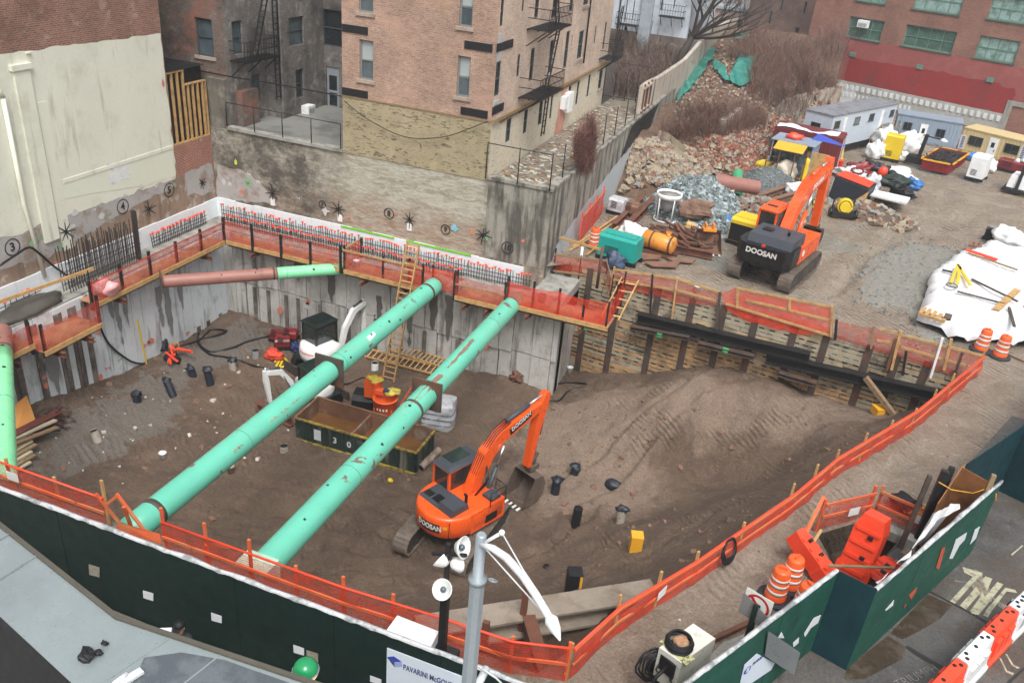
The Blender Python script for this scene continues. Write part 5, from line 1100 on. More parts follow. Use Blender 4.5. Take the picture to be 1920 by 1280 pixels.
mb=MB(); mb.tube([c,c+nn*.35+Vector((0,0,-.1)),c+nn*.5+Vector((0,0,-.7))],.045,8); mb.build('drawbar_hose',m_black,T_,True)
mb=MB(); c2=e0+(e1-e0)*.5+u_*.22+Vector((0,0,.008)); mb.box(c2,(.3,.8,.006),math.atan2(u_.y,u_.x)); mb.build('label_plate',M('yellowed_label','#C9C58F',.5,dirt='#5F5C48',dt=(.5,.55),ds=14),T_,True)
for s_ in (-1,1):mb=MB(); c=e0+(e1-e0)*(.5+.32*s_)+nn*.03+Vector((0,0,-.42)); mb.tube([c,c+nn*.08+Vector((0,0,-.12)),c+Vector((0,0,-.25))],.02,6); mb.build('lashing_hook',m_black,T_,True)
mb=MB()
for k in range(6):mb.ring(cq+Vector((-.1,-.05,.04+.035*k))-u_*.15,.3-.02*(k % 3),.028,24,6,0,(0,0,1),1.02,k,.012)
solo('hose_coil',mb,m_black,'large coil of black hose lying on the cream white welding generator','hose')
mb=MB(); mb.lump(cq-u_*.2+Vector((-.05,-.05,.14)),(.17,.17,.08),8,.5,12,7); solo('rag_bundle',mb,M('brown_rag','#9B7556',.8,var=.4,vs=7,dirt='#B8AE9A'),'crumpled brown rag inside the hose coil on the generator','rag')
mb=MB(); c=G(1225,1245,.9)
for k in range(5):mb.ring(c+Vector((.03*k,.02*k,-.02*k)),.42-.04*k,.025,20,5,0,(.6,-.8,.2),1.0,k,.05)
solo('cable_coil',mb,m_black,'loose loops of black cable hung at the drawbar end of the generator','cable')
mb=MB(); mb.bar(G(1340,1197,.1),G(1412,1163,.1),.12,.12); solo('steel_bar',mb,m_steel_rust,'rusty steel bar on the pavement between the generator and the road sign','steel bar')
sc_=G(1420,1135,2.3); T_=thing('turn_ban_sign','white square no turn sign with red ring on a dark post inside the green hoarding','road sign',(sc_.x,sc_.y,0))
un=(G(1447,1121,2.42)-G(1408,1098,2.42)); un.z=0; un.normalize(); fn=Vector((un.y,-un.x,0)); FS=Facade((sc_.x,sc_.y,0),un,fn,T_)
mb=MB(); FS.slab(mb,-.33,.33,1.98,2.64,0,.012); mb.build('sign_plate',M('sign_white','#DCDCD4',.4,var=.04),T_,True)
mb=MB(); N=24
for k in range(N):t0,t1=2*math.pi*k/N,2*math.pi*(k+1)/N; mb.quad(*[FS.P(a*math.cos(t),2.31+a*math.sin(t),.018) for a,t in ((.23,t0),(.29,t0),(.29,t1),(.23,t1))])
mb.quad(*[FS.P(x,2.31+z,.02) for x,z in ((-.2,.14),(-.15,.2),(.2,-.15),(.15,-.2))]); mb.build('red_ring',M('sign_red','#B3202A',.4),T_,True)
mb=MB(); FS.slab(mb,.02,.08,2.15,2.36,.014,.017); FS.slab(mb,-.1,.08,2.3,2.36,.014,.017); mb.extr([FS.P(-.19,2.33,.014),FS.P(-.1,2.25,.014),FS.P(-.1,2.41,.014)],fn*.003); mb.build('arrow',m_black,T_,True)
mb=MB(); mb.extr([FS.P(-.36,2.5,.05),FS.P(.33,2.2,.05),FS.P(.33,1.85,.05),FS.P(-.36,1.9,.05)],fn*.01); mb.build('cover_plate',M('grey_cover_plate','#7C7B79',.5),T_,True)
mb=MB(); mb.tube([FS.P(0,0,-.05),FS.P(0,2.6,-.05)],.05,8); mb.bar(FS.P(0,0,.09),FS.P(0,2.4,.09),.12,.05); mb.build('post',M('dark_green_post','#1C2A26',.5),T_,True)
# ---- street light
LP=Vector((-2.66,7.52,0)); T_=thing('street_light','tall grey octagonal street light with a curved white arm over the sidewalk hoarding','street light',LP)
m_galv=M('galvanised_pole','#9AA3A9',.4,.3,var=.06); m_arm=M('white_arm_paint','#DDE2E3',.35,var=.03)
mb=MB(); mb.lathe([(.22,0),(.22,.4),(.13,.5),(.1,8.0),(.1,8.3)],LP,8,sm=False); mb.build('pole',m_galv,T_,True)
mb=MB(); mb.lathe([(.12,8.3),(.12,8.36),(.07,8.38),(.068,9.05),(.05,9.07)],LP,14); mb.build('pole_top',m_galv,T_,True)
ap=[G(x,y,z) for x,y,z in ((903,1020,8.98),(925,1028,9.02),(950,1045,9.05),(980,1078,9.07),(1005,1115,9.05),(1022,1143,9.0),(1036,1167,8.95))]
mb=MB(); mb.tube(ap,[.035,.045,.05,.05,.048,.045,.042],12); mb.build('arm',m_arm,T_,True)
ap2=[G(x,y,z) for x,y,z in ((1028,1153,8.97),(1034,1163,8.95),(1042,1180,8.92),(1050,1200,8.9))]
mb=MB(); mb.tube(ap2,[.045,.08,.06,.01],12); mb.build('lamp_head',m_arm,T_,True)
b1=G(941,998,9.25); mb=MB(); mb.tube([ap[0],b1],.022,6); mb.build('stay_bracket',m_arm,T_,True); mb=MB(); mb.lump(b1,.04,1,0,8,6); mb.build('bracket_knob',m_arm,T_,True)
mb=MB(); mb.tube([b1,G(1035,1163,8.98)],.01,5); mb.build('upper_stay',m_arm,T_,True); mb=MB(); mb.tube([ap[0],G(1032,1163,8.85)],.01,5); mb.build('lower_stay',m_arm,T_,True)
mb=MB(); mb.ring(G(908,1082,8.1)+Vector((.12,0,0)),.06,.015,10,5,0,(0,.6,1)); mb.build('clamp',m_galv,T_,True)
mb=MB(); c=Vector((LP.x,LP.y,5.95)); mb.tube([c,G(912,1252,6.0)],.06,10); mb.tube([c+Vector((0,0,.35)),G(895,1248,6.3),G(930,1270,5.9),G(950,1290,5.7)],.015,6); mb.build('cross_arm',m_arm,T_,True)
# ---- light tower
q=[G(x,y,1.35) for x,y in ((745,1153),(823,1183),(805,1217),(725,1180))]; T_=thing('light_tower','mobile light tower with black mast, four dish lamps and white housing behind the hoarding','light tower',(q[2].x,q[2].y,0))
mb=MB(); mb.extr(q,(0,0,-.9)); mb.build('housing',m_white,T_,True); mb=MB(); mb.extr([p+Vector((0,0,-.92)) for p in q],(0,0,-.2)); mb.build('chassis',m_black,T_,True)
mbase=G(828,1228,.9); dd=5.6; b_=Vector((mbase.x,mbase.y,0)); zt2=up(856,1005,(b_.x+.3,b_.y))
mt=Vector((b_.x,b_.y,up(836,1110,b_))); 
mb=MB(); mb.bar((b_.x,b_.y,.5),(b_.x,b_.y,mt.z),.16,.16); mb.build('mast',m_blacksteel,T_,True)
up2=up(845,1040,b_); mb=MB(); mb.bar((b_.x,b_.y,mt.z-.3),(b_.x,b_.y,up2+.3),.09); mb.bar((b_.x-.35,b_.y,up2-.1),(b_.x+.45,b_.y-.1,up2+.25),.06); mb.build('crossbar',m_blacksteel,T_,True)
def dish(c,ax,r):
 mb=MB(); mb.lathe([(.05,-r*.9),(r*.45,-r*.75),(r*.85,-r*.25),(r,0),(r*.96,.01),(r*.8,-r*.15),(r*.35,-r*.5),(.001,-r*.6)],c,18,0,ax); o=mb.build('lamp',M('white_lamp_shade','#DADCD8',.25,var=.05),T_,True)
 mb=MB(); mb.lump(c-Vector(ax).normalized()*r*.25,r*.3,1,0,8,6); mb.build('bulb',m_glass,o,True,inv=wmat(T_).inverted())
cd=Vector((0,0,CH))
p=G(838,1093,mt.z-.05); dish(Vector((b_.x,b_.y-.2,up(838,1093,b_))),(-.1,-.75,.6),.23)
dish(Vector((b_.x-.15,b_.y,up(850,1050,b_))),(-.9,.2,.5),.23); dish(Vector((b_.x+.25,b_.y,up(866,1050,b_))),(.5,.8,-.2),.2); dish(Vector((b_.x+.35,b_.y,up(868,1018,b_))),(.9,-.1,.3),.24)
mb=MB(); c=Vector((b_.x,b_.y,.6)); mb.box(c,(.7,.4,.9)); mb.build('winch_box',m_blacksteel,T_,True)
T_=thing('plywood_cover','orange plywood cover over the near end of the left green strut','cover',G(260,995,.2)); mb=MB(); mb.extr([G(x,y,z) for x,y,z in ((222,978,.3),(300,1000,.3),(303,1018,.05),(217,990,.05))],(0,0,-.05)); mb.build('board',m_orangewood,T_,True)
T_=thing('tipped_sawhorse','orange timber sawhorse frame tipped up over the left green strut end','sawhorse',G(240,985,.1))
for a,b in (((180,925,1.2),(228,985,.1)),((218,925,1.3),(275,1000,.1)),((200,945,.9),(222,927,1.25)),((232,950,1.0),(245,985,.1))):mb=MB(); mb.bar(G(*a),G(*b),.09,.05); mb.build('leg',m_orangewood,T_,True)
# ---- canopy roof,person and subway globe
m_roof=M('wet_metal_roof','#8F999A',.35,.25,var=.06,vs=.5,dirt='#848D8F',dt=(.5,.7),ds=.4)
m_roof2=M('wet_dark_roof','#6C7478',.25,.2,var=.15,vs=.6,dirt='#555C61',dt=(.45,.55),ds=.6)
zr_=3.2; R1,R2,R3=G(0,985,zr_),G(219,1158,zr_),G(570,1276,zr_); R0=R1+(R1-R2)*1.2; R3b=R3+(R3-R2)*.8
T_=thing('canopy_roof','grey standing seam metal canopy roof in the bottom left corner of the photo','roof',R2)
V_=G(0,1155,zr_); W_2=G(140,1285,zr_)
mb=MB(); mb.extr([R0,R1,R2,W_2,V_,V_+(V_-W_2)*1.5],(0,0,-.12)); mb.build('left_slope',m_roof,T_,True)
low_=[R2,R3,R3b,R3b+Vector((0,-4,0)),W_2+Vector((1.2,-3,0)),W_2]; mb=MB(); mb.extr(low_,(0,0,-.12)); mb.build('right_slope',m_roof,T_,True)
mb=MB(); a_=[G(x,y,zr_+.004) for x,y in ((270,1232),(340,1222),(420,1236),(560,1285),(240,1300))]; mb.add(a_,[tuple(range(5))]); mb.build('wet_puddle',m_roof2,T_,True)
mb=MB(); mb.bar(R0,R2,.09,.12); mb.bar(R2,R3b,.09,.12); mb.build('edge_flashing',M('bronze_flashing','#5E5A50',.5,.3),T_,True)
d_=(R2-R1).normalized(); 
for k in range(4):
 p=R1+(R2-R1)*(k/4-.4)
 s_=G(0,1040,zr_)-G(45,1012,zr_); s_.normalize(); mb=MB(); mb.bar(p+Vector((0,0,.004)),p+s_*3.3+Vector((0,0,.004)),.035,.07); mb.build('standing_seam',m_roof,T_,True)
for a,b in (((320,1195),(200,1275)),((420,1222),(340,1285))):mb=MB(); mb.bar(G(*a,zr_),G(*b,zr_),.03,.025); mb.build('standing_seam',m_roof,T_,True)
mb=MB(); mb.extr([V_,W_2,W_2+Vector((.3,-.5,-1.5)),V_+Vector((-.3,-.5,-1.5))],(0,-.02,0)); mb.build('fascia',m_black,T_,True)
for x,y,s_,l_ in ((162,1228,.16,'largest black lump of debris on the grey canopy roof'),(184,1222,.08,'small black lump of debris beside the largest on the canopy roof'),(196,1205,.07,'smallest scrap of black debris on the canopy roof')):mb=MB(); mb.lump(G(x,y,zr_+.06),(s_,s_*.8,s_*.6),x,.5,10,6,sm=False); solo('roof_debris',mb,m_black,l_,'debris','black debris on the canopy roof')
T_=thing('roof_floodlight','white and grey floodlight fitting lying on the canopy roof','floodlight',G(235,1270,zr_)); mb=MB(); mb.extr([G(x,y,zr_+.1) for x,y in ((218,1275),(262,1250),(270,1258),(232,1282))],(0,0,-.06)); mb.build('reflector',m_paper,T_,True); mb=MB(); mb.tube([G(212,1282,zr_+.12),G(238,1262,zr_+.12)],.04,8); mb.build('tube',m_white,T_,True)
gp_=G(573,1255,3.0); T_=thing('globe_lamp','subway globe lamp with green top and glowing yellow rim in front of the dark hoarding','lamp',(gp_.x,gp_.y,0))
t=NT('green_globe'); m_gg=t.fin(lin('#1F8A55'),.15); t=NT('yellow_globe'); t.b.inputs['Emission Color'].default_value=lin('#F3D27A'); t.b.inputs['Emission Strength'].default_value=.55; m_gy=t.fin(lin('#E8CF8A'),.3)
mb=MB(); mb.lathe([(.001,.24)]+[(.24*math.sin(a*math.pi/16),.24*math.cos(a*math.pi/16)) for a in range(1,9)],gp_,20); mb.build('green_half',m_gg,T_,True)
mb=MB(); mb.lathe([(.24*math.sin(a*math.pi/16),.24*math.cos(a*math.pi/16)) for a in range(8,16)],gp_-Vector((0,0,.01)),20); mb.build('lit_half',m_gy,T_,True)
mb=MB(); mb.lathe([(.248,-.015),(.255,0),(.248,.015)],gp_,20); mb.build('rim',m_galv,T_,True); mb=MB(); mb.lathe([(.07,0),(.05,1.2),(.05,2.7),(.1,2.78)],(gp_.x,gp_.y,0),10); mb.build('post',M('green_post_paint','#1C4A36',.4),T_,True)
def person(label,loc,rz,jacket,legs,pose,cap=None,vest=None,extra=None):
 T_=thing('person',label,'person',loc,rz); J=pose
 names=list(J['p']); me=bpy.data.meshes.new('body'); me.from_pydata([J['p'][n][:3] for n in names],[(names.index(a),names.index(b)) for a,b in J['e']],[]); o=bpy.data.objects.new('body',me); COL.objects.link(o)
 md=o.modifiers.new('s','SKIN'); md.use_smooth_shade=True
 for i,n in enumerate(names):r=J['p'][n][3]; me.skin_vertices[0].data[i].radius=r if isinstance(r,tuple) else (r,r)
 me.skin_vertices[0].data[0].use_root=True; o.modifiers.new('u','SUBSURF').levels=2
 dg=bpy.context.evaluated_depsgraph_get(); m2=bpy.data.meshes.new_from_object(o.evaluated_get(dg)); bpy.data.objects.remove(o)
 m2.name='body'; b=bpy.data.objects.new('body',m2); COL.objects.link(b); b.parent=T_; m2.materials.clear(); skin=M('skin','#B98A72',.6)
 for m_ in (jacket,legs,skin,m_black):m2.materials.append(m_)
 for p in m2.polygons:
  c=p.center; p.use_smooth=True
  p.material_index=2 if (c.z > 1.5 or min((c-Vector(h)).length for h in J['hands']) < .1) else (3 if c.z < .09 else (1 if c.z < .88 else 0))
 return T_,b
def std_pose(la=(.28,.1,.95),ra=(-.28,.1,.95),st=.1):
 le=((la[0]+.2)/2+.05,la[1]/2-.03,(la[2]+1.42)/2-.02); re=((ra[0]-.2)/2-.05,ra[1]/2-.03,(ra[2]+1.42)/2-.02)
 p={'pelvis':(0,0,.95,(.15,.11)),'waist':(0,0,1.1,(.14,.1)),'chest':(0,0,1.33,(.17,.12)),'neck':(0,0,1.5,.06),'head':(0,.01,1.58,.075),'crown':(0,.02,1.68,.09),'top':(0,.01,1.75,.05),
         'ls':(.19,0,1.42,.065),'le':le+(.05,),'lw':la+(.038,),'rs':(-.19,0,1.42,.065),'re':re+(.05,),'rw':ra+(.038,),
         'lh':(.1,0,.88,.09),'lk':(.12,st*.6,.5,.065),'la':(.12,st,.1,.045),'lt':(.13,st+.14,.05,.04),'rh':(-.1,0,.88,.09),'rk':(-.12,-st*.3,.5,.065),'ra':(-.12,-st,.1,.045),'rt':(-.13,-st+.14,.05,.04)}
 e=[('pelvis','waist'),('waist','chest'),('chest','neck'),('neck','head'),('head','crown'),('crown','top'),('chest','ls'),('ls','le'),('le','lw'),('chest','rs'),('rs','re'),('re','rw'),('pelvis','lh'),('lh','lk'),('lk','la'),('la','lt'),('pelvis','rh'),('rh','rk'),('rk','ra'),('ra','rt')]
 hands=[]
 for s_,w_,el in ((1,la,le),(-1,ra,re)):
  w_=Vector(w_); d=(w_-Vector(el)).normalized(); sd=d.cross(Vector((0,1,.2))).normalized(); pn=w_+d*.07; k=('l' if s_ > 0 else 'r'); p[k+'pm']=tuple(pn)+(.034,); e.append((k+'w',k+'pm')); hands.append(tuple(w_+d*.09))
  for j in range(4):
   q=pn+sd*(.024*(j-1.5))+d*.03; q2=q+d*(.05+.008*(j in (1,2)))+Vector((0,.012,0)); p[k+'f%da' % j]=tuple(q)+(.0095,); p[k+'f%db' % j]=tuple(q2)+(.008,); e += [(k+'pm',k+'f%da' % j),(k+'f%da' % j,k+'f%db' % j)]
  q=w_+d*.03+Vector((0,.03,0)); p[k+'ta']=tuple(q+Vector((0,.015,0)))+(.011,); p[k+'tb']=tuple(q+d*.04+Vector((0,.03,0)))+(.009,); e += [(k+'w',k+'ta'),(k+'ta',k+'tb')]
 return {'p':p,'e':e,'hands':hands}
def face(T_,cap_mat,brim=True,hard=False):
 skin=M('skin','#B98A72',.6); mb=MB(); mb.lump((0,.115,1.63),(.015,.02,.025),1,0,8,6)
 mb.build('nose',skin,T_)
 for s_ in (-1,1):mb=MB(); mb.lump((s_*.035,.1,1.66),(.013,.01,.009),1,0,8,6); mb.build('eye',m_black,T_); mb=MB(); mb.lump((s_*.098,.01,1.635),(.014,.022,.034),1,0,8,6); mb.build('ear',skin,T_)
 mb=MB(); mb.box((0,.098,1.59),(.045,.012,.01)); mb.build('mouth',M('lips','#8C5348',.6),T_)
 mb=MB(); mb.lathe([(.108,1.68),(.113,1.71),(.105,1.76),(.07,1.8),(.001,1.815)],(0,.01,0),18); 
 if brim:mb.extr([(-.08,.09,1.69),(.08,.09,1.69),(.06,.19,1.675),(-.06,.19,1.675)],(0,0,.012))
 mb.build('hard_hat' if hard else 'cap',cap_mat,T_)
pl=G(336,1172,1.7); T_,b_o=person('person in a black cap and dark jacket holding white papers between roof and hoarding',(pl.x,pl.y,0),R(200),M('dark_jacket','#22252A',.8,var=.2),M('dark_trousers','#2B2C30',.8),std_pose((.3,.3,1.25),(-.25,.25,1.3),.12))
face(T_,m_black)
c=Vector((pl.x,pl.y,1.32))+Vector((-.42,-.12,0)); mb=MB(); mb.box(c,(.42,.3,.12),.5,0,Matrix.Rotation(.5,3,'Z') @ Matrix.Rotation(.5,3,'X')); solo('paper_bundle',mb,m_white,'white bundle of papers held by the person in the black cap','papers')
# ---- excavators (local frame:x right,y forward along the boom,z up)
m_exo=M('excavator_orange','#E8591D',.32,var=.05,dirt='#C2643A',dt=(.66,.8),ds=2,spec=.6); m_exg=M('dark_grey_panel','#3E444B',.5,var=.1,dirt='#5A5753',dt=(.6,.75)); m_exk=M('black_counterweight','#17191C',.35,var=.1)
m_trk=M('muddy_track','#6A5F55',.75,var=.3,vs=4,dirt='#4A423A',bump=.3); m_trkd=M('track_frame','#3A3430',.8,var=.3,dirt='#6A5C4E'); m_rod=M('chrome_rod','#D5D8DA',.15,.9); m_hose=M('black_hose','#141416',.4)
m_buck=M('worn_bucket_steel','#6B5F55',.5,.3,var=.3,vs=3,dirt='#4B3E34'); m_cabg=M('cab_glass','#2B3331',.08,var=.3,vs=3,spec=.9)
def RZ(p,a):c,s=math.cos(a),math.sin(a); return (p[0]*c-p[1]*s,p[0]*s+p[1]*c,p[2])
def bld(mb,name,mat,T_,ang=0.,par=None):
 if ang:mb.v=[RZ(v,ang) for v in mb.v]
 return mb.build(name,mat,par or T_)
def tracks(T_,L,gauge,w_,h,ang):
 for s_ in (-1,1):
  x=s_*gauge/2; r=h/2; pts=[]; n=9; st=L/2-r
  for k in range(n+1):a=-math.pi/2+math.pi*k/n; pts.append((st+r*math.cos(a),r+r*math.sin(a)))
  for k in range(n+1):a=math.pi/2+math.pi*k/n; pts.append((-st+r*math.cos(a),r+r*math.sin(a)))
  mb=MB(); mb.extr([(x-w_*.36,y,z*.86+r*.14) for y,z in pts],(w_*.72,0,0)); tr=bld(mb,'track',m_trkd,T_,ang)
  per=0; seg=[]
  loop=pts+[pts[0]]
  for i in range(len(loop)-1):seg.append(math.dist(loop[i],loop[i+1]))
  tot=sum(seg); N=int(tot/.17); mb=MB()
  for k in range(N):
   d=tot*k/N; i=0
   while d > seg[i]:d -= seg[i]; i += 1
   f=d/seg[i]; y=loop[i][0]+(loop[i+1][0]-loop[i][0])*f; z=loop[i][1]+(loop[i+1][1]-loop[i][1])*f; dy=(loop[i+1][0]-loop[i][0])/seg[i]; dz=(loop[i+1][1]-loop[i][1])/seg[i]
   m_=Matrix(((1,0,0),(0,dy,-dz),(0,dz,dy))); mb.box((x,y,z),(w_,.15,.035),0,0,m_); mb.box((x,y-dz*.02,z+.0),(w_,.025,.085),0,0,m_)
  bld(mb,'track_shoes',m_trk,T_,ang,tr)
  mb=MB()
  for k in range(7):y=-st+2*st*k/6; mb.lathe([(.12,-w_*.4),(.12,w_*.4)],(x,y,.16),10,0,(1,0,0))
  bld(mb,'rollers',m_trkd,T_,ang,tr)
 mb=MB(); mb.box((0,0,h*.62),(gauge-w_*.5,L*.3,h*.35)); mb.box((0,L*.17,h*.55),(gauge,.3,h*.3)); mb.box((0,-L*.17,h*.55),(gauge,.3,h*.3)); mb.lathe([(.6,h*.7),(.6,h*1.02)],(0,0,0),20); bld(mb,'undercarriage',m_trkd,T_,ang)
def prof(mb,pts,x0,x1,mi=0):return mb.extr([(x0,y,z) for y,z in pts],(x1-x0,0,0),mi)
def house_round(T_,rw,rr,yf,z0,z1,mat,name='counterweight',taper=.1):
 """rounded tail body: plan outline with bevelled upper and lower edge"""
 out=[(rw,yf),]
 n=16
 for k in range(n+1):a=math.pi*k/n; out.append((rw*math.cos(a)**1 if abs(math.cos(a)) > 1e-6 else 0,-rr*math.sin(a)**.75))
 out.append((-rw,yf)); rings=[(z0,1-taper),(z0+.12,1-taper*.25),(z0+(z1-z0)*.5,1.0),(z1-.13,.995),(z1-.03,.965),(z1,.92)]; vs=[]; m_=len(out)
 for z,s_ in rings:vs += [(x*s_,y*s_ if y < 0 else y,z) for x,y in out]
 fs=[(i*m_+k,i*m_+(k+1) % m_,(i+1)*m_+(k+1) % m_,(i+1)*m_+k) for i in range(len(rings)-1) for k in range(m_)]
 fs += [tuple(range(m_))[::-1],tuple(range((len(rings)-1)*m_,len(rings)*m_))]
 mb=MB(); mb.add(vs,fs,0,False)
 for i in range(len(mb.sm)-2):mb.sm[i]=True
 return mb.build(name,mat,T_)
def cab(T_,x0,x1,y0,y1,z0,z1,frame,roof,gl=m_cabg):
 mb=MB(); w_=.09; sl=.12
 for (x,y) in ((x0,y0),(x1-w_,y0),(x0,y1-w_),(x1-w_,y1-w_)):mb.extr([(x,y,z0),(x+w_,y,z0),(x+w_,y+w_,z0),(x,y+w_,z0)],(0,0,z1-z0))
 for y in (y0,y1-w_):mb.bx(x0+w_,x1-w_,y,y+w_,z1-w_,z1); mb.bx(x0+w_,x1-w_,y,y+w_,z0,z0+.45)
 for x in (x0,x1-w_):mb.bx(x,x+w_,y0+w_,y1-w_,z1-w_,z1); mb.bx(x,x+w_,y0+w_,y1-w_,z0,z0+.35)
 c=mb.build('cab',frame,T_)
 mb=MB(); mb.bx(x0+.03,x1-.03,y0+.03,y1-.03,z0+.1,z1-.05); mb.build('cab_window',gl,c)
 mb=MB(); e=.05; vs=[(x0-e,y0-e,z1+.002),(x1+e,y0-e,z1+.002),(x1+e,y1+e,z1+.002),(x0-e,y1+e,z1+.002),(x0+.08,y0+.08,z1+.12),(x1-.08,y0+.08,z1+.12),(x1-.08,y1-.05,z1+.1),(x0+.08,y1-.05,z1+.1)]; mb.add(vs,[(0,3,2,1),(4,5,6,7),(0,1,5,4),(1,2,6,5),(2,3,7,6),(3,0,4,7)]); r_=mb.build('cab_roof',roof,c)
 return c,r_
def thick_path(mb,pts,ths,x0,x1):
 """side profile ribbon of varying depth extruded across the boom's width"""
 up_=[]; dn=[]
 for i,(y,z) in enumerate(pts):
  a=pts[max(i-1,0)]; b=pts[min(i+1,len(pts)-1)]; dy,dz=b[0]-a[0],b[1]-a[1]; L=math.hypot(dy,dz); n=(-dz/L,dy/L); t=ths[i]/2
  up_.append((y+n[0]*t,z+n[1]*t)); dn.append((y-n[0]*t,z-n[1]*t))
 N=len(pts)
 for i in range(N-1):
  q=[up_[i],up_[i+1],dn[i+1],dn[i]]; mb.add([(x0,*p) for p in q]+[(x1,*p) for p in q],[(0,1,2,3),(7,6,5,4),(0,4,5,1),(3,2,6,7)]+([(0,3,7,4)] if i == 0 else [])+([(1,5,6,2)] if i == N-2 else []))
 return mb
def cyl(T_,p,q,r,par,f=.55,name='cylinder',mat=None):
 p,q=Vector(p),Vector(q); m_=p+(q-p)*f; mb=MB(); mb.tube([p,m_],r,12); o=mb.build(name,mat or m_exg,par); mb=MB(); mb.tube([m_,q],r*.55,10); mb.build('rod',m_rod,o); return o
def bucket(T_,hinge,prof_pts,wd,x,lip,n=5,mat=m_buck):
 mb=MB(); a=[(x-wd/2,y,z) for y,z in prof_pts]; b=[(x+wd/2,y,z) for y,z in prof_pts]; N=len(a)
 mb.add(a+b,[(i,i+1,N+i+1,N+i) for i in range(N-1)],0,False); mb.add(a,[tuple(range(N))]); mb.add(b,[tuple(range(N))])
 ins=[(y+(hinge[0]-y)*0,z) for y,z in prof_pts]; o=mb.build('bucket',mat,T_)
 y,z=prof_pts[-1]; dy,dz=lip
 for k in range(n):c=x-wd/2+wd*(k+.5)/n; mb=MB(); mb.bar((c,y,z),(c,y+dy*.22,z+dz*.22),.09,.05); mb.build('tooth',m_refl,o)
 return o
c0=Vector((-9.55,23.75,-6.42)); sl=-R(24)
T=thing('orange_excavator','orange crawler excavator with raised boom and grey hood standing on the pit floor','excavator',c0,sl)
tracks(T,4.15,2.45,.62,.85,R(21))
hb=house_round(T,1.27,1.6,1.25,1.02,2.0,m_exo)
mb=MB(); mb.bx(.35,1.25,-.35,1.4,1.1,1.98); mb.build('side_box',m_exo,T)
mb=MB(); prof(mb,[(-1.08,1.98),(-1.0,2.07),(-.1,2.07),(-.1,1.9),(-1.08,1.9)],-.92,.1); mb.build('hood',m_exg,T)
mb=MB(); prof(mb,[(-1.05,2.0),(-.95,2.27),(-.25,2.27),(-.15,2.0)],.12,.9); mb.build('engine_cover',m_exg,T)
mb=MB(); mb.bx(-.4,.08,-.9,-.5,2.071,2.09)
mb.build('hood_grille',m_exk,T); mb=MB(); mb.bx(-.85,-.5,-.9,-.6,2.071,2.09); mb.build('hood_grille',m_exk,T)
mb=MB(); mb.tube([(.75,-.2,2.1),(.75,-.2,2.55),(.75,-.28,2.65)],.06,8); mb.build('exhaust_pipe',m_exk,T)
cb,rf=cab(T,-1.27,-.32,-.12,1.55,1.15,2.92,m_exo,m_exg); mb=MB(); mb.bx(-1.2,-.6,.25,1.2,3.03,3.06); mb.build('roof_hatch',m_cabg,rf)
def tail_pt(rw,rr,t,z,d=.012):
 c_=math.cos(t); s_=math.sin(t); q_=abs(s_); p=Vector((rw*c_,-rr*q_**.75,z)); n=Vector((c_/rw,-q_/rr,0)).normalized(); return p+n*d
def tail_panel(par,rw,rr,t0,t1,z0,z1,mat,d,name='name_plate'):
 mb=MB(); N=14; v=[]
 for k in range(N+1):t_=t0+(t1-t0)*k/N; v += [tail_pt(rw,rr,t_,z0,d),tail_pt(rw,rr,t_,z1,d)]
 mb.add(v,[(2*k,2*k+2,2*k+3,2*k+1) for k in range(N)]); return mb.build(name,mat,par)
tp_=tail_panel(hb,1.27,1.6,R(262),R(302),1.36,1.74,m_exk,.012)
def tail_lettering(par,txt,rw,rr,tmid,size,z,mat,d):
 vs,fs=text_mb(txt,size,.035,.003); mb=MB(); rm=rr; mb.add([tail_pt(rw,rr,tmid+v.x/rm,z+v.y,d+v.z) for v in vs],fs); return mb.build('lettering',mat,par)
tail_lettering(tp_,'DOOSAN',1.27,1.6,R(282),.31,1.55,m_refl,.02)
for t_ in (R(240),R(308)):tail_panel(hb,1.27,1.6,t_,t_+R(7),1.55,1.7,m_yel,.012,'decal')
tail_panel(hb,1.27,1.6,R(318),R(319),1.1,1.9,m_exk,.012,'panel_gap')
mb=MB(); mb.bx(1.252,1.27,.4,1.0,1.25,1.6); mb.build('side_plate',m_exk,T)
bx_=.12
mb=MB(); thick_path(mb,[(.3,1.35),(.85,2.5),(1.35,3.45),(2.0,4.0),(3.1,4.3),(4.2,4.55)],[.42,.5,.6,.55,.48,.34],bx_-.2,bx_+.2); bm=mb.build('boom',m_exo,T)
mb=MB(); vs,fs=text_mb('DOOSAN',.26,.03,.003)
for k,s_ in ((1,1),(-1,-1)):mb.add([(bx_+k*.206+v.z*k,2.95+s_*v.x*.92-v.y*.33*1,4.33+s_*v.x*.36+v.y*.92) if k > 0 else (bx_-.206-v.z,2.95-v.x*.92-v.y*.33,4.33-v.x*.36+v.y*.92) for v in vs],fs)
mb.build('lettering',m_refl,bm)
mb=MB(); mb.add([(bx_+.203,2.4,3.9),(bx_+.203,3.55,4.35),(bx_+.203,3.5,4.62),(bx_+.203,2.3,4.2)],[(0,1,2,3)]); mb.build('name_plate',m_exk,bm)
for k in (-1,1):cyl(T,(bx_+k*.33,1.0,1.25),(bx_+k*.28,2.0,3.65),.085,bm,.65)
cyl(T,(bx_,2.3,4.5),(bx_,4.4,4.98),.09,bm,.58)
mb=MB()
for k in range(4):x=bx_-.15+.1*k; mb.tube([(x,.35,1.7),(x,.6,2.5),(x,1.05,3.5),(x,1.7,4.22),(x,2.4,4.5)],.022,6)
for k in range(3):mb.tube([(bx_+.3,.5,1.9),(bx_+.55,.9+.05*k,2.5+.1*k),(bx_+.3,1.1,3.1)],.03,6)
mb.build('hydraulic_hoses',m_hose,bm)
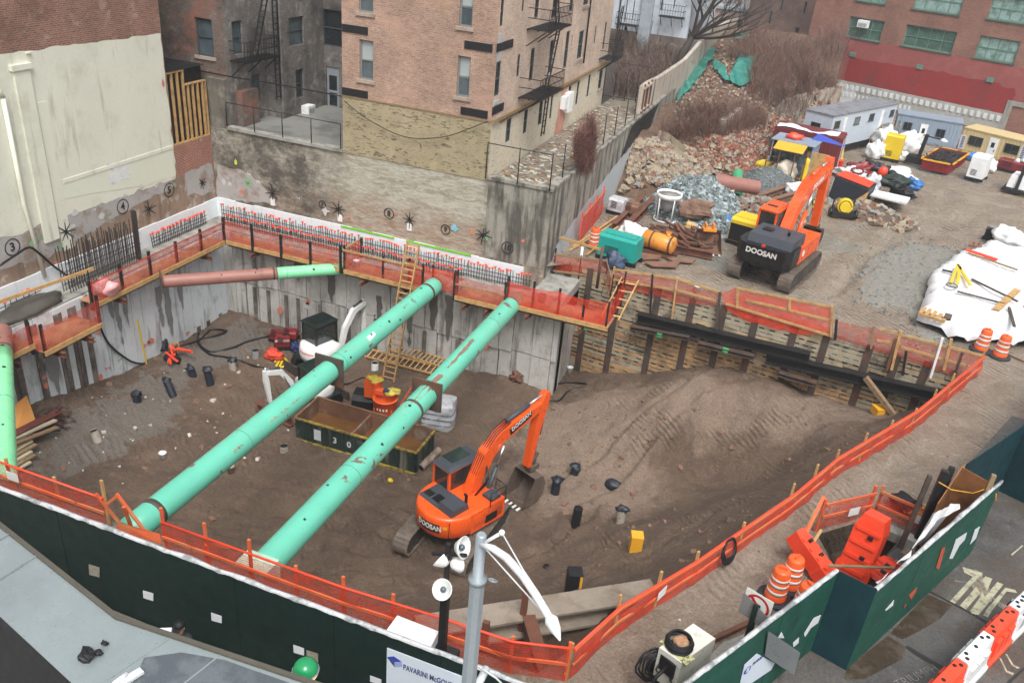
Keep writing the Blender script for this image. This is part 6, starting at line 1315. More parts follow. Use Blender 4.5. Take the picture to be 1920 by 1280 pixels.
mb=MB(); thick_path(mb,[(4.5,5.05),(4.32,4.6),(4.05,3.4),(3.8,1.7)],[.22,.48,.38,.2],bx_-.16,bx_+.16); stk=mb.build('stick',m_exo,T)
cyl(T,(bx_,4.55,4.3),(bx_,4.2,2.2),.075,stk,.6)
mb=MB(); mb.bar((bx_,4.2,2.2),(bx_,4.2,1.5),.22,.08); mb.bar((bx_,4.0,1.85),(bx_,4.3,2.2),.3,.1); mb.box((bx_,4.1,1.55),(.4,.5,.2)); mb.build('linkage',m_buck,stk)
bucket(T,(4,1.5),[(3.75,1.35),(4.25,1.3),(4.45,.9),(4.38,.45),(4.1,.1),(3.5,.02),(3.12,.12)],1.15,bx_,(-1,-.1),5)
mb=MB()
for a_,b_ in (((1.35,.5,2.0),(1.35,.5,2.65)),((1.35,1.3,2.0),(1.35,1.3,2.65)),((1.35,.5,2.65),(1.35,1.3,2.65)),((.8,1.3,2.0),(.8,1.3,2.65)),((1.35,1.3,2.65),(.8,1.3,2.65)),((1.35,.5,2.35),(1.35,1.3,2.35))):mb.tube([a_,b_],.02,6)
mb.build('handrail',m_exk,T); mb=MB(); mb.box((.9,1.0,2.05),(.5,.5,.15)); mb.lathe([(.1,2.0),(.1,2.2)],(.9,1.2,0),10); mb.build('fuel_cap',m_exg,T)
T=thing('large_orange_excavator','large orange crawler excavator with black counterweight parked in the muddy yard above the pit','excavator',(-.42,42.35,0.0),-R(15))
tracks(T,4.95,2.55,.65,.95,R(1))
mb=MB(); out=[(-1.38,-1.2),(-1.38,-2.2),(-1.1,-2.62),(-.5,-2.8),(.5,-2.8),(1.1,-2.62),(1.38,-2.2),(1.38,-1.2)]; mb.extr([(x*.97,y*.97,1.12) for x,y in out],(0,0,.2)); mb.extr([(x,y,1.32) for x,y in out],(0,0,.78)); cw=mb.build('counterweight',m_exk,T)
vs,fs=text_mb('DOOSAN',.36,.035,.003); mb=MB(); mb.add([(v.x,-2.803-v.z,1.82+v.y) for v in vs],fs); mb.build('lettering',m_refl,cw)
mb=MB(); mb.bx(-1.38,1.38,-1.2,.1,1.15,2.0); mb.bx(.4,1.38,.1,1.9,1.15,2.0); mb.bx(-1.38,-.45,.1,1.9,1.1,1.3); mb.build('house',m_exo,T)
mb=MB(); mb.lathe([(.16,0),(.16,.01)],(1.381,-.6,1.6),12,0,(1,0,0)); mb.build('side_emblem',m_white,T)
mb=MB(); prof(mb,[(-2.35,2.08),(-2.2,2.5),(-.5,2.55),(-.4,2.0)],-.95,1.25); mb.build('engine_hood',m_exg,T); mb=MB(); mb.bx(-.6,-.1,-1.5,-1.1,2.54,2.58); mb.build('hood_vent',m_exk,T)
mb=MB(); mb.tube([(.7,-1.4,2.5),(.7,-1.4,2.8)],.07,8); mb.build('exhaust_pipe',m_exk,T); mb=MB(); mb.bx(-.08,.08,-2.75,-2.6,2.1,2.2); mb.build('rear_lamp',M('red_lamp','#C8372A',.3),T)
cb,rf=cab(T,-1.42,-.45,-.05,1.7,1.25,3.05,m_exo,m_exo); mb=MB(); mb.bx(-1.2,-.7,.4,.6,3.16,3.19); mb.build('roof_slot',m_exk,rf)
mb=MB(); thick_path(mb,[(.1,1.85),(.9,3.1),(1.7,3.75),(2.6,4.0),(3.9,4.2),(5.3,4.35)],[.5,.62,.72,.65,.55,.4],-.25,.25); bm=mb.build('boom',m_exo,T)
vs,fs=text_mb('DOOSAN',.36,.03,.003); mb=MB(); mb.add([(.256+v.z,3.3+v.x*.98-v.y*.17,4.09+v.x*.17+v.y*.98) for v in vs],fs); mb.build('lettering',m_white,bm)
for k in (-1,1):cyl(T,(k*.42,.9,1.5),(k*.36,2.3,3.85),.11,bm,.62,mat=m_exo)
cyl(T,(0,2.6,4.55),(0,5.3,4.85),.11,bm,.55,mat=m_exo)
mb=MB()
for k in range(5):x=-.2+.1*k; mb.tube([(x,.1,2.3),(x,.7,3.2),(x,1.5,4.15),(x,2.5,4.55)],.03,6)
mb.build('hydraulic_lines',m_exo,bm)
mb=MB(); thick_path(mb,[(5.35,5.0),(5.38,4.45),(5.5,3.2),(5.65,1.1)],[.28,.62,.5,.28],-.2,.2); stk=mb.build('stick',m_exo,T); cyl(T,(0,5.75,4.4),(0,6.0,2.0),.09,stk,.6,mat=m_exo)
mb=MB(); mb.bar((0,5.9,2.0),(0,6.1,1.2),.3,.1); mb.box((0,5.8,1.0),(.4,.5,.25)); mb.build('linkage',m_trkd,stk)
bucket(T,(5.7,1),[(5.5,1.0),(6.0,.95),(6.2,.6),(6.1,.25),(5.8,.05),(5.3,.1)],1.0,0,(-1,0),4,m_trkd)
m_bob=M('white_compact_paint','#E2E3E1',.35,var=.04,dirt='#B4B0A8',dt=(.62,.78)); m_bobk=M('black_compact_cab','#14201F',.35,var=.15)
def mini(label,loc,rz,arm=True):
 T_=thing('compact_excavator',label,'mini excavator',loc,rz,'white compact excavators in the pit'); 
 for s_ in (-1,1):
  pts=[]; r=.26
  for k in range(9):a=-math.pi/2+math.pi*k/8; pts.append((.75+r*math.cos(a),r+r*math.sin(a)))
  for k in range(9):a=math.pi/2+math.pi*k/8; pts.append((-.75+r*math.cos(a),r+r*math.sin(a)))
  mb=MB(); mb.extr([(s_*.7-.17,y,z) for y,z in pts],(.34,0,0)); mb.build('track',m_hose,T_)
 mb=MB(); mb.box((0,0,.42),(1.1,.9,.25)); mb.build('undercarriage',m_trkd,T_)
 mb=MB(); n=14; out=[(.86,.5)]+[(.86*math.cos(math.pi*k/n),-.95*math.sin(math.pi*k/n)**.8) for k in range(n+1)]+[(-.86,.5)]; vs=[]; rg=((.58,.96),(.8,1.0),(1.0,1.0),(1.2,.96),(1.3,.86)); m_=len(out)
 for z,s_ in rg:vs += [(x*s_,y*s_,z) for x,y in out]
 mb.add(vs,[(i*m_+k,i*m_+(k+1) % m_,(i+1)*m_+(k+1) % m_,(i+1)*m_+k) for i in range(4) for k in range(m_)]+[tuple(range(m_))[::-1],tuple(range(4*m_,5*m_))],0,True); b_=mb.build('body',m_bob,T_)
 mb=MB(); mb.bx(-.86,.86,-.9,.5,.5,.6); mb.build('skirt',m_bobk,T_)
 mb=MB(); v=[]
 for k in range(9):a=R(200)+R(40)*k/8; v += [(.875*math.cos(a),.965*math.sin(a),.78),(.87*math.cos(a),.96*math.sin(a),1.0)]
 mb.add(v,[(2*k,2*k+2,2*k+3,2*k+1) for k in range(8)]); mb.build('grille',m_hose,b_)
 mb=MB(); v=[]
 for k in range(9):a=R(250)+R(60)*k/8; v += [(.87*math.cos(a),.97*math.sin(a),1.02),(.865*math.cos(a),.965*math.sin(a),1.06)]
 mb.add(v,[(2*k,2*k+2,2*k+3,2*k+1) for k in range(8)]); mb.build('orange_stripe',m_exo,b_)
 cab(T_,-.66,.3,-.5,.7,.75,2.2,m_bobk,m_bobk)
 if arm:
  mb=MB(); thick_path(mb,[(.95,.8),(1.2,1.6),(1.7,2.3),(2.4,2.5)],[.2,.24,.26,.18],.12,.32); bm_=mb.build('boom',m_bob,T_); mb=MB(); thick_path(mb,[(2.5,2.65),(2.45,2.1),(2.3,.9)],[.14,.24,.14],.14,.3); mb.build('stick',m_bob,T_)
  cyl(T_,(.1,1.1,.9),(.1,1.6,2.1),.05,bm_,.6); cyl(T_,(.22,1.7,2.5),(.22,2.5,2.75),.05,bm_,.6)
  bucket(T_,(2.3,.8),[(2.1,.8),(2.5,.78),(2.62,.5),(2.5,.2),(2.1,.1),(1.95,.2)],.6,.22,(-1,0),4)
  mb=MB(); mb.bx(-.9,.9,-1.35,-1.28,.05,.45); mb.build('dozer_blade',m_trkd,T_)
 return T_
q=PG(612,690); mini('white compact excavator with black cab, tail towards the camera, behind the left strut',(q.x-.35,q.y+.1,-6.3),R(-18),True).scale=(1.15,1.15,1.15)
q=PG(560,775); mini('white compact excavator half hidden by the left green strut with its arm to the left',(q.x+.25,q.y+1.0,-6.3),R(160),True)
# ---- open container
Fz=-6.45; A_,B_,C__=G(552,822,Fz),G(776,889,Fz),G(817,847,Fz); uL=(B_-A_); L_=uL.length; ang=math.atan2(uL.y,uL.x); Wd=(C__-B_).length
T=thing('open_container','dark green open top container with rusty muddy inside and yellow edges on the pit floor','container',(A_+C__)/2,ang)
hc=1.15; x0,x1,y0,y1=-L_/2,L_/2,-Wd/2,Wd/2
m_cont=M('worn_dark_green_steel','#20302B',.6,var=.3,vs=2,dirt='#5D5B50',dt=(.56,.7),ds=2.2,streak='#77756A',st=(.56,.72)); m_contin=M('rusty_container_inside','#6E4E3A',.7,var=.25,vs=2,dirt='#8C8272',dt=(.5,.66),ds=1.5)
def corr(mb,x0,x1,y,z0,z1,n,ax,dep=.05,th=.03):
 P_=[]
 for k in range(n):
  for f,d in ((0,0),(.35,0),(.5,dep),(.85,dep)):P_.append((x0+(x1-x0)*(k+f)/n,d))
 P_.append((x1,0)); m_=len(P_)
 pt=(lambda a,d,z:(a,y+d,z)) if ax == 'x' else (lambda a,d,z:(y+d,a,z))
 mb.add([pt(a,d,z0) for a,d in P_]+[pt(a,d,z1) for a,d in P_],[(i,i+1,m_+i+1,m_+i) for i in range(m_-1)])
mb=MB(); corr(mb,x0,x1,y0,.08,hc,15,'x',.05); mb.build('front_side',m_cont,T); mb=MB(); corr(mb,y0,y1,x1-.05,.08,hc,6,'y',.05); mb.build('end_side',m_cont,T); mb=MB(); corr(mb,x0,x1,y1-.05,.08,hc,15,'x',.05); mb.build('rear_side',m_cont,T); mb=MB(); corr(mb,y0,y1,x0,.08,hc,6,'y',.05); mb.build('end_side',m_cont,T)
mb=MB(); t_=.07
mb.quad((x0+t_,y0+t_,.35),(x1-t_,y0+t_,.35),(x1-t_,y1-t_,.35),(x0+t_,y1-t_,.35)); mb.quad((x0+t_,y0+t_,.1),(x1-t_,y0+t_,.1),(x1-t_,y0+t_,hc-.01),(x0+t_,y0+t_,hc-.01)); mb.quad((x0+t_,y1-t_,.1),(x1-t_,y1-t_,.1),(x1-t_,y1-t_,hc-.01),(x0+t_,y1-t_,hc-.01)); mb.quad((x0+t_,y0+t_,.1),(x0+t_,y1-t_,.1),(x0+t_,y1-t_,hc-.01),(x0+t_,y0+t_,hc-.01)); mb.quad((x1-t_,y0+t_,.1),(x1-t_,y1-t_,.1),(x1-t_,y1-t_,hc-.01),(x1-t_,y0+t_,hc-.01)); mb.build('inside_lining',m_contin,T)
mb=MB(); mb.bx(x0+.08,x1-.08,y0+.08,y1-.08,.36,.42); mb.build('muddy_water',M('muddy_water','#6B4A2C',.08,var=.2),T)
xd=x0+L_*.47; mb=MB(); mb.bx(xd-.05,xd+.05,y0+.08,y1-.08,.3,hc-.05); mb.build('divider',m_contin,T)
m_yedge=M('chipped_yellow_edge','#A08B3A',.6,var=.2,dirt='#4A4434',dt=(.45,.58),ds=5)
for a_,b_ in (((x0,y0),(x1,y0)),((x1,y0),(x1,y1)),((x1,y1),(x0,y1)),((x0,y1),(x0,y0))):mb=MB(); mb.bar((a_[0],a_[1],hc),(b_[0],b_[1],hc),.1,.08); mb.build('top_rail',m_yedge if a_[1] == y0 else m_contin,T)
mb=MB(); mb.bar((x0-.1,y0-.05,.05),(x1,y0-.05,.05),.1,.1); mb.build('bottom_rail',m_yedge,T)
for xx,ch in ((x0+2.0,'3'),(x0+2.7,'0')):vs,fs=text_mb(ch,.42,.02,.003); mb=MB(); mb.add([(xx+v.x,y0-.012-v.z,.55+v.y) for v in vs],fs); mb.build('number',m_paper,T)
mb=MB(); mb.bx(x0+.95,x0+1.3,y0-.012,y0-.006,.3,.85); mb.build('white_label',m_paper,T)
def pipe(label,p,q,r,mat,group=None,name='pipe'):
 p,q=Vector(p),Vector(q); T_=thing(name,label,'pipe',(p+q)/2,0,group); mb=MB(); mb.tube([p,q],r,16,cap=False); mb.build('tube',mat,T_,True)
 d=(q-p).normalized(); mb=MB(); mb.tube([p+d*.02,p+d*.1],r*.9,16); mb.tube([q-d*.1,q-d*.02],r*.9,16); mb.build('bore',m_black,T_,True); return T_
pipe('dusty grey pipe lying against the right end of the open container',PG(788,882,.15),PG(822,850,.2),.17,M('dusty_pipe','#9B8A7C',.7,dirt='#6B5B4E',dt=(.45,.55),ds=2))
mb=MB(); p,q=PG(484,768,.25),PG(548,800,.3); mb.hbeam(p,q,.35,.4,.04); solo('steel_beam',mb,m_steel_rust,'rusty steel beam lying left of the open container behind the green strut','steel beam')
q=PG(722,790); T=thing('grout_mixer','orange grout mixer with round drum and yellow hose on top behind the open container','mixer',(q.x,q.y,-6.35),R(10)); m_mix=M('mixer_orange','#DC5A26',.45,var=.1,dirt='#9A5A3A',dt=(.58,.72))
for a_ in range(4):a=R(45+90*a_); mb=MB(); mb.bar((.5*math.cos(a),.5*math.sin(a),0),(.5*math.cos(a),.5*math.sin(a),1.0),.16,.1); mb.build('leg',m_mix,T)
mb=MB(); mb.lathe([(.2,.45),(.5,.6),(.56,.7),(.56,1.35),(.6,1.38),(.6,1.42),(.5,1.43),(.48,1.2),(.001,1.15)],(0,0,0),24); dr=mb.build('drum',m_mix,T)
mb=MB(); v=[]
for k in range(9):a=R(245)+R(60)*k/8; v += [(.565*math.cos(a),.565*math.sin(a),.98),(.565*math.cos(a),.565*math.sin(a),1.1)]
mb.add(v,[(2*k,2*k+2,2*k+3,2*k+1) for k in range(0,8,2)]); mb.build('worn_lettering',m_refl,dr)
mb=MB(); mb.box((-.1,.1,1.62),(.9,.3,.22)); mb.bar((-.5,.1,1.4),(-.5,.1,2.0),.14); mb.build('gearbox',m_mix,T); mb=MB(); mb.box((-.75,.5,1.55),(.7,.6,.9)); mb.build('hopper',m_mix,T); mb=MB(); mb.lump((-.7,.45,2.0),(.35,.3,.12),4,.5,12,6); mb.lump((.35,.1,1.75),(.35,.25,.14),5,.6,12,6); mb.build('yellow_hose_heap',M('dusty_yellow_hose','#B5A23E',.6,var=.3,vs=6),T)
mb=MB(); mb.box((.05,.05,1.76),(.3,.25,.14)); mb.build('motor',M('blue_motor','#2E3E58',.4),T)
for k in (0,1):mb=MB(); mb.bar((.6,.3+.25*k,.9),(1.0,.6+.25*k,1.7),.04); mb.build('handle',m_mix,T)
q=PG(688,770); T=thing('power_pack','black box shaped power pack beside the orange grout mixer','power pack',(q.x,q.y,-6.35),R(15)); mb=MB(); prof(mb,[(-.55,.1),(-.55,.8),(-.35,1.0),(.35,1.0),(.55,.75),(.55,.1)],-.6,.6); mb.build('case',m_black,T)
for s_ in (-1,1):mb=MB(); mb.lathe([(.2,-.06),(.2,.06)],(s_*.62,0,.2),12,0,(1,0,0)); mb.build('wheel',m_hose,T)
mb=MB(); mb.tube([PG(690,742,.9),PG(680,730,.7),PG(655,722,.1),PG(620,722,.05)],.035,6); solo('hydraulic_hose',mb,m_hose,'thin black hose arching from the power pack to the left strut','hose')
q=PG(822,795); T=thing('wrapped_pallet','tall pallet load of bags wrapped in clear white film with dark straps','pallet load',(q.x,q.y,-6.4),R(12)); m_film=M('clear_film','#C4C7CB',.2,var=.12,vs=3,dirt='#9DA1A6',dt=(.5,.6),ds=3,bump=.9,bs=7,spec=.8)
def soft_box(mb,sx,sy,z0,z1,seed,amp=.05,n=10,mi=0,c=(0,0)):
 vs=[]; out=[]
 for k in range(4*n):
  s_,f=divmod(k,n); f=f/n*2-1
  x,y=((f,-1),(1,f),(-f,1),(-1,-f))[s_]; r_=(abs(x)**6+abs(y)**6)**(1/6.); out.append((x/r_*sx/2,y/r_*sy/2))
 zs_=[z0+(z1-z0)*f for f in (0,.12,.25,.4,.5,.6,.75,.88,.97,1)]; sh=[.95,1,1,.97,1.01,.97,1.0,.99,.95,.85]; m_=len(out)
 for z,s_ in zip(zs_,sh):
  for x,y in out:q_=1+amp*2*noise.noise(Vector((x*3+seed,y*3,z*3))); vs.append((c[0]+x*s_*q_,c[1]+y*s_*q_,z))
 N=len(zs_); mb.add(vs,[(i*m_+k,i*m_+(k+1) % m_,(i+1)*m_+(k+1) % m_,(i+1)*m_+k) for i in range(N-1) for k in range(m_)]+[tuple(range((N-1)*m_,N*m_))],mi,True); return mb
mb=MB(); soft_box(mb,1.5,1.25,.1,1.45,3,.08); mb.build('wrapped_bags',m_film,T)
for z in (.42,.72,1.0):
 mb=MB(); pts=[(.77*math.copysign(abs(math.cos(a))**.35,math.cos(a)),.645*math.copysign(abs(math.sin(a))**.35,math.sin(a)),z) for a in [2*math.pi*k/40 for k in range(41)]]; mb.tube(pts,.02,5,cap=False); mb.build('strap',M('grey_strap','#5C6470',.5),T)
mb=MB()
for k in range(5):mb.bx(-.7+.32*k-.05,-.7+.32*k+.05,-.6,.6,.0,.1)
mb.build('pallet',m_woodold,T)
# ---- hillside
hp=[(-10.8,50,0),(-10.8,54,2.6),(-10.8,58,2.7),(-10.8,64,2.8),(-10.8,70,3.0),(-10.8,76,3.9),(-10.8,82,4.8),(-10.8,90,5.4),(-10.8,96,5.6),(-8.8,54.8,2.4),(-8.5,50.5,.6),(-9.6,57.8,1.9)]
for (px,py),z in [((1240,300),.6),((1290,270),1.6),((1250,240),3.2),((1300,190),3.9),((1360,120),5.0),((1340,90),5.0),((1440,330),0),((1400,290),1),((1440,240),2.0),((1440,205),3.2),((1560,185),2.9),((1520,195),3.0),((1480,120),5.2),((1560,110),5.0),((1420,60),6),((1340,250),2.4),((1360,180),3.7),((1280,320),0.1),((1340,330),0),((1400,325),0)]:
 p=G(px,py,z); hp.append((p.x,p.y,z))
hp += [(2,88,4.8),(-4,92,5.5),(-2.8,66,.3),(-.8,72,.3),(.5,78,.6),(1.2,84,1.5),(-6,54,0),(-4,58,0)]
Hc=np.array(hp); n_=len(Hc); Dh=np.hypot(Hc[:,None,0]-Hc[None,:,0],Hc[:,None,1]-Hc[None,:,1]); Ah=np.zeros((n_+3,n_+3)); Ah[:n_,:n_]=tps(Dh)+np.eye(n_)*3; Ah[:n_,n_]=1; Ah[:n_,n_+1:]=Hc[:,:2]; Ah[n_,:n_]=1; Ah[n_+1:,:n_]=Hc[:,:2].T
Wh=np.linalg.solve(Ah,np.concatenate([Hc[:,2],np.zeros(3)]))
def hill_z(x,y):
 d=np.hypot(Hc[:,0]-x,Hc[:,1]-y); z=float(tps(d) @ Wh[:n_]+Wh[n_]+Wh[n_+1]*x+Wh[n_+2]*y)
 return z+.22*fbm(x,y,.4,5)+.12*fbm(x,y,1.7,3,5)
def HG(px,py,dz=0.):
 z=2.5
 for i in range(25):p=G(px,py,z); z=.6*z+.4*max(hill_z(p.x,p.y),0)
 return Vector((p.x,p.y,max(hill_z(p.x,p.y),0)+dz))
W0,W1_=Vector((-3.9,71.2,0)),Vector((1.2,84.8,0))
def right_of_wall(x,y):d=W1_-W0; return (x-W0.x)*d.y-(y-W0.y)*d.x > 0
mb=MB(); S=.42; idx={}
for j in range(int(48/S)):
 for i in range(int(17/S)):
  x=-10.85+i*S; y=49+j*S; z=hill_z(x,y)
  if z > -.3 and not (y > 66 and right_of_wall(x-.3,y)) and x < 5 and not (y > 80 and x > .9):idx[i,j]=len(mb.v); mb.v.append((x,y,z))
for (i,j),a in idx.items():
 q=[idx.get((i+1,j)),idx.get((i+1,j+1)),idx.get((i,j+1))]
 if None not in q:mb.f.append([a]+q); mb.m.append(0); mb.sm.append(True)
struct('hillside',mb,m_slope)
m_bk=[M('rubble_red','#8A5344',.9,var=.3,vs=3),M('rubble_buff','#9C8C78',.9,var=.25,vs=3),M('rubble_grey','#8F8C84',.9,var=.25,vs=3),M('rubble_brown','#7C5F4E',.9,var=.25,vs=3)]
rn=random.Random(77); mb=MB(); n=0
while n < 6500:
 px,py=rn.uniform(1240,1560),rn.uniform(200,345)
 if py < 330-(px-1240)*.42-25*rn.random()+0 and px < 1400 and py < 245:continue
 if px > 1440 and py < 222-(px-1440)*.2:continue
 if px < 1330 and py > 345:continue
 p=HG(px,py); 
 if p.z < .02 and rn.random() < .6:continue
 mb.rock(p+Vector((0,0,.03)),rn.uniform(.04,.13)*(1+(rn.random() < .05)),n,rn.choice((0,0,0,1,1,2,3)) if px > 1290 else rn.choice((0,1,1,2,3))); n += 1
for k in range(1500):
 px,py=rn.uniform(1265,1450),rn.uniform(75,230); p=HG(px,py)
 if p.x > -10.6:mb.rock(p+Vector((0,0,.04)),rn.uniform(.05,.16),k+7000,rn.choice((1,2,3,3)))
struct('brick_rubble',mb,m_bk,'stuff')
mb=MB(); n=0
while n < 900:
 px,py=rn.uniform(1175,1330),rn.uniform(255,358)
 if py < 262+(px-1200)*.1 or py > 352-(px-1180)*.05 :continue
 p=HG(px,py); p.z += max(0,1-abs(px-1230)/70)*max(0,1-abs(py-310)/50)*.7; mb.rock(p,rn.uniform(.08,.26),n+9000,rn.choice((1,1,2,3))); n += 1
struct('stone_rubble',mb,m_bk,'stuff')
m_stone=M('pale_stone','#9A8E78',.85,var=.2,vs=2,dirt='#7A6E5D',bump=.4)
for i,(px,py,r) in enumerate(((1225,328,.75),(1207,308,.6),(1246,300,.55),(1180,345,.55),(1262,318,.5),(1195,285,.55),(1218,275,.5),(1285,322,.5),(1300,310,.55),(1345,318,.5),(1362,322,.55),(1192,325,.5),(1240,335,.45),(1170,362,.6))):
 p=HG(px,py,.35); mb=MB(); mb.lump(p-Vector((0,0,.12)),(r*.62,r*.5,r*.42),i+3,.45,7,5,sm=False,rz=i); solo('boulder',mb,m_stone,'pale angular boulder in the stone rubble beside the stained retaining wall','boulder','boulders of the rubble pile')
def mound(name,px,py,rx,ry,h,mat,rz=0,seed=0,kind='stuff',chips=None,nchip=0,r=(.05,.12),wob=.22):
 c=G(px,py,0); mb=MB(); N,K=26,12; mz=lambda f,X,Y:max(h*(1-f**1.25)+.22*h*noise.noise(Vector((X*.9+seed,Y*.9,1)))*(1-f*f),-.02); vs=[(c.x,c.y,h)]
 for k in range(1,K+1):
  f=k/K
  for j in range(N):a=2*math.pi*j/N; q=1+wob*noise.noise(Vector((math.cos(a)*1.6+seed,math.sin(a)*1.6,seed))); x=rx*f*q*math.cos(a); y=ry*f*q*math.sin(a); X,Y,_=RZ((x,y,0),rz); z=mz(f,X,Y)-.08*(k == K); vs.append((c.x+X,c.y+Y,z))
 fs=[(0,1+j,1+(j+1) % N) for j in range(N)]+[(1+(k-1)*N+j,1+k*N+j,1+k*N+(j+1) % N,1+(k-1)*N+(j+1) % N) for k in range(1,K) for j in range(N)]; mb.add(vs,fs,0,True); rn=random.Random(seed)
 for i in range(nchip):
  a=rn.uniform(0,6.283); f=math.sqrt(rn.random())*(1.08+(wob > .3)*.3*rn.random()); q=1+wob*noise.noise(Vector((math.cos(a)*1.6+seed,math.sin(a)*1.6,seed))); x=rx*f*q*math.cos(a); y=ry*f*q*math.sin(a); X,Y,_=RZ((x,y,0),rz); mb.rock((c.x+X,c.y+Y,mz(f,X,Y)+.01),r[0]+(r[1]-r[0])*rn.random()**2.5,seed*999+i,1+i % len(chips))
 return struct(name,mb,[mat]+(chips or []),kind)
m_blugr=M('blue_grey_gravel','#838D90',.85,var=.3,vs=6,dirt='#6C7476',bump=1,bs=14); m_dkgr=M('dark_gravel','#5F6262',.85,var=.3,vs=8,bump=1,bs=16)
cg=[M('gravel_chip_light','#9FA9AB',.85,var=.3,vs=6),M('gravel_chip_mid','#76807F',.85,var=.3,vs=6),M('gravel_chip_dark','#5F6869',.85)]
mound('gravel_pile',1306,388,3.2,4.3,1.9,m_blugr,.3,3,chips=cg,nchip=3200,r=(.04,.2)); mound('dark_gravel_pile',1437,342,2.0,3.0,1.0,m_dkgr,-.2,5,chips=cg[1:],nchip=700,r=(.05,.1))
mound('rubble_heap',1630,402,2.8,1.7,.6,m_bank,-.4,8,chips=m_bk[1:],nchip=260,r=(.08,.3)); mound('debris_heap',1430,396,2.8,1.5,.75,m_bank,0,9,chips=[m_bk[3],m_bk[2]],nchip=420,r=(.1,.3)); mound('gravel_patch',1812,535,3.9,8.0,.08,M('muddy_gravel','#7F7C74',.85,var=.3,vs=4,bump=1,bs=16),-.35,11,chips=cg[1:],nchip=1800,r=(.02,.07),wob=.75)
mb=MB(); c=G(1306,392,1.0); mb.lump(c,(1.0,.5,.55),5,.3,16,10,sm=False); solo('soil_block',mb,M('brown_soil_block','#7C6152',.95,var=.3,vs=4,bump=1.2,bs=6),'big brown block of earth sitting on the blue grey gravel pile','soil block')
def brush(name,pts_fn,n,h,seed,cols,kind='stuff',w_=.018):
 rn=random.Random(seed); mb=MB(); k=0
 while k < n:
  p=pts_fn(rn)
  if p is None:continue
  k += 1; a=rn.uniform(0,6.28); t=rn.uniform(.1,.9); L=h*rn.uniform(.5,1.3)
  d=Vector((math.cos(a)*t,math.sin(a)*t,1)).normalized(); q=p+d*L; s_=Vector((-math.sin(a),math.cos(a),0))*w_; mi=rn.randrange(len(cols)); mb.add([p-s_,p+s_,q],[(0,1,2)],mi)
  for j in range(3):b=p+(q-p)*rn.uniform(.35,.9); a2=rn.uniform(0,6.28); e=b+Vector((math.cos(a2)*.8,math.sin(a2)*.8,rn.uniform(.2,.9)))*L*.4; mb.add([b-s_*.6,b+s_*.6,e],[(0,1,2)],mi)
 return struct(name,mb,cols,kind) if kind else mb
mt1=[M('dry_twigs_red','#7E5548',.9,var=.2),M('dry_twigs_brown','#6B5348',.9,var=.2),M('dry_twigs_grey','#7B6C62',.9,var=.2)]
def rg(poly,zf):
 xs=[p[0] for p in poly]; ys=[p[1] for p in poly]
 def f(rn):
  x,y=rn.uniform(min(xs),max(xs)),rn.uniform(min(ys),max(ys))
  return zf(x,y) if inside(x,y,poly) else None
 return f
brush('brush_thicket',rg([(1240,250),(1300,215),(1360,205),(1440,225),(1430,245),(1340,262),(1280,275),(1235,265)],HG),3000,1.5,4,mt1,w_=.013)
brush('brush_thicket',rg([(1400,180),(1410,110),(1455,90),(1560,100),(1575,150),(1565,182),(1480,200),(1440,205)],HG),4200,2.1,5,mt1,w_=.014)
brush('brush_thicket',rg([(1360,110),(1420,60),(1440,95),(1400,120)],HG),900,1.4,6,mt1)
def terr(x,y):p=G(x,y,3.95); return p
brush('brush_thicket',rg([(1075,300),(1075,270),(1110,230),(1118,270),(1110,330),(1085,330)],lambda x,y:onx(x,y,-10.7)),1500,.9,7,mt1[:1]+[M('purple_twigs','#5E4544',.9)],w_=.012)
brush('brush_thicket',rg([(1150,180),(1160,80),(1240,75),(1270,110),(1230,150),(1205,180)],lambda x,y:Vector((G(x,y,4.2).x,min(G(x,y,4.2).y,76),4.0)) if G(x,y,4.2).x < -11.2 else None),2600,1.9,8,mt1[1:]+[M('dark_twigs','#3B302B',.9)])
m_teal=M('teal_debris_net','#2B7F74',.6,var=.3,vs=2,dirt='#57806F',dt=(.5,.62),ds=2,bump=.6,bs=8)
for i,(poly,l_) in enumerate(((((1330,92),(1343,98),(1318,140),(1290,175),(1268,200),(1275,170),(1300,130)),'long strip of teal debris netting along the foot of the graffiti wall'),(((1340,115),(1360,135),(1368,158),(1358,160),(1336,130)),'small tongue of teal debris netting in the middle of the brushy slope'),
  (((1366,150),(1378,128),(1384,98),(1410,112),(1438,116),(1430,138),(1412,160),(1390,168),(1372,162)),'largest sheet of teal debris netting on the brushy slope'),(((1375,68),(1402,66),(1412,76),(1378,78)),'teal sheet high on the slope beside the pale low house'))):
 q=ragged([Vector(p) for p in poly],6,3.0,i); v,e,f,*_=delaunay_2d_cdt(q,[(k,(k+1) % len(q)) for k in range(len(q))],[],1,1e-5); mb=MB(); mb.add([HG(p.x,p.y,.3+.35*noise.noise(Vector((p.x*.1,p.y*.1,i)))) for p in v],[tuple(x) for x in f],0,False)
 solo('debris_netting',mb,m_teal,l_,'netting','teal netting on the slope')
T=thing('graffiti_wall','pale concrete party wall with graffiti running back along the top of the slope','wall',(-10.9,75,3)); FW=Facade((-10.95,0,0),(0,1,0),(1,0,0),T)
m_pwall=M('weathered_pale_wall','#B5AA9D',.85,var=.15,vs=.6,dirt='#8D8378',streak='#7E7469',st=(.5,.68),bump=.3,bs=6)
mb=MB(); tops=[(54.6,5.75),(56.6,5.8),(60,5.6),(64,5.55),(69.5,5.5),(74,5.9),(81,6.6),(88,6.4),(100,6.0)]; v=[]
for y,z in tops:v += [(-10.95,y,1.5),(-10.95,y,z),(-11.25,y,z),(-11.25,y,1.5)]
mb.add(v,[(4*i+a,4*i+4+a,4*i+4+(a+1) % 4,4*i+(a+1) % 4) for i in range(len(tops)-1) for a in range(3)]+[(0,1,2,3)]); mb.build('wall_face',m_pwall,T,True)
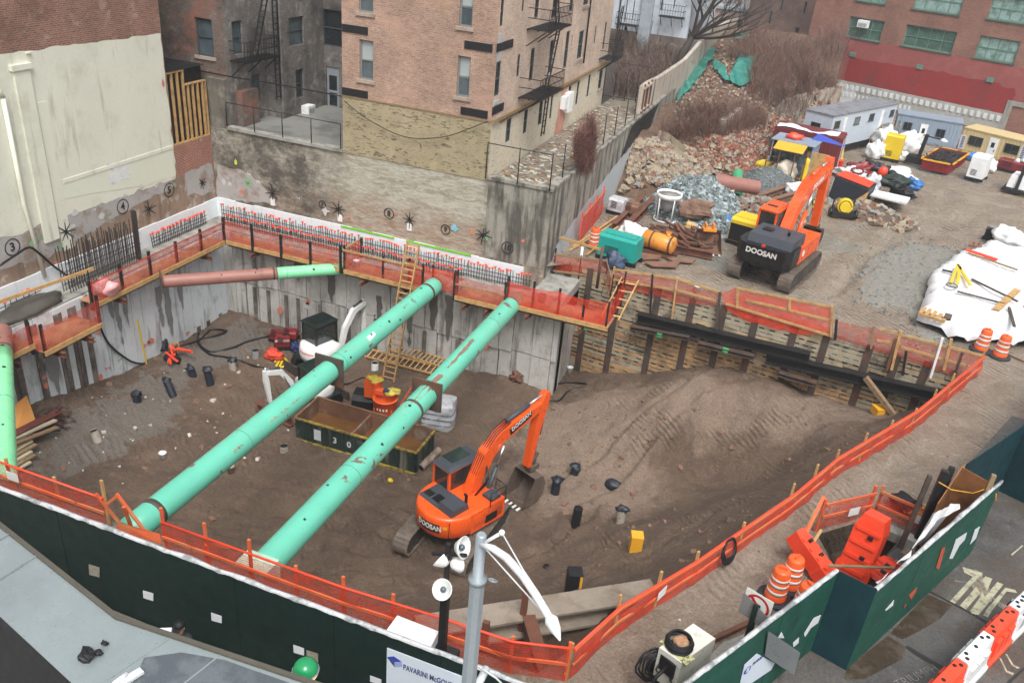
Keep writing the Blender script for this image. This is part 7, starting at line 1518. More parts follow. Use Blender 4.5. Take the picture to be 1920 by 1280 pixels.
for y in (54.7,55.7,56.7):mb=MB(); FW.slab(mb,y-.06,y+.06,3,5.9,0,.1); mb.build('steel_stiffener',m_steel_rust,T,True)
mb=MB(); FW.slab(mb,54.6,56.8,4.2,4.32,0,.09); FW.slab(mb,54.6,56.8,5.6,5.75,0,.12); mb.build('cross_rail',m_pwall,T,True)
rn=random.Random(4); mb=MB()
for k in range(26):a=72+rn.random()*5; z=4.6+rn.random()*1.2; t_=rn.uniform(0,3.1); u=(math.cos(t_)*.35,math.sin(t_)*.35); mb.add([FW.P(a,z,.02),FW.P(a+.08,z+.02,.02),FW.P(a+u[0]+.05,z+u[1],.02),FW.P(a+u[0],z+u[1],.02)],[(0,1,2,3)])
mb.build('graffiti',m_blackpaint,T,True)
T=thing('low_stone_wall','low whitewashed rubble stone wall below the brush beside the white trailer','wall',W0); mb=MB(); d=(W1_-W0).normalized(); n_2=Vector((d.y,-d.x,0)); v=[]
for k in range(25):p=W0+(W1_-W0)*k/24; zt=2.9+.25*noise.noise(Vector((k*.6,0,0)))-.5*(k < 4); v += [tuple(p+n_2*.1*noise.noise(Vector((k*.9,5,0))))[:2]+(-.1,),tuple(p)[:2]+(zt,),tuple(p-n_2*.45)[:2]+(zt,)]
mb.add(v,[(3*i+a,3*i+3+a,3*i+4+a,3*i+1+a) for i in range(24) for a in (0,1)]); mb.build('stone_face',M('limewashed_rubble','#B4A99C',.9,var=.2,vs=1.5,dirt='#7E6A5C',dt=(.46,.6),ds=1.2,bump=1,bs=4),T,True)
for i,(a,b,hh,w_) in enumerate((((1350,246),(1384,222),1.0,.4),((1240,262),(1275,288),.5,.6),((1262,285),(1284,305),.3,.5))):
 p,q=HG(*a,.3),HG(*b,.3); mb=MB(); mb.bar(p,q,w_,hh); solo('broken_slab',mb,m_pwall if i == 0 else m_stone,['broken piece of white wall standing in the brick rubble slope','long pale concrete slab lying at the head of the stone rubble','short pale slab lying in the middle of the rubble slope'][i],'concrete slab','broken slabs in the rubble')
mtr=M('wet_bark','#3B332E',.85,var=.25,vs=3,bump=.4)
T=thing('bare_tree','dark leafless tree leaning over the graffiti wall at the top of the photo','tree',(-12.4,66,3.8)); rn=random.Random(21)
tmb=MB(); cmb=MB()
def limb(mb,p,d,L,r,lev):
 pts=[p]; rr=[r]; n=5
 for k in range(n):d=(d+Vector((rn.uniform(-.25,.25),rn.uniform(-.25,.25),rn.uniform(-.05,.2)))*.6).normalized(); p=p+d*L/n; pts.append(p); rr.append(r*(1-.45*(k+1)/n))
 mb.tube(pts,rr,7 if lev < 2 else 4,0,False)
 if lev < 6:
  for k in range(3 if lev < 4 else 2+(lev == 4)):i=rn.randint(2,n); a=rn.uniform(0,6.28); q=(d+Vector((math.cos(a),math.sin(a),rn.uniform(-.1,.6)))*.85).normalized(); limb(cmb,pts[i],q,L*rn.uniform(.6,.8),rr[i]*.6,lev+1)
b0=onx(1266,150,-12.4); b0.z -= 1.2; t1=onx(1280,100,-12.2); t2=onx(1296,72,-12.0)
tmb.tube([b0,t1,t2],[.42,.34,.28],10,0,False); tmb.build('trunk',mtr,T,True)
for d,L,r in (((.5,.3,.85),4.2,.24),((-.5,.1,.9),4.0,.18),((.95,.2,.25),4.5,.12),((.2,-.3,.95),3.6,.16),((.75,.5,.5),4.4,.14),((.9,-.4,.15),4.6,.13),((.95,.5,.05),4.6,.12),((-.8,.4,.3),4.0,.12),((.3,.9,.3),4.2,.13),((.6,-.6,.5),4.2,.13)):limb(cmb,t2,Vector(d).normalized(),L,r,1)
cmb.build('crown',mtr,T,True)
# ---- background buildings
m_whb=M('white_stucco','#B9C0C8',.8,var=.08,dirt='#929AA3',streak='#8B9299',st=(.55,.7)); m_gryb=M('grey_stucco','#9AA2A8',.8,var=.1,dirt='#7E868C')
T=thing('white_rear_building','white stucco rear building with dark tall windows and fire escapes behind the corner block','building',(-16,76,4)); Fx=Facade((0,76,0),(1,0,0),(0,-1,0),T)
hw=[Fx.rect(a,b) for a,b in (((1158,58),(1166,-30)),((1172,42),(1180,-30)),((1186,38),(1194,-30)),((1168,70),(1176,50)),((1238,18),(1247,-20)),((1218,70),(1224,40)),((1262,16),(1270,-20)))]
a0=Fx.px(1140,60)[0]; a1=Fx.px(1292,40)[0]; am=Fx.px(1200,40)[0]; am2=Fx.px(1222,40)[0]
mb=MB(); Fx.wall(mb,a0-4,am,2,20,hw); Fx.wall(mb,am2,a1,2,20,hw); mb.quad(Fx.P(a1,2),Fx.P(a1,20),Fx.P(a1,20,-15),Fx.P(a1,2,-15)); mb.build('white_wall',m_whb,T,True); mb=MB(); Fx.slab(mb,am,am2,2,20,-.3,.3); mb.build('grey_pier',m_gryb,T,True)
for h in hw:Fx.window(h,m_frame_dk,m_glassdk,split=True)
mb=MB(); Fx.slab(mb,a0-4,a1,3.6,6.2,0,.12); mb.build('dirty_base',M('dirty_brick_base','#6E625A',.9,var=.3,vs=1.5,dirt='#A59C94',dt=(.55,.65)),T,True)
zf=Fx.px(1180,45)[1]; fire_escape(Fx,'black fire escape with a red object on the white rear building',Fx.px(1160,45)[0],Fx.px(1200,45)[0],zf,1.2,[((Fx.px(1166,45)[0],4.2,1.1),(Fx.px(1170,45)[0],zf,1.1),.4)])
zf=Fx.px(1258,30)[1]; fire_escape(Fx,'small black balcony fire escape at the right end of the white rear building',Fx.px(1240,30)[0],Fx.px(1285,30)[0],zf,1.1,[])
mb=MB(); mb.bx(-40,-11.3,56.4,76,3.4,3.8); mb.build('rear_yard_slab',M('dark_yard_soil','#3E3833',.9,var=.3,bump=.5),None); bpy.data.objects['rear_yard_slab']['kind']='structure'; bpy.data.objects['rear_yard_slab'].name='rear_yard_ground'
post_fence('iron_fence','row of black iron fence posts in the dark rear yard below the white building',(-20,58.5,3.8),(-11.4,58.5,3.8),2.6,12,mids=(.98,.1))
T=thing('pale_low_house','pale pinkish rear house wall behind the top of the brushy slope','building',(-8,104,5)); Fx=Facade((0,104,0),(1,0,0),(0,-1,0),T); a0=Fx.px(1292,60)[0]; a1=Fx.px(1462,60)[0]; hw=[Fx.rect((1340,75),(1352,55)),Fx.rect((1375,60),(1392,38)),Fx.rect((1420,62),(1430,40))]
zt=Fx.px(1420,25)[1]; mb=MB(); Fx.wall(mb,a0,a1,3,zt,hw); mb.build('wall',M('dusty_pink_stucco','#A8958C',.85,var=.12,dirt='#8F8078'),T,True); mb=MB(); Fx.slab(mb,a0,a1,zt,zt+.3,-3,.3); mb.build('roof_edge',m_gryb,T,True)
for h in hw:Fx.window(h,m_frame_dk,m_glassdk)
T=thing('hazy_grey_tenement','hazy grey tenement block far behind the bare tree','building',(-12,125,5)); Fx=Facade((0,125,0),(1,0,0),(0,-1,0),T); hw=[]
a0=Fx.px(1240,20)[0]; a1=Fx.px(1425,20)[0]
for r_ in range(5):
 for c_ in range(9):hw.append((a0+1.0+c_*1.9,a0+2.0+c_*1.9,9+r_*3.2,10.9+r_*3.2))
mb=MB(); Fx.wall(mb,a0,a1,0,28,[h for h in hw if h[1] < a1-.5]); mb.build('wall',M('hazy_stucco','#8E8C8B',.9,var=.12),T,True)
for h in hw[:18]:
 if h[1] < a1-.5:Fx.window(h,m_frame_dk,m_glassdk,split=False)
T=thing('dark_brick_tenement','dark brown brick tenement behind the brush left of the factory wall','building',(0,101,5)); Fx=Facade((0,101,0),(1,0,0),(0,-1,0),T)
a0=Fx.px(1403,20)[0]; a1=Fx.px(1585,20)[0]; hw=[Fx.rect(a,b) for a,b in (((1486,75),(1500,52)),((1505,26),(1514,4)),((1525,60),(1536,30)),((1440,45),(1449,22)),((1462,20),(1470,0)),((1470,92),(1480,66)),((1545,30),(1553,8)))]
mb=MB(); Fx.wall(mb,a0,a1,2,22,hw); mb.build('brick_wall',brick('dark_brown_brick','#5E4A44','#54423C','#6A5C55',[('#7B635A',.4,.5,.65,.7)]),T,True)
for h in hw:Fx.window(h,m_frame_dk,m_glassdk)
def zb_(x,y):return (1560+x/5.333,y/5.333)
b_fac=brick('factory_brick','#8E6152','#7E5446','#86726A',[('#A07A68',.35,.5,.66,.6),('#6E4C42',1.1,.56,.7,.5)],w=.3,h=.1)
O_=G(1575,190,0); T=thing('factory_building','long red brick factory with green steel windows and red painted lower wall','building',O_); ud=Vector((.923,-.384,0)).normalized(); FF=Facade((O_.x,O_.y,0),ud,(-.384,-.923,0),T)
wins=[((135,365),(525,230)),((690,455),(1250,345)),((1415,575),(1880,450)),((240,5),(590,-160)),((800,88),(1345,-80)),((1545,188),(2050,60))]
hw=[FF.rect(zb_(*a),zb_(*b)) for a,b in wins]; hw=[(a,b,c,max(d,c+1.9)) for a,b,c,d in hw]
mb=MB(); FF.wall(mb,-5,34,0,18,hw,.3); mb.build('brick_wall',b_fac,T,True)
m_gfr=M('green_steel_frame','#5F8578',.6,var=.15,dirt='#8E9A8C',dt=(.55,.68)); m_gpane=M('milky_factory_glass','#8FA9A4',.35,var=.2,vs=2,dirt='#5E7F76',dt=(.48,.6),ds=1.6); m_gpane2=M('clear_factory_glass','#4F6A60',.2,var=.35,vs=2)
for i,h in enumerate(hw):
 f_=FF.window(h,m_gfr,m_gpane2 if i in (0,1) else m_gpane,bars=2 if i == 0 else 3,dep=.2,fw_=.1)
 mb=MB(); FF.slab(mb,h[0]-.1,h[1]+.1,h[2]-.12,h[2]-.004,-.1,.08); mb.build('sill',M('dark_green_sill','#3D5A4E',.6),T,True)
ac_unit(FF,*zb_(325,240),'white air conditioner set in the upper left factory window',1.0,.65)
def fpoly(pts,seed,d,mat,name,st=.5,amp=.12):mb=MB(); patch(FF,mb,[FF.px(*zb_(*p)) for p in pts],d,st,amp,seed); return mb.build(name,mat,T,True)
pp=[FF.px(*zb_(*p)) for p in ((85,360),(1990,690),(1990,1010),(60,790))]
zt1,zb1=pp[0][1],pp[3][1]
mb=MB(); a_end=FF.px(*zb_(1790,1000))[0]
patch(FF,mb,[(pp[0][0],zt1),(pp[0][0],zb1),(a_end,zb1),(a_end,zb1+1.3),(30,zb1+1.3),(30,zt1)],.02,.5,.05,3); mb.build('faded_red_paint',M('faded_red_paint','#93504C',.8,var=.1,vs=.5,dirt='#A0605A',dt=(.5,.65),ds=.4),T,True)
fpoly(((185,575),(870,680),(1230,760),(1270,755),(1430,790),(1680,835),(1700,870),(1830,880),(1840,950),(1750,1140),(120,800)),5,.035,M('deep_red_paint','#8E2E2C',.75,var=.12,vs=.6,dirt='#7A3438',dt=(.5,.6),ds=.35),'deep_red_paint')
for x,y in ((210,545),(880,670),(1585,800)):a,z=FF.px(*zb_(x,y)); mb=MB(); FF.slab(mb,a-.3,a+.3,z-.2,z+.2,.03,.12); mb.build('vent_cover',m_gfr,T,True)
zd=zb1; a9=a_end-.2; mb=MB(); FF.slab(mb,pp[3][0],a9,zd-1.7,zd-.05,.0,.08); mb.build('concrete_band',M('band_concrete','#A7A7A0',.85,var=.1,dirt='#BFC2C2',dt=(.5,.6),ds=.5),T,True)
m_whc=M('white_tooth','#D3D6D8',.7); a=pp[3][0]+.3
while a < a9:mb=MB(); FF.slab(mb,a,a+.3,zd-.75,zd-.3,.081,.16); mb.build('white_tooth',m_whc,T,True); a += .58
a=pp[3][0]+.8
while a < a9*.45:mb=MB(); FF.slab(mb,a,a+.2,zd-1.5,zd-1.1,.081,.14); mb.build('lower_tooth',m_whc,T,True); a += .42
mb=MB(); FF.slab(mb,pp[3][0],pp[3][0]+2.2,zd-3.4,zd-.4,.081,.1); mb.build('white_patch',m_whc,T,True); mb=MB(); FF.slab(mb,a9,a9+.5,0,zd+1.2,0,.12); FF.slab(mb,a9+.5,34,zd+.8,zd+1.2,0,.12); mb.build('concrete_pier',m_conc,T,True)
# ---- site cabins
def cabin(label,bl,br,depth,top_px,mat,roofm,z0=0.,wins=(),doors=(),name='site_cabin',cat='site office',corrug=0,group='site office cabins',h=None,wall_d=.03):
 P,Q=G(*bl,z0),G(*br,z0); h=h or up(*top_px,P)-z0; u=(Q-P).normalized(); n=Vector((u.y,-u.x,0)); L=(Q-P).length
 T_=thing(name,label,cat,(P+Q)/2-n*depth/2,0,group); F_=Facade((P.x,P.y,0),u,n,T_); z1=z0+h
 hs_=[F_.rect(a,b) for a,b in wins]; mb=MB()
 if corrug:
  N=int(L/.28); c=[]
  F_.slab(mb,0,L,z0,z1,-depth,-.02)
  for k in range(N):F_.slab(mb,L*(k+.1)/N,L*(k+.6)/N,z0+.12,z1-.1,-.02,.02)
  M_=int(depth/.28); Fe=Facade(P-n*depth+u*0,n,-u,T_); Ff=Facade(Q,-n,u,T_)
  for k in range(M_):Fe.slab(mb,depth*(k+.1)/M_,depth*(k+.6)/M_,z0+.12,z1-.1,0,.03); Ff.slab(mb,depth*(k+.1)/M_,depth*(k+.6)/M_,z0+.12,z1-.1,0,.03)
 else:F_.slab(mb,0,L,z0,z1,-depth,0)
 mb.build('wall',mat,T_,True); mb=MB(); F_.slab(mb,-.05,L+.05,z1+.002,z1+.09,-depth-.05,.06); mb.build('roof',roofm,T_,True)
 for hh in hs_:
  mb=MB(); F_.slab(mb,hh[0],hh[1],hh[2],hh[3],.022,.05); w_=mb.build('window',m_glassdk,T_,True); mb=MB()
  for a,b,c,d in ((hh[0]-.04,hh[0],hh[2]-.04,hh[3]+.04),(hh[1],hh[1]+.04,hh[2]-.04,hh[3]+.04),(hh[0],hh[1],hh[2]-.04,hh[2]),(hh[0],hh[1],hh[3],hh[3]+.04),((hh[0]+hh[1])/2-.02,(hh[0]+hh[1])/2+.02,hh[2],hh[3])):F_.slab(mb,a,b,c,d,.022,.065)
  mb.build('frame',m_frame_dk,w_,True,inv=wmat(T_).inverted())
 for a,b in doors:
  hh=F_.rect(a,b); mb=MB(); F_.slab(mb,hh[0],hh[1],hh[2],hh[3],.022,.06); d_=mb.build('door',m_white,T_,True); wq=(hh[1]-hh[0]); mb=MB(); F_.slab(mb,hh[0]+wq*.3,hh[1]-wq*.3,hh[3]-.75,hh[3]-.35,.061,.07); mb.build('door_window',m_glassdk,d_,True,inv=wmat(T_).inverted())
  mb=MB(); F_.slab(mb,hh[1]-.14,hh[1]-.08,hh[2]+.9,hh[2]+1.05,.061,.09); mb.build('handle',m_black,d_,True,inv=wmat(T_).inverted())
 return T_,F_
def z5(x,y):return (1500+x/4.571,150+y/4.571)
m_tw=M('white_trailer_siding','#B9C3CE',.5,var=.06,dirt='#99A4B0',dt=(.58,.72),ds=1); m_troof=M('grey_trailer_roof','#7F8389',.6,var=.2,dirt='#6A6468',dt=(.5,.6))
P2=G(*z5(290,318),3.2); P3=G(*z5(838,210),3.2); P1=G(*z5(45,262),3.2)
u=(P3-P2); u.z=0; L=u.length; u.normalize(); n=Vector((u.y,-u.x,0)); dp=(P1-P2).length
T=thing('office_trailer','long white office trailer with dark windows and wooden steps','site office',(P2.x,P2.y,0),0,'site office cabins'); F_=Facade((P2.x,P2.y,0),u,n,T); Fe=Facade((P2.x,P2.y,0),-n,-u,T)
mb=MB(); F_.slab(mb,0,L,.75,3.2,-dp,0); mb.build('wall',m_tw,T,True); mb=MB(); F_.slab(mb,-.06,L+.06,3.203,3.3,-dp-.06,.06); mb.build('roof',m_troof,T,True); mb=MB(); F_.slab(mb,.3,L-.3,.2,.74,-dp+.2,-.15); mb.build('skirting',m_black,T,True)
for a,b in (((287,415),(348,348)),((458,382),(520,312)),((585,352),(642,285)),((763,312),(812,252))):
 hh=F_.rect(z5(*a),z5(*b)); mb=MB(); F_.slab(mb,hh[0],hh[1],hh[2],hh[3],.01,.04); w_=mb.build('window',m_glassdk,T,True); mb=MB(); F_.slab(mb,hh[0]-.05,hh[1]+.05,hh[2]-.08,hh[2],.01,.05); mb.build('sill',m_frame_dk,w_,True,inv=wmat(T).inverted())
hh=(dp*.38,dp*.72,1.55,2.5); mb=MB(); Fe.slab(mb,*hh,.01,.04); mb.build('window',m_glassdk,T,True)
for a,b in (((352,440),(405,325)),((665,395),(725,255))):hh=F_.rect(z5(*a),z5(*b)); mb=MB(); F_.slab(mb,hh[0],hh[1],.85,2.95,.01,.05); mb.build('door',m_white,T,True)
T=thing('wooden_steps','weathered wooden steps up to the door of the white office trailer','steps',F_.P(L*.62,0,1)); a_=F_.px(*z5(690,400))[0]
for k in range(5):mb=MB(); F_.slab(mb,a_-1.6+.3*k,a_-1.3+.3*k,.15*k+.1,.15*k+.16,.1,1.1); mb.build('tread',m_woodold,T,True)
for d in (.12,1.05):
 mb=MB(); mb.bar(F_.P(a_-1.6,.05,d),F_.P(a_-.1,.8,d),.05,.2); mb.build('stringer',m_woodold,T,True); mb=MB(); mb.bar(F_.P(a_-1.6,.95,d),F_.P(a_-.1,1.75,d),.05,.09); mb.bar(F_.P(a_-.1,.8,d),F_.P(a_+1.2,.8,d),.05,.09); mb.bar(F_.P(a_-.1,1.75,d),F_.P(a_+1.2,1.75,d),.05,.09)
 for q_ in (-1.55,-.1,1.2):mb.bar(F_.P(a_+q_,0,d),F_.P(a_+q_,1.75 if q_ > -1 else .95,d),.07)
 mb.build('handrail',m_woodold,T,True)
m_gc=M('grey_container_paint','#8C9AAA',.5,var=.06,dirt='#7A8896',dt=(.56,.7)); m_yc=M('cream_yellow_container','#CBB88A',.5,var=.06,dirt='#A9966A',dt=(.58,.72)); m_rc=M('dark_red_container','#6E2A2C',.55,var=.15,dirt='#4C2224',dt=(.52,.66)); m_gcr=M('grey_container_roof','#8997A5',.5,var=.1)
T1,F1=cabin('grey corrugated site office container with one white door between the white trailer and yellow cabin',z5(782,497),z5(1330,590),2.3,z5(840,292),m_gc,m_gcr,wins=((z5(882,420),z5(962,372)),(z5(1160,482),z5(1245,432))),doors=((z5(985,560),z5(1105,385)),),corrug=1)
T2,F2=cabin('cream yellow site office container with a white door at the right edge of the yard',z5(1352,592),z5(2150,800),2.4,z5(1420,412),m_yc,m_yc,wins=((z5(1440,548),z5(1572,505)),(z5(1745,615),z5(1885,572))),doors=((z5(1568,690),z5(1712,510)),),corrug=1)
for (x0,y0,x1,y1) in ((1400,470,1380,590),(1920,560,1880,680)):
 a0,z1=F2.px(*z5(x0,y0)); a1_,z0_=F2.px(*z5(x1,y1)); mb=MB(); F2.slab(mb,a0-.12,a0+.35,z0_,z1,.022,.03); s_=mb.build('vertical_sign',m_paper,T2,True)
 mb=MB(); nn=7
 for k in range(nn):F2.slab(mb,a0,a0+.24,z0_+.1+(z1-z0_-.15)*k/nn,z0_+.1+(z1-z0_-.15)*(k+.6)/nn,.031,.036)
 mb.build('sign_letters',m_navy,s_,True,inv=wmat(T2).inverted())
mb=MB(); a,z=F1.px(*z5(800,440)); 
for s_ in (0,.35):mb.bar(F1.P(a+s_,.05,.5),F1.P(a+s_+.12,1.9,.15),.05)
for k in range(5):mb.bar(F1.P(a+.03*k,.3+.33*k,.45-.07*k),F1.P(a+.35+.03*k,.3+.33*k,.45-.07*k),.05)
solo('step_ladder',mb,m_galv,'aluminium step ladder leaning on the left end of the grey container','ladder')
a,z=F1.px(*z5(940,500)); mb=MB(); mb.lathe([(.09,0),(.09,.5),(.04,.58)],F1.P(a,z-.3,.1),10); solo('fire_extinguisher',mb,M('extinguisher_red','#B02A2E',.4),'red fire extinguisher fixed to the front of the grey container','fire extinguisher')
def zq(x,y):return (1380+x/5.053,220+y/5.053)
q0=G(*zq(368,85),2.6); q1=G(*zq(1012,205),2.6); u=(q1-q0); u.z=0; L=u.length; u.normalize(); n=Vector((u.y,-u.x,0)); T=thing('red_container','dark red shipping container with white sheets and rubbish on its roof','container',(q0.x,q0.y,0)); F_=Facade((q0.x,q0.y,0),u,n,T)
mb=MB(); F_.slab(mb,0,L,0,2.6,-2.4,-.03); nn=int(L/.28)
for k in range(nn):F_.slab(mb,L*(k+.1)/nn,L*(k+.6)/nn,.12,2.5,-.03,.01)
mb.build('shell',m_rc,T,True)
for k in range(2):mb=MB(); Fd_=Facade(F_.P(L,0,0),-n,u,T); Fd_.slab(mb,.05+1.18*k,1.17+1.18*k,.1,2.5,.003,.05); d_=mb.build('door',m_rc,T,True); mb=MB(); Fd_.slab(mb,.5+1.18*k,.55+1.18*k,.1,2.5,.051,.09); mb.build('lock_bar',m_paper,d_,True,inv=wmat(T).inverted())
mb=MB(); K=40; vs=[]
for i in range(K+1):
 for j in range(7):a=L*.02+L*.9*i/K; d=-1.9+1.7*j/6+.2*noise.noise(Vector((a*.5,j,0))); vs.append(F_.P(a,2.62+.14*abs(noise.noise(Vector((a*1.2,d*2,2)))),d*(.6+.4*math.sin(i*.2))))
mb.add(vs,[(i*7+j,i*7+7+j,i*7+8+j,i*7+1+j) for i in range(K) for j in range(6)],0,True); solo('roof_sheet',mb,m_white,'crumpled white plastic sheet on the roof of the dark red container','plastic sheet')
q0=G(*zq(352,205),2.4); q1=G(*zq(742,285),2.4); u=(q1-q0); u.z=0; L=u.length; u.normalize(); n=Vector((u.y,-u.x,0)); T=thing('grey_shed','grey open fronted site shed with a yellow awning in front of the red container','shed',(q0.x,q0.y,0)); F_=Facade((q0.x,q0.y,0),u,n,T)
mb=MB(); F_.slab(mb,L-.08,L,0,2.38,-2.2,0); F_.slab(mb,0,.08,0,2.38,-2.2,0); F_.slab(mb,.08,L-.08,0,2.38,-2.2,-2.1); mb.build('wall',m_gc,T,True); mb=MB(); F_.slab(mb,-.1,L+.1,2.381,2.46,-2.3,.1); mb.build('roof',m_gcr,T,True); mb=MB(); mb.extr([F_.P(.4,2.4,.0),F_.P(L*.85,2.4,.0),F_.P(L*.85,2.05,1.2),F_.P(.4,2.05,1.2)],(0,0,.04)); mb.build('awning',m_yel,T,True)
for a in (.1,.9,L-.9,L-.15):mb=MB(); mb.bar(F_.P(a,0,1.1),F_.P(a,2.1,1.1),.08); mb.build('post',m_steel_rust,T,True)
for k in range(5):mb=MB(); mb.bar(F_.P(.1,.3+.4*k,1.1),F_.P(.9,.3+.4*k,1.1),.05); mb.build('rung',m_steel_rust,T,True)
mb=MB(); mb.bx(0,0,0,0,0,0); mb=MB(); F_.slab(mb,.2,L-.2,0,2.3,-.35,-.3); mb.build('plastic_curtain',M('murky_curtain','#4C5860',.3,var=.4,vs=2,dirt='#8A979C',dt=(.55,.62),ds=3),T,True)
mb=MB(); mb.lump(F_.P(1.2,2.6,-1.0),(.55,.4,.25),3,.3,12,7); solo('orange_bundle',mb,m_bor,'small orange bundle lying on the grey shed roof','bundle'); mb=MB(); mb.extr([F_.P(2.2,2.48,-1.9),F_.P(4.6,2.48,-1.7),F_.P(2.6,2.9,-2.1)],(0,.05,.02)); solo('blue_tarp',mb,M('blue_tarp','#3A4FB5',.5,var=.1),'bright blue tarpaulin at the back of the grey shed roof','tarpaulin')
mb=MB(); mb.box(F_.P(L+.35,1.0,-.3),(.1,1.5,2.0),math.atan2(n.y,n.x)); solo('leaning_board',mb,m_wood,'brown plywood sheet leaning at the right end of the grey shed','board')
T_b=[G(*z5(1030,775)),G(*z5(1260,822)),G(*z5(1402,722))]; hh=up(*z5(1270,716),T_b[1]); u=(T_b[2]-T_b[1]); Ld=u.length; u.normalize(); wv=(T_b[0]-T_b[1]); Wd_=wv.length; wv.normalize(); T=thing('dumpster','red roll off dumpster with yellow rim full of dark scrap in front of the cabins','dumpster',T_b[1]); m_dr=M('dumpster_red','#8E2026',.5,var=.12,dirt='#5E1D20',dt=(.55,.7))
A0_=T_b[1]; B0_=A0_+u*Ld*1.0; C0_=B0_+wv*Wd_; D0_=A0_+wv*Wd_; Z=Vector((0,0,1)); fl=.12
for nm,(p,q),o_ in (('side_panel',(A0_,B0_),-wv),('end_panel',(B0_,C0_),u),('side_panel',(C0_,D0_),wv),('end_panel',(D0_,A0_),-u)):
 mb=MB(); mb.extr([p+Z*.15,q+Z*.15,q+Z*hh+o_*fl,p+Z*hh+o_*fl],-o_*.06); 
 for k in range(7):c=p+(q-p)*(k+.5)/7; mb.bar(c+Z*.15+o_*.02,c+Z*hh+o_*(fl+.02),.08,.06)
 mb.build(nm,m_dr,T,True); mb=MB(); mb.bar(p+Z*hh+o_*(fl+.03),q+Z*hh+o_*(fl+.03),.12,.1); mb.build('rim',m_yel,T,True)
mb=MB(); mb.extr([A0_+Z*.2,B0_+Z*.2,C0_+Z*.2,D0_+Z*.2],(0,0,.1)); mb.build('floor',m_black,T,True)
mb=MB(); rn=random.Random(31)
for k in range(420):p=A0_+u*Ld*rn.uniform(.04,.96)+wv*Wd_*rn.uniform(.05,.95)+Z*(hh-.12+rn.uniform(-.2,.22)); a=rn.uniform(0,6.28); mb.bar(p,p+Vector((math.cos(a),math.sin(a),rn.uniform(-.3,.3)))*rn.uniform(.2,.8),rn.uniform(.02,.08),.03)
mb.extr([A0_+Z*(hh-.3),B0_+Z*(hh-.3),C0_+Z*(hh-.3),D0_+Z*(hh-.3)],(0,0,.05)); o=struct('scrap_load',mb,M('dark_scrap','#3F393A',.7,var=.4,vs=4),'stuff')
# ---- clutter helpers
def bag(name,label,px,py,r,mat,z=None,seed=1,cat='bag',group=None,g=G,amp=.24,ring=False):
 r=r if hasattr(r,'__len__') else (r,r*.85,r*.75); p=g(px,py); mb=MB(); mb.lump((p.x,p.y,p.z+(r[2]*.75 if z is None else z)),r,seed,amp,26,16,flat=-r[2]*.75,fq=2.1)
 if ring:mb.lump((p.x,p.y,p.z+r[2]*1.55),(r[0]*.3,r[1]*.3,r[2]*.25),seed+1,.5,8,6)
 return solo(name,mb,mat,label,cat,group)
def beam(name,label,a,b,w_,mat,h=None,cat='timber',group=None,H=False,g=G):
 p,q=(g(*a[:2]),g(*b[:2])) if g is not G else (G(*a),G(*b))
 if g is not G:p.z += a[2]; q.z += b[2]
 mb=MB(); mb.hbeam(p,q,w_,h or w_,.03) if H else mb.bar(p,q,w_,h or w_); return solo(name,mb,mat,label,cat,group)
def hose(label,pts,r=.05,mat=m_hose,cat='hose',g=PG,name='hose',group=None):
 P_=[g(x,y) + Vector((0,0,(z[0] if z else 0)+r)) for x,y,*z in pts]; out=[]
 for i in range(len(P_)-1):
  a,b,c,d=P_[max(i-1,0)],P_[i],P_[i+1],P_[min(i+2,len(P_)-1)]
  for k in range(4):t=k/4; out.append(.5*((2*b)+(c-a)*t+(2*a-5*b+4*c-d)*t*t+(3*b-3*c+d-a)*t**3))
 mb=MB(); mb.tube(out+[P_[-1]],r,7); return solo(name,mb,mat,label,cat,group)
m_tealp=M('teal_enamel','#1F9A8E',.4,var=.06,dirt='#3F7F77',dt=(.62,.75)); m_tank=M('tank_orange','#E0923A',.45,var=.08,dirt='#8A5A35',dt=(.58,.72)); m_compy=M('compressor_yellow','#DDBE2A',.4,var=.05,dirt='#A38B34',dt=(.62,.75)); m_rub=M('navy_rubber','#20262F',.5,var=.15); m_grey=M('mid_grey_paint','#8B8D8C',.6,var=.15,dirt='#6E6A63'); m_stub=M('dusty_casing','#A79E92',.7,dirt='#6E6155',dt=(.5,.6),ds=3); m_redm=M('red_machine','#7C2226',.45,var=.2,dirt='#3A2A28'); m_bluep=M('blue_plastic','#2E6FB0',.45); m_plate=M('rusty_plate','#7E5D4B',.7,var=.25,vs=2,dirt='#5C453A')
def machine(name,label,cat,px,py,dims,rz,body,top,z=0.,slot=m_black,group=None,g=G,lid=True):
 p=g(px,py); T_=thing(name,label,cat,(p.x,p.y,p.z+z),rz,group); L,W_,H_=dims; c=min(.12,W_*.15); mb=MB()
 mb.extr([(-L/2,-W_/2,.22),(-L/2,W_/2,.22),(-L/2,W_/2,H_-c),(-L/2,W_/2-c,H_),(-L/2,-W_/2+c,H_),(-L/2,-W_/2,H_-c)],(L,0,0)); mb.build('housing',body,T_)
 if lid:mb=MB(); mb.bx(-L*.4,L*.4,-W_*.3,W_*.3,H_+.002,H_+.05); mb.build('lid',top,T_)
 mb=MB()
 for k in range(5):mb.bx(-L*.32,L*.05,-W_/2-.012,-W_/2-.002,.4+k*.09,.44+k*.09)
 mb.build('louvre_panel',slot,T_); mb=MB(); mb.bx(L*.12,L*.4,-W_/2-.014,-W_/2-.002,.4,H_*.75); mb.build('access_door',top,T_)
 mb=MB(); mb.bx(-L/2-.08,L/2+.08,-W_/2,-W_/2+.12,0,.2); mb.bx(-L/2-.08,L/2+.08,W_/2-.12,W_/2,0,.2); mb.bx(-L*.3,L*.3,-W_/2+.12,W_/2-.12,.04,.2); mb.build('skid',m_black,T_)
 return T_
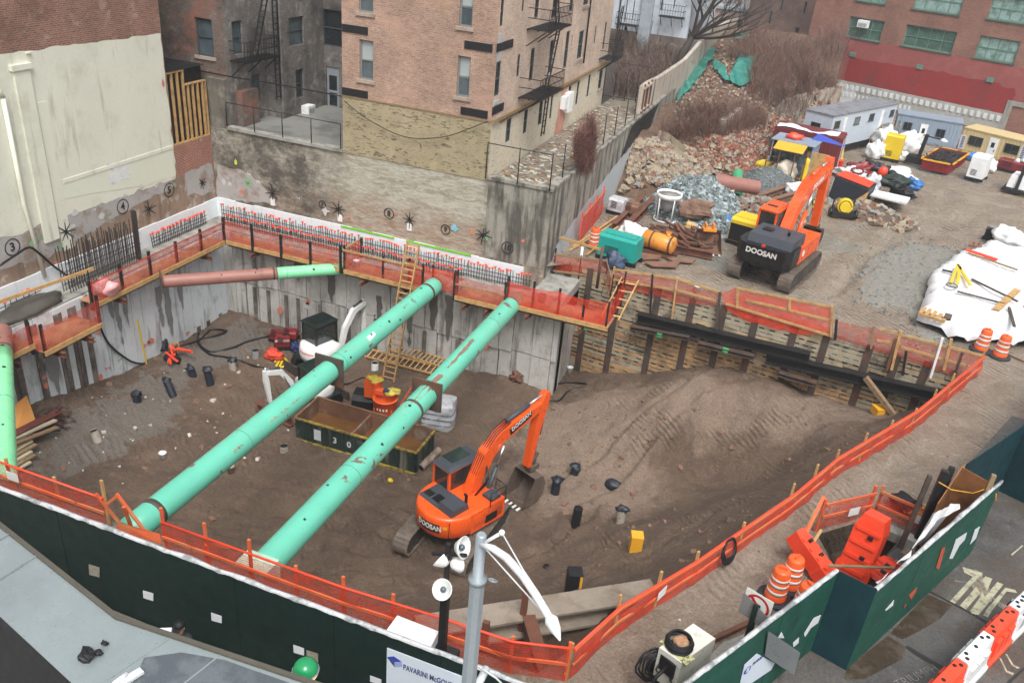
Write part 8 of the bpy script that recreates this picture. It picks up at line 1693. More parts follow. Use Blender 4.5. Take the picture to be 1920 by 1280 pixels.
machine('diesel_generator','teal box generator on a black skid near the grey parged wall','generator',1160,487,(2.0,1.1,1.35),R(-8),m_tealp,m_tealp)
bag('tarpaulin_bundle','crumpled navy tarpaulin bundle on the gravel in front of the teal generator',1152,502,(.55,.4,.45),M('navy_tarp','#36475E',.55,var=.2),seed=4,cat='tarpaulin',amp=.32)
T=thing('fuel_tank','orange yellow cylindrical tank on a rusty skid right of the teal generator','tank',G(1232,474),R(-12)); mb=MB(); mb.lathe([(.001,-.9),(.3,-.88),(.45,-.8),(.45,.8),(.3,.88),(.001,.9)],(0,0,.62),20,0,(1,0,0)); mb.build('shell',m_tank,T)
for x in (-.35,.7):mb=MB(); mb.lathe([(.462,-.05),(.462,.05)],(x,0,.62),20,0,(1,0,0)); mb.build('strap',m_steel_rust,T)
for s_ in (-1,1):mb=MB(); mb.bx(-1,1,s_*.35-.06,s_*.35+.06,0,.14); mb.build('skid_rail',m_steel_rust,T)
mb=MB(); mb.lathe([(.1,1.0),(.1,1.2)],(.45,0,0),10); mb.bar((.45,0,1.2),(.45,0,1.3),.3,.05); mb.build('filler',m_tank,T)
p=G(1247,412); T=thing('concrete_hopper','white framed concrete skip hopper full of grey mix beside the gravel pile','hopper',p); mb=MB(); mb.lathe([(.2,.55),(.25,.6),(.62,1.35)],(0,0,0),22); mb.build('cone',m_grey,T); mb=MB(); mb.lathe([(.62,1.35),(.74,1.36),(.74,1.62),(.7,1.63),(.66,1.45)],(0,0,0),22); mb.build('rim_band',m_white,T); mb=MB(); mb.lathe([(.7,1.52),(.001,1.6)],(0,0,0),20); mb.build('wet_mix',M('wet_concrete_mix','#87867F',.5,bump=.5),T)
for k in range(5):a=R(20+72*k); mb=MB(); mb.tube([(.72*math.cos(a),.72*math.sin(a),1.4),(.68*math.cos(a),.68*math.sin(a),0)],.035,6); mb.build('leg',m_white,T)
mb=MB(); mb.ring((0,0,.06),.68,.035,20,6); mb.build('base_ring',m_white,T)
machine('air_compressor','yellow topped black air compressor beside the large excavator','compressor',1396,455,(1.5,1.6,1.5),R(-14),m_compy,m_compy); 
p=G(1396,455); mb=MB(); mb.bx(-.72,.72,-.825,-.815,.25,1.2); q=thing('engine_panel','','',p) if False else None
mb.v=[tuple(Vector(RZ(v,R(-14)))+p) for v in mb.v]; solo('compressor_front',mb,m_black,'black front panel of the yellow air compressor','panel')
p=G(1326,470); T=thing('digger_bucket','rusty digger bucket with yellow top lying among scrap beside the compressor','bucket',p,R(20)); bucket(T,(0,0),[(.5,1.0),(.7,.7),(.6,.2),(.1,0),(-.6,.05)],1.3,0,(-1,0),4,m_plate); mb=MB(); mb.box((0,.45,1.05),(.7,.5,.12)); mb.box((-.2,.5,1.2),(.08,.5,.3)); mb.box((.2,.5,1.2),(.08,.5,.3)); mb.build('hanger',m_tank,T)
bag('bulk_bag','white bulk bag behind the teal generator',1184,447,(.75,.6,.5),m_white,seed=3,amp=.26); bag('bulk_bag','second smaller white bulk bag drooping beside the grey boards',1192,462,(.4,.4,.45),m_white,seed=6,amp=.26)
machine('pallet_of_bags','grey wrapped pallet of bags standing by the retaining wall','pallet load',1157,400,(.95,.8,.95),R(-10),m_film,m_film,lid=False); machine('brick_red_crate','brick red steel crate right of the grey wrapped pallet','crate',1184,404,(.9,.75,.75),R(-10),m_plate,m_plate)
mb=MB()
for k in range(6):mb.extr([G(x,y,.5+.03*k) for x,y in ((1150+2*k,455),(1172,440-k),(1190,448),(1170,462))],(0,0,.02))
solo('panel_stack',mb,m_grey,'stack of grey formwork panels leaning behind the teal generator','panels')
for i,(a,b) in enumerate((((1068,470,.05),(1168,408,.05)),((1075,462,.1),(1158,405,.1)),((1100,478,.1),(1172,420,.1)),((1110,470,.15),(1148,432,.2)),((1120,450,.25),(1160,425,.3)))):beam('yellow_plank','yellow plank in the loose stack between the parged wall and the teal generator',a,b,.12,m_wood,.06,'plank','yellow planks by the parged wall')
beam('steel_beam','long rusty H beam running from the teal generator towards the hopper',(1176,425,.2),(1226,374,.2),.35,m_steel_rust,.4,'steel beam',None,True); beam('steel_beam','second rusty H beam parallel to the first behind the hopper',(1150,425,.2),(1205,372,.2),.3,m_steel_rust,.35,'steel beam',None,True)
beam('steel_beam','dark rusty beam lying right of the orange tank',(1256,463,.2),(1336,479,.2),.3,m_steel_rust,.35,'steel beam',None,True); beam('steel_beam','rusty rail beam crossing the muddy ground above the compressor',(1368,388,.2),(1480,350,.2),.35,m_plate,.3,'steel beam',None,True); beam('steel_beam','second rusty rail beam ending near the excavator boom',(1380,397,.2),(1500,362,.2),.35,m_plate,.3,'steel beam',None,True)
for i,(pl,l_) in enumerate(((((1192,473),(1240,480),(1238,487),(1205,487)),'rusty steel plate in front of the orange tank'),(((1248,484),(1305,487),(1298,494),(1262,491)),'rusty steel plate right of the tank with a timber scrap'),(((1206,491),(1275,492),(1268,502),(1222,500)),'dusty grey steel plate nearest the lagging netting'))):mb=MB(); mb.extr([G(x,y,.06+.02*i) for x,y in pl],(0,0,.05)); solo('steel_plate',mb,m_plate,l_,'steel plate')
rn=random.Random(41); mb=MB()
for k in range(90):p=G(rn.uniform(1215,1345),rn.uniform(428,462),rn.uniform(.05,.5)); a=rn.gauss(2.6,.6); L=rn.uniform(.4,1.8); mb.bar(p,p+Vector((math.cos(a)*L,math.sin(a)*L,rn.uniform(-.2,.3))),rn.uniform(.04,.16),rn.uniform(.03,.14),rn.choice((0,0,1,2)))
struct('scrap_steel',mb,[m_steel_rust,m_steel_dk,m_plate],'stuff')
bag('jerry_can','white plastic drum among the scrap left of the rusty bucket',1307,445,(.2,.16,.35),m_white,amp=.05,cat='drum'); bag('sack','tan sack on the scrap steel heap',1290,440,(.3,.25,.25),M('tan_sack','#C2A26B',.8),.5,7); bag('blue_bundle','blue plastic bundle behind the compressor',1357,425,(.45,.35,.25),m_bluep,.4,5,'bundle')
net_fence('bright red netting panel leaning against the grey parged wall',[G(1088,452),G(1128,402)],1.5,m_netred,post=m_cap,pw=.07,seed=51,rails=(.95,),railm=m_orangewood,over=.1)
for x,y,hh,m_,l_ in ((1087,502,1.1,m_white,'short white plastic pipe standing behind the rear walkway netting'),(1119,540,2.1,m_steel_dk,'dark steel post with a green top at the corner of the rear walkway')):p=G(x,y,-.3); mb=MB(); mb.tube([p,p+Vector((0,0,hh))],.07,8); solo('standpipe',mb,m_,l_,'post')
beam('long_board','long yellow board running down from the parged wall to the walkway corner',(1030,440,.9),(1126,468,.9),.08,m_wood,.12,'board'); beam('long_board','upright yellow board at the left end of the long yellow board',(1030,435,.95),(1028,505,-.6),.08,m_wood,.1,'board')
net_fence('dusty netting round the landing right of the rear walkway',[(-10.6,37.3,-.5),(-8.0,37.4,-.3),(-7.4,36.2,-.6)],1.0,m_netdk,every=1.6,pw=.07,seed=52,rails=(.98,.1),railm=m_woodold)
pipe('pinkish brown steel pipe lying over the gravel pile',G(1336,338,1.35),G(1420,352,.95),.45,m_primer); pipe('green steel pipe lying crosswise under the pinkish brown pipe',G(1383,326,.35),G(1380,372,.35),.36,M('grass_green_pipe','#45A877',.4,dirt='#3E7A5C',dt=(.6,.7)))
bag('white_sack','torn white sack on the right slope of the gravel pile',1360,378,(.5,.8,.5),M('dirty_white_sack','#C9C4B6',.7,var=.15,dirt='#A49C8C'),.6,5,amp=.32); bag('bulk_bag','large cream bulk bag in front of the grey shed',1467,335,(.85,.6,.7),M('cream_sack','#C5BDAE',.8,var=.2,vs=3,dirt='#A2988A',bump=.5,bs=8),seed=9); bag('white_bag','small white bag under the excavator boom',1490,363,(.8,.5,.4),m_white,seed=12,amp=.26); bag('yellow_reel','yellow and black round reel left of the cream bulk bag',1430,322,(.6,.4,.5),m_compy,seed=2,cat='reel'); bag('white_bag','white bags behind the yellow reel',1441,312,(.5,.4,.4),m_white,seed=4)
p=G(1503,345); mb=MB(); mb.lathe([(.22,0),(.25,.4),(.18,.7),(.22,1.1),(.16,1.4),(.2,1.7),(.06,1.8)],p,12); solo('wrapped_post',mb,m_compy,'tall thing wrapped in yellow sheet standing in front of the grey shed','wrapped post'); p=G(1572,302); mb=MB(); mb.lathe([(.3,0),(.28,.2),(.1,1.6),(.04,1.7)],p,10); solo('yellow_cone',mb,m_compy,'tall yellow cone at the door end of the red container','cone')
T=thing('folded_barriers','stack of folded orange plastic barriers between shed and red container','barrier',G(1555,318),R(-15))
for k in range(5):mb=MB(); mb.box((.02*k,0,.12+.17*k),(1.5,.5,.12)); mb.box((.02*k-.6,0,.2+.17*k),(.1,.4,.06)); mb.build('barrier_panel',m_bor,T)
m_gtub=M('dark_green_tub','#1F2E29',.5); items=[('bulk_bag','blue white bag at the left end of the yard heap',1590,335,(1.0,.6,.45),m_white,1),('cable_bundle','dark red cable bundle on the yard heap',1612,328,(.9,.7,.5),m_redm,2),('clothes_bundle','navy bundle in the middle of the yard heap',1638,328,(.9,.7,.55),m_rub,3),('white_bag','white bags at the back right of the yard heap',1668,332,(1.5,.6,.4),m_white,5),('hose_heap','dark green hose heap on the right of the yard heap',1672,348,(1.1,.8,.5),m_gtub,6),('blue_drum','blue tub at the right end of the yard heap',1710,354,(.5,.45,.4),m_bluep,7),('bulk_bag','upright white bag in front of the black covered crate',1612,372,(.75,.6,.75),m_white,8),('bulk_bag','second white bag right of the upright white bag',1628,362,(.6,.5,.7),m_film,9),('black_tub','black tub in front of the green hose heap',1690,370,(.7,.5,.4),m_black,10)]
for n_,l_,x,y,r,m_,s_ in items:bag(n_,l_,x,y,r,m_,seed=s_,amp=.4,cat='bag' if 'bag' in n_ else 'bundle')
mb=MB(); p=G(1655,322,.9); mb.lathe([(.28,-.3),(.32,.1),(.2,.35),(.001,.38)],p,14,0,(.3,0,1)); solo('orange_tub',mb,m_bor,'bright orange tub on top of the navy bundle','tub')
for i,(x,y) in enumerate(((1608,320),(1680,345),(1688,350))):mb=MB(); [mb.ring(G(x,y,.75+.06*k),.42-.02*k,.05,18,5,0,(0,-.3,1),1,k) for k in range(4)]; solo('hose_coil',mb,(m_redm,m_gtub,m_black)[i],('red hose coil on the left of the yard heap','dark green hose coil on the right of the yard heap','black hose coil lowest on the right of the yard heap')[i],'hose')
mb=MB()
for k in range(4):mb.extr([G(x+k*3,y,.25+.16*k) for x,y in ((1625,368),(1690,384),(1697,374),(1635,360))],(0,0,.13))
solo('wrapped_boards',mb,m_white,'long white wrapped boards at the front of the yard heap','board stack')
p=G(1590,378); T=thing('covered_crate','wooden crate draped in black sheet behind the excavator boom','crate',p,R(-15)); mb=MB(); mb.extr([(-1.1,-.9,0),(1.1,-.9,0),(1.2,-.8,1.3),(-1.0,-.8,1.6)],(0,1.9,0)); mb.build('black_cover',m_rub,T); mb=MB(); mb.extr([(.2,-.93,0),(1.15,-.93,0),(1.25,-.83,1.2)],(0,.02,0)); mb.build('wood_side',m_wood,T); mb=MB(); mb.extr([(-1.0,-.6,1.65),(1.15,-.6,1.35),(1.1,.9,1.38),(-.9,.9,1.68)],(0,0,.03)); mb.build('orange_sheet',m_bor,T)
p=G(1578,408); T=thing('hose_cart','black wheeled cart with yellow hose reel beside the excavator bucket','cart',p,R(10)); mb=MB(); [mb.ring((0,-.15+.07*k,.75),.42,.06,18,5,0,(0,1,0)) for k in range(5)]; mb.lathe([(.32,-.3),(.32,.3)],(0,0,.75),14,0,(0,1,0)); mb.build('yellow_hose',m_compy,T); mb=MB(); mb.bx(-.7,.7,-.5,.5,.25,.4); mb.bar((-.6,.5,.4),(-.6,.5,1.1),.08); mb.bar((.6,.5,.4),(.6,.5,1.1),.08); mb.build('frame',m_black,T)
for x in (-.75,.75):mb=MB(); mb.lathe([(.28,-.08),(.28,.08)],(x,0,.28),14,0,(1,0,0)); mb.build('wheel',m_hose,T)
beam('timber_plank','timber plank on the mud right of the white bags',(1635,380,.1),(1672,372,.1),.3,m_wood,.1); beam('timber_plank','thin weathered plank below the first on the mud',(1648,388,.1),(1672,382,.1),.15,m_woodold,.06)
T=machine('yellow_cabinet','tilted yellow steel cabinet among white bags before the grey container','cabinet',1668,300,(1.3,1.0,2.0),R(-12),m_compy,m_compy,lid=False)
for i,(x,y,r,l_) in enumerate(((1640,296,.75,'white bulk bag left of the yellow cabinet'),(1655,280,1.0,'biggest white bulk bag behind the yellow cabinet'),(1697,285,.95,'white bulk bag right of the yellow cabinet'),(1692,302,.45,'small white bag at the right foot of the yellow cabinet'),(1850,322,.6,'pale pink white bag right of the white towable genset'))):bag('bulk_bag',l_,x,y,(r,r*.8,r),m_white,seed=i,amp=.25,group='white bulk bags in the yard')
machine('site_genset','white towable genset standing in front of the cream yellow cabin','generator',1828,338,(1.1,1.5,1.8),R(-20),m_white,m_white,z=.1)
p=G(1718,310); T=thing('folded_light_tower','black folded light tower left of the red dumpster','light tower',p,R(-15)); mb=MB(); mb.bx(-.8,.8,-.5,.5,.2,.7); mb.build('trailer',m_black,T); mb=MB(); mb.bar((0,0,.7),(.1,0,2.4),.25); mb.bar((.1,0,2.3),(1.2,.2,2.2),.08); mb.build('mast',m_black,T); bag_=MB(); bag_.lathe([(.35,-.1),(.1,.05)],(1.3,.2,2.25),12); bag_.build('lamp_dish',m_white,T)
p=G(1905,362); T=thing('parked_light_tower','white and black light tower trailer cut by the right edge of the yard','light tower',p,R(-20)); mb=MB(); mb.extr([(-.7,-.5,.4),(.7,-.5,.4),(.6,-.4,1.3),(-.6,-.4,1.3)],(0,1.4,0)); mb.build('housing',m_white,T); mb=MB(); mb.bar((0,-.6,.2),(0,-.2,2.3),.22); mb.bx(-.9,.9,-.8,.9,.15,.35); mb.build('mast',m_black,T)
for k in range(4):mb=MB(); mb.lathe([(.24,-.12),(.05,.1)],(-.6+.4*k,-.2,2.3+.1*(k % 2)),12); mb.build('lamp',m_white,T)
machine('red_compactor','red steel rack standing before the cream yellow cabin','rack',1893,322,(1.9,.8,.9),R(-22),m_redm,m_redm); bag('blue_bundle','blue bundle left of the cream yellow cabin door',1820,300,(.6,.4,.35),m_bluep,seed=2,cat='bundle')
# ---- white sheeted flatbed on the right
zt_=.92; ol=[(1793,471),(1830,455),(1868,447),(1990,470),(1990,600),(1910,626),(1886,615),(1850,612),(1800,614),(1775,596),(1730,570),(1742,546),(1752,503)]
T=thing('sheeted_stack','wide stack under white plastic sheeting with boards and ladders lying on it','sheeted load',G(1840,560)); P_=[G(x,y,zt_*(1 if y < 590 else .85)) for x,y in ol]; cx_=sum(P_,Vector())/len(P_)
q=ragged([Vector((p.x,p.y)) for p in P_],.35,.1,3); v,e,f,*_=delaunay_2d_cdt(q+[Vector((cx_.x+(rnd.random()-.5)*9,cx_.y+(rnd.random()-.5)*16)) for k in range(0)],[(k,(k+1) % len(q)) for k in range(len(q))],[],1,1e-5)
mb=MB(); nq=len(q); R_n=14; vs=[]
for k in range(R_n+1):
 f_=k/R_n
 for p in q:
  x=cx_.x+(p.x-cx_.x)*f_; y=cx_.y+(p.y-cx_.y)*f_; n_3=noise.noise(Vector((x*.8,y*.8,3)))*.22+.1*abs(noise.noise(Vector((x*2.2,y*1.1,9)))); vs.append((x,y,zt_+n_3-.25*max(0,f_-.85)/.15))
for p in q:k_=1.03+.07*noise.noise(Vector((p.x*2,p.y*2,1))); vs.append((cx_.x+(p.x-cx_.x)*k_,cx_.y+(p.y-cx_.y)*k_,.3+.5*noise.noise(Vector((p.x*1.3,p.y*1.3,5)))))
mb.add(vs,[(k*nq+j,k*nq+(j+1) % nq,(k+1)*nq+(j+1) % nq,(k+1)*nq+j) for k in range(R_n+1) for j in range(nq)],0,True); mb.build('white_sheet',M('bright_white_sheet','#E0E2E3',.5,var=.05,dirt='#C6C9CB',dt=(.6,.75),bump=.35,bs=4),T,True)
mb=MB(); mb.extr([Vector((cx_.x+(p.x-cx_.x)*.95,cx_.y+(p.y-cx_.y)*.95,.1)) for p in q],(0,0,.6)); mb.build('stack_core',m_black,T,True)
p=G(1788,604,.38); mb=MB(); mb.lathe([(.2,-.12),(.4,-.12),(.42,0),(.4,.12),(.2,.12)],p,16,0,(-.3,-1,.0)); mb.build('wheel',m_hose,T,True); mb=MB(); mb.lathe([(.001,.1),(.2,.12)],p,12,0,(-.3,-1,0)); mb.build('wheel_hub',m_galv,T,True); mb=MB(); mb.bar(G(1770,612,.1),G(1778,592,.9),.3,.25); mb.build('jack_leg',m_steel_dk,T,True)
for a,b,w_,m_,l_ in (((1812,468),(1870,487),.3,m_bor,'orange board with red tape at the back of the white sheet'),((1815,474),(1908,506),.12,m_woodold,'long thin brown board on the back of the white sheet'),((1822,523),(1908,565),.12,m_steel_dk,'longer dark bar across the white sheet'),((1795,546),(1885,570),.1,m_steel_dk,'second dark bar curving across the white sheet'),((1868,580),(1908,543),.3,m_wood,'short yellow plank at the right of the white sheet'),((1892,576),(1902,612),.12,m_steel_dk,'short dark bar near the front right of the white sheet'),((1767,506),(1785,510),.15,m_rub,'short dark strap at the left of the white sheet')):
 beam('board_on_sheet',l_,a+(1.08,),b+(1.08,),w_,m_,.06,'board','boards and bars on the white sheet')
p=G(1802,517,1.08); T=thing('folded_stepladder','yellow folding stepladder lying open on the white sheet','ladder',p)
for a,b in (((1796,496),(1783,530)),((1796,496),(1820,535)),((1800,500),(1795,532))):mb=MB(); mb.bar(G(*a,1.12),G(*b,1.12),.14,.06); mb.build('leg',m_compy,T,True)
mb=MB(); [mb.ring(G(1785,535,1.12+.02*k),.25,.025,16,5) for k in range(3)]; solo('cable_ring',mb,m_black,'ring of black cable on the white sheet below the yellow stepladder','cable')
for i,(x,y,rz,l_) in enumerate(((1750,592,-.3,'timber pallet poking out at the front left of the white sheet'),(1838,463,-.2,'brown timber pallet at the back edge of the white sheet'))):
 p=G(x,y,.65); T=thing('timber_pallet',l_,'pallet',p,rz,'timber pallets by the white sheet')
 for k in range(5):mb=MB(); mb.box((-.5+.25*k,0,.1),(.16,.9,.03)); mb.build('slat',m_plate if i else m_wood,T)
 for k in range(3):mb=MB(); mb.box((0,-.4+.4*k,.04),(1.15,.09,.09)); mb.build('runner',m_plate if i else m_wood,T)
machine('small_pump','black petrol pump at the back of the white sheet','pump',1858,450,(.8,.6,.75),R(-20),m_black,m_grey); bag('white_bag','white bag behind the black petrol pump',1882,465,(.9,.7,.6),m_white,.7,8,amp=.26); bag('red_bundle','crimson cloth hanging at the right corner of the white sheet',1915,612,(.5,.4,.5),M('crimson_cloth','#B82338',.6),.5,6,'cloth'); beam('steel_bar','thin bar on the mud right of the traffic barrels',(1885,662,.05),(1930,682,.05),.06,m_plate)
# ---- things on the pit floor
for i,(x,y,h,tl,m_,l_) in enumerate(((1076,888,.45,(.05,0),m_rub,'black capped pile stub furthest back right of the excavator bucket'),(1040,925,.8,(.02,.0),m_rub,'tall black capped pile stub nearest the excavator bucket'),(1078,985,.95,(.03,.02),m_black,'tall dark open pile stub in front of the bucket'),(1162,978,.7,(0,0),m_stub,'grey pile stub with a navy cap left of the yellow box'),(1025,1062,.08,(0,0),m_black,'short open pile stub flush with the soil near the street light'),(257,752,.5,(.03,0),m_rub,'leftmost black capped pile stub on the gravelly floor'),(325,742,.75,(-.35,.1),m_rub,'leaning black pile stub at the left of the floor'),(362,705,.5,(-.1,.0),m_rub,'small black pile stub below the orange tools'),(395,720,.8,(-.12,0),m_rub,'tall black pile stub right of the leaning one'),(184,826,.55,(-.12,0),m_stub,'grey open pile stub near the lower left steel stack'),(437,692,.6,(0,0),m_stub,'grey pile stub with navy cap in front of the hoses'),(703,692,.45,(0,0),m_white,'white capped pile stub left of the tall ladder'),(480,670,.5,(0,0),m_grey,'grey bin shaped stub with yellow rope by the generators'),(533,845,.35,(0,0),m_stub,'pale stub half hidden under the left strut'))):
 p=PG(x,y,-.05); r=.19 if h > .1 else .14; T=thing('pile_stub',l_,'pile stub',p,0,'pile stubs on the pit floor'); q=Vector((tl[0]*1.2,tl[1]*1.2,h)); mb=MB(); mb.tube([(0,0,0),q*.5,q],[r,r,r*.95],14,cap=False); mb.build('casing',m_,T); d=q.normalized(); mb=MB(); mb.tube([q-d*.06,q-d*.03],r*.9,12); mb.build('bore',m_hose,T)
 if m_ is m_rub or i in (3,10):mb=MB(); mb.lump(q,(.24,.2,.13),i,.5,10,7); mb.build('cap_bag',m_rub,T)
bag('pile_cover','black plastic drum tipped over in the soil right of the excavator',1150,915,(.42,.28,.26),m_rub,seed=3,cat='drum',g=PG,amp=.08); bag('yellow_rag','scrap of yellow plastic on the pit floor left of the excavator',732,902,(.12,.1,.08),m_compy,seed=2,cat='rag',g=PG)
for x,y,l_,m_ in ((306,860,'white bucket alone in the soil between the left stub and the strut',m_white),(433,885,'white and red bucket close under the left green strut',m_stub),(658,503,'left white bucket on the rear walkway',m_white),(1068,698,'white and blue bucket pair on soil under the lagging',m_white),(1306,548,'white and blue bucket behind the lagging netting',m_white)):
 p=PG(x,y) if y > 600 else (G(x,y) if x > 1200 else Vector((-20.0,34.3,-1.24))); T=thing('plastic_bucket',l_,'bucket',p,0,'plastic buckets'); mb=MB(); mb.lathe([(.13,0),(.16,.32),(.17,.33),(.15,.33),(.13,.05),(.001,.04)],(0,0,0),14); mb.build('pail',m_,T)
hose('black hose hanging over the left wall from the walkway to the orange tools',[(185,605,0)]+[(200,640,0),(225,665,0),(255,682,0),(290,680,0),(320,665,.1)],.05,g=lambda x,y:onx(x,y,-28.35) if x < 300 else PG(x,y))
hose('long black hose looping across the left of the pit floor',[(320,655),(372,640),(395,620),(425,622),(400,632),(372,640),(392,660),(430,655),(470,640),(505,632)],.055); hose('second black hose winding towards the compact excavators',[(372,625),(372,645),(392,665),(430,672),(480,688),(530,698)],.055); hose('coil of black cable above the boom of the orange excavator',[(1020,728),(1060,718),(1100,722),(1065,735),(1048,752),(1025,752)],.045,g=PG)
hose('drooping black cable across the far left building',[(0,500),(30,480),(55,466),(75,478),(100,500),(125,518)],.05,g=lambda x,y:onx(x,y,-29.6),cat='cable',name='cable')
hose('black cable sagging across the dark tenement and corner block',[(300,120),(430,145),(520,160),(640,182)],.035,g=lambda x,y:ony(x,y,36.05),cat='cable',name='cable'); hose('slack cable sagging over the rubble stone base of the corner block',[(645,190),(690,225),(760,258),(830,258),(880,242),(915,228)],.02,g=lambda x,y:ony(x,y,36.1),cat='cable',name='cable')
T=thing('tool_heap','heap of orange handled tools and rope on a black bag by the left wall','tools',PG(330,668)); rn=random.Random(8)
for k in range(9):p=PG(330+rn.uniform(-20,20),668+rn.uniform(-10,10),.25+.04*k); a=rn.uniform(-1.2,.6); mb=MB(); mb.bar(p,p+Vector((math.cos(a),math.sin(a),rn.uniform(-.15,.1)))*rn.uniform(.5,1.1),.1,.05); mb.build('orange_tool',m_bor,T,True)
mb=MB(); p=PG(325,675,.12); mb.lump(p,(.5,.35,.2),2,.4,12,7); mb.build('black_bag',m_black,T,True); mb=MB(); [mb.ring(PG(330,665,.5+.02*k),.2,.015,14,5,0,(.2*k,-.4,1)) for k in range(4)]; mb.build('rope',m_wood,T,True)
bag('navy_bag','navy plastic bag against the left wall above the orange tools',304,657,(.35,.28,.35),m_rub,seed=5,g=PG,amp=.26); beam('survey_staff','yellow staff leaning on the left concrete wall',(275,682,.0),(262,632,.95),.07,m_compy,.05,'staff',g=lambda x,y:onx(x,y,-28.0) if y < 650 else PG(x,y))
for i,(x,y,l_) in enumerate(((523,640,'left small red engine unit by the rear wall'),(545,637,'right small red engine unit by the rear wall'),(530,652,'front small red engine unit by the rear wall'))):machine('engine_unit',l_,'engine',x,y,(.75,.6,.6),.3*i,m_redm,m_redm,g=PG,group='small red engines')
bag('tool_bag','red and white bag with yellow hose among the small engines',515,672,(.45,.35,.3),M('red_cloth','#C8452E',.7),seed=3,g=PG,amp=.32); hose('yellow black hose bundle beside the red and white bag',[(515,680),(530,675),(525,690),(540,684),(530,672),(518,688)],.06,m_compy,g=PG); bag('blue_bundle','dark blue bundle left of the white compact excavator',560,660,(.4,.35,.3),M('dark_blue_cloth','#25305E',.7),seed=8,g=PG,amp=.4,cat='bundle'); bag('soil_clod','rusty round clod on the soil right of the lying ladders',970,712,(.35,.3,.25),m_steel_rust,seed=4,g=PG,amp=.4,cat='clod')
mb=MB(); mb.extr([onx(30,806,-27.5),onx(65,786,-27.5),onx(49,741,-28.2),onx(17,767,-28.2)],(.04,0,.02)); solo('plywood_sheet',mb,M('orange_plywood','#C88A45',.7,var=.1),'orange brown plywood sheet leaning on the wall at the lower left','plywood sheet')
beam('steel_beam','long reddish brown H beam at the lower left of the pit',(0,862,.6),(118,790,.35),.4,M('maroon_steel','#6B3A33',.6,var=.2),.45,'steel beam',None,True,g=PG)
rn=random.Random(19)
for i in range(14):beam('salvaged_plank','pale weathered plank in the messy stack at the lower left of the pit',(rn.uniform(-20,15),866+i*4,.1+.05*(14-i)),(95+rn.uniform(-25,25)-i*4,812+i*5,.1+.04*(14-i)),.2,m_woodold if i % 3 else M('bleached_timber','#B5AC95',.85,var=.2),.07,'plank','salvaged planks at the lower left',g=PG)
mb=MB()
for k in range(40):p=PG(rn.uniform(85,135),rn.uniform(775,815),rn.uniform(.05,.6)); a=rn.uniform(0,6.28); mb.bar(p,p+Vector((math.cos(a),math.sin(a),rn.uniform(-.3,.5)))*rn.uniform(.2,.6),.03)
struct('bent_rebar_tangle',mb,m_bar,'stuff')
rn=random.Random(66); mb=MB()
for k in range(620):
 if k < 330:px,py=(rn.gauss(300,160),rn.gauss(760,70)) if k < 200 else (rn.uniform(300,1300),rn.uniform(740,1000))
 else:px,py=rn.uniform(1000,1600),rn.uniform(760,1080)
 p=PG(px,py)
 if inside(p.x,p.y,PIT):mb.rock(p+Vector((0,0,.01)),rn.uniform(.025,.06) if rn.random() < .85 else rn.uniform(.08,.16),k,rn.choice((0,1,1)) if k < 200 else rn.choice((1,2,2,3)))
struct('loose_stones',mb,[M('white_chips','#BDB9AE',.8),m_bk[3],m_bk[3],M('soil_clods','#6A5546',.9)],'stuff')
mb=MB()
for k in range(900):
 x,y=rn.uniform(-9,20),rn.uniform(15,70); 
 if inside(x,y,HOLE) or (x > 4 and y < 25):continue
 mb.rock((x,y,yard_z(x,y)+.01),rn.uniform(.015,.05),k+5000,rn.choice((0,1,2)))
struct('yard_stones',mb,[m_bk[2],m_bk[3],M('pale_chips','#A9A196',.8)],'stuff')
T=[o for o in bpy.data.objects if o.name.startswith('pipe_strut')]
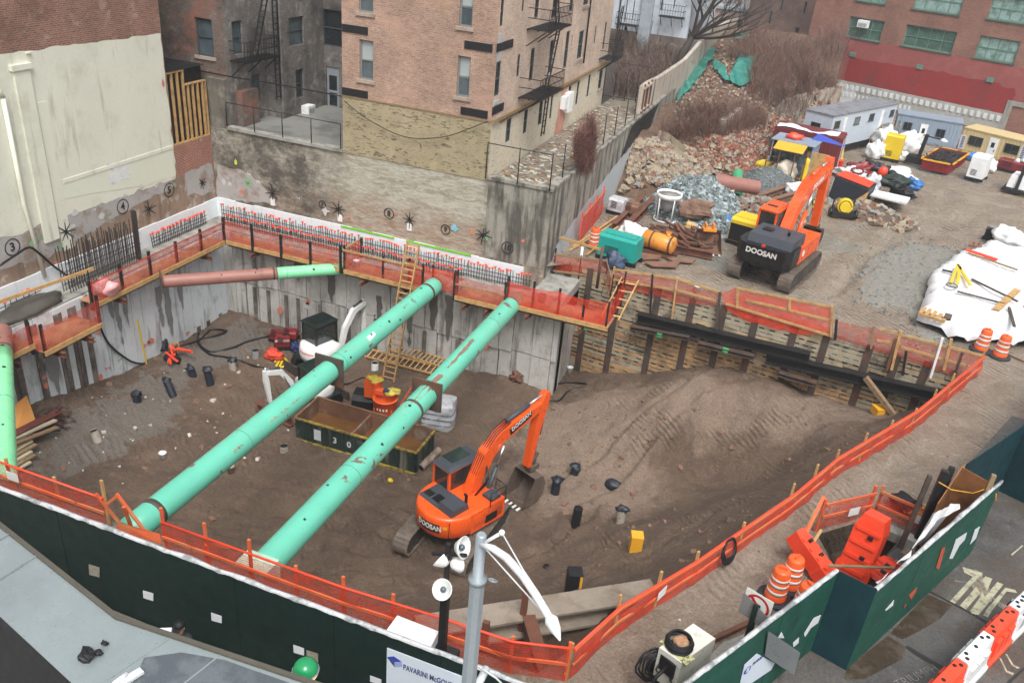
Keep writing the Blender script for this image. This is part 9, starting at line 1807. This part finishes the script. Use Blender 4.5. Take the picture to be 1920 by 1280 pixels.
for T_ in T:
 if 'right of' in T_['label']:
  m_rp=M('bare_primer_patch','#8A6B5E',.6,var=.2,dirt='#6F5248')
  for i,(px,py,L,da) in enumerate(((887,647,.9,.35),(868,667,1.5,.3),(850,686,.6,.3),(822,712,.8,.45),(794,738,1.5,.5),(780,752,.6,.35))):
   y=G(px,py,-.7).y; q=ragged([Vector(p) for p in ((y-L/2,-da*.4),(y+L/2,-da*.5),(y+L/2,da*.6),(y-L/2,da*.5))],.1,.1,i); mb=MB(); v=[Vector((-11.48+sr*1.008*math.sin(p.y+.25),p.x,-1.1+sr*1.008*math.cos(p.y+.25))) for p in q]; mb.add(v,[tuple(range(len(v)))]); mb.build('bare_patch',m_rp,T_,True)
  mb=MB(); mb.bx(-11.95,-10.95,13.3,14.6,-1.5,-.62); mb.build('end_box',M('pale_green_end','#B4CDB8',.5,dirt='#8FA893'),T_,True)
 if 'left of' in T_['label']:
  rn=random.Random(5)
  for k,y in enumerate((18.3,20.3,20.9,21.6,22.6,23.3)):
   mb=MB(); a0=.95; P_=[]
   for i in range(7):a=a0+.12*math.sin(i*2.1+k); b=y+.07*i+.1*math.cos(i*1.9); P_.append(Vector((-15.6+sr*1.006*math.sin(a),b,-1.07+sr*1.006*math.cos(a))))
   mb.tube(P_,.012,4); mb.build('orange_scrawl',M('orange_scrawl','#C8764A',.7),T_,True)
  mb=MB(); v=[]
  for i in range(5):a=.5+.12*i; v += [Vector((-15.56+sr*1.01*math.sin(a),y,-1.08+sr*1.01*math.cos(a))) for y in (22.9,23.5)]
  mb.add([p+Vector((0,4.2,0)) for p in v],[(2*i,2*i+2,2*i+3,2*i+1) for i in range(4)]); mb.build('white_label',m_white,T_,True)
pl=G(1521,418); T_,b_o=person('person in a yellow crossed hi vis vest walking behind the large excavator boom',(pl.x,pl.y,0),R(-20),M('grey_jacket','#5F6A66',.8,var=.2),M('grey_trousers','#7A7672',.8),std_pose((.3,.15,.95),(-.28,.2,1.05),.2)); face(T_,M('white_helmet','#D8D9D4',.4),True,True)
mb=MB()
for s_ in (-1,1):mb.bar((s_*.14,-.13,1.4),(-s_*.12,-.13,1.0),.07,.02); mb.bar((s_*.12,.13,1.4),(s_*.12,.13,1.0),.06,.02)
mb.lathe([(.17,.95),(.172,1.02)],(0,0,0),16); mb.build('hi_vis_vest',M('hi_vis_yellow','#D5DB2C',.6),T_)
# ---- rainy air:pale haze round the whole scene
hz=MB(); hz.bx(-82,142,-12,162,-8.6,32); o=hz.build('haze',[]); o['kind']='stuff'
hm=bpy.data.materials.new('haze_air'); hm.use_nodes=True; hm.node_tree.nodes.clear(); ho=hm.node_tree.nodes.new('ShaderNodeOutputMaterial'); hv=hm.node_tree.nodes.new('ShaderNodeVolumePrincipled')
hv.inputs['Color'].default_value=(.86,.88,.9,1); hv.inputs['Density'].default_value=.0009; hv.inputs['Anisotropy'].default_value=.2; hm.node_tree.links.new(hv.outputs[0],ho.inputs['Volume']); o.data.materials.append(hm)
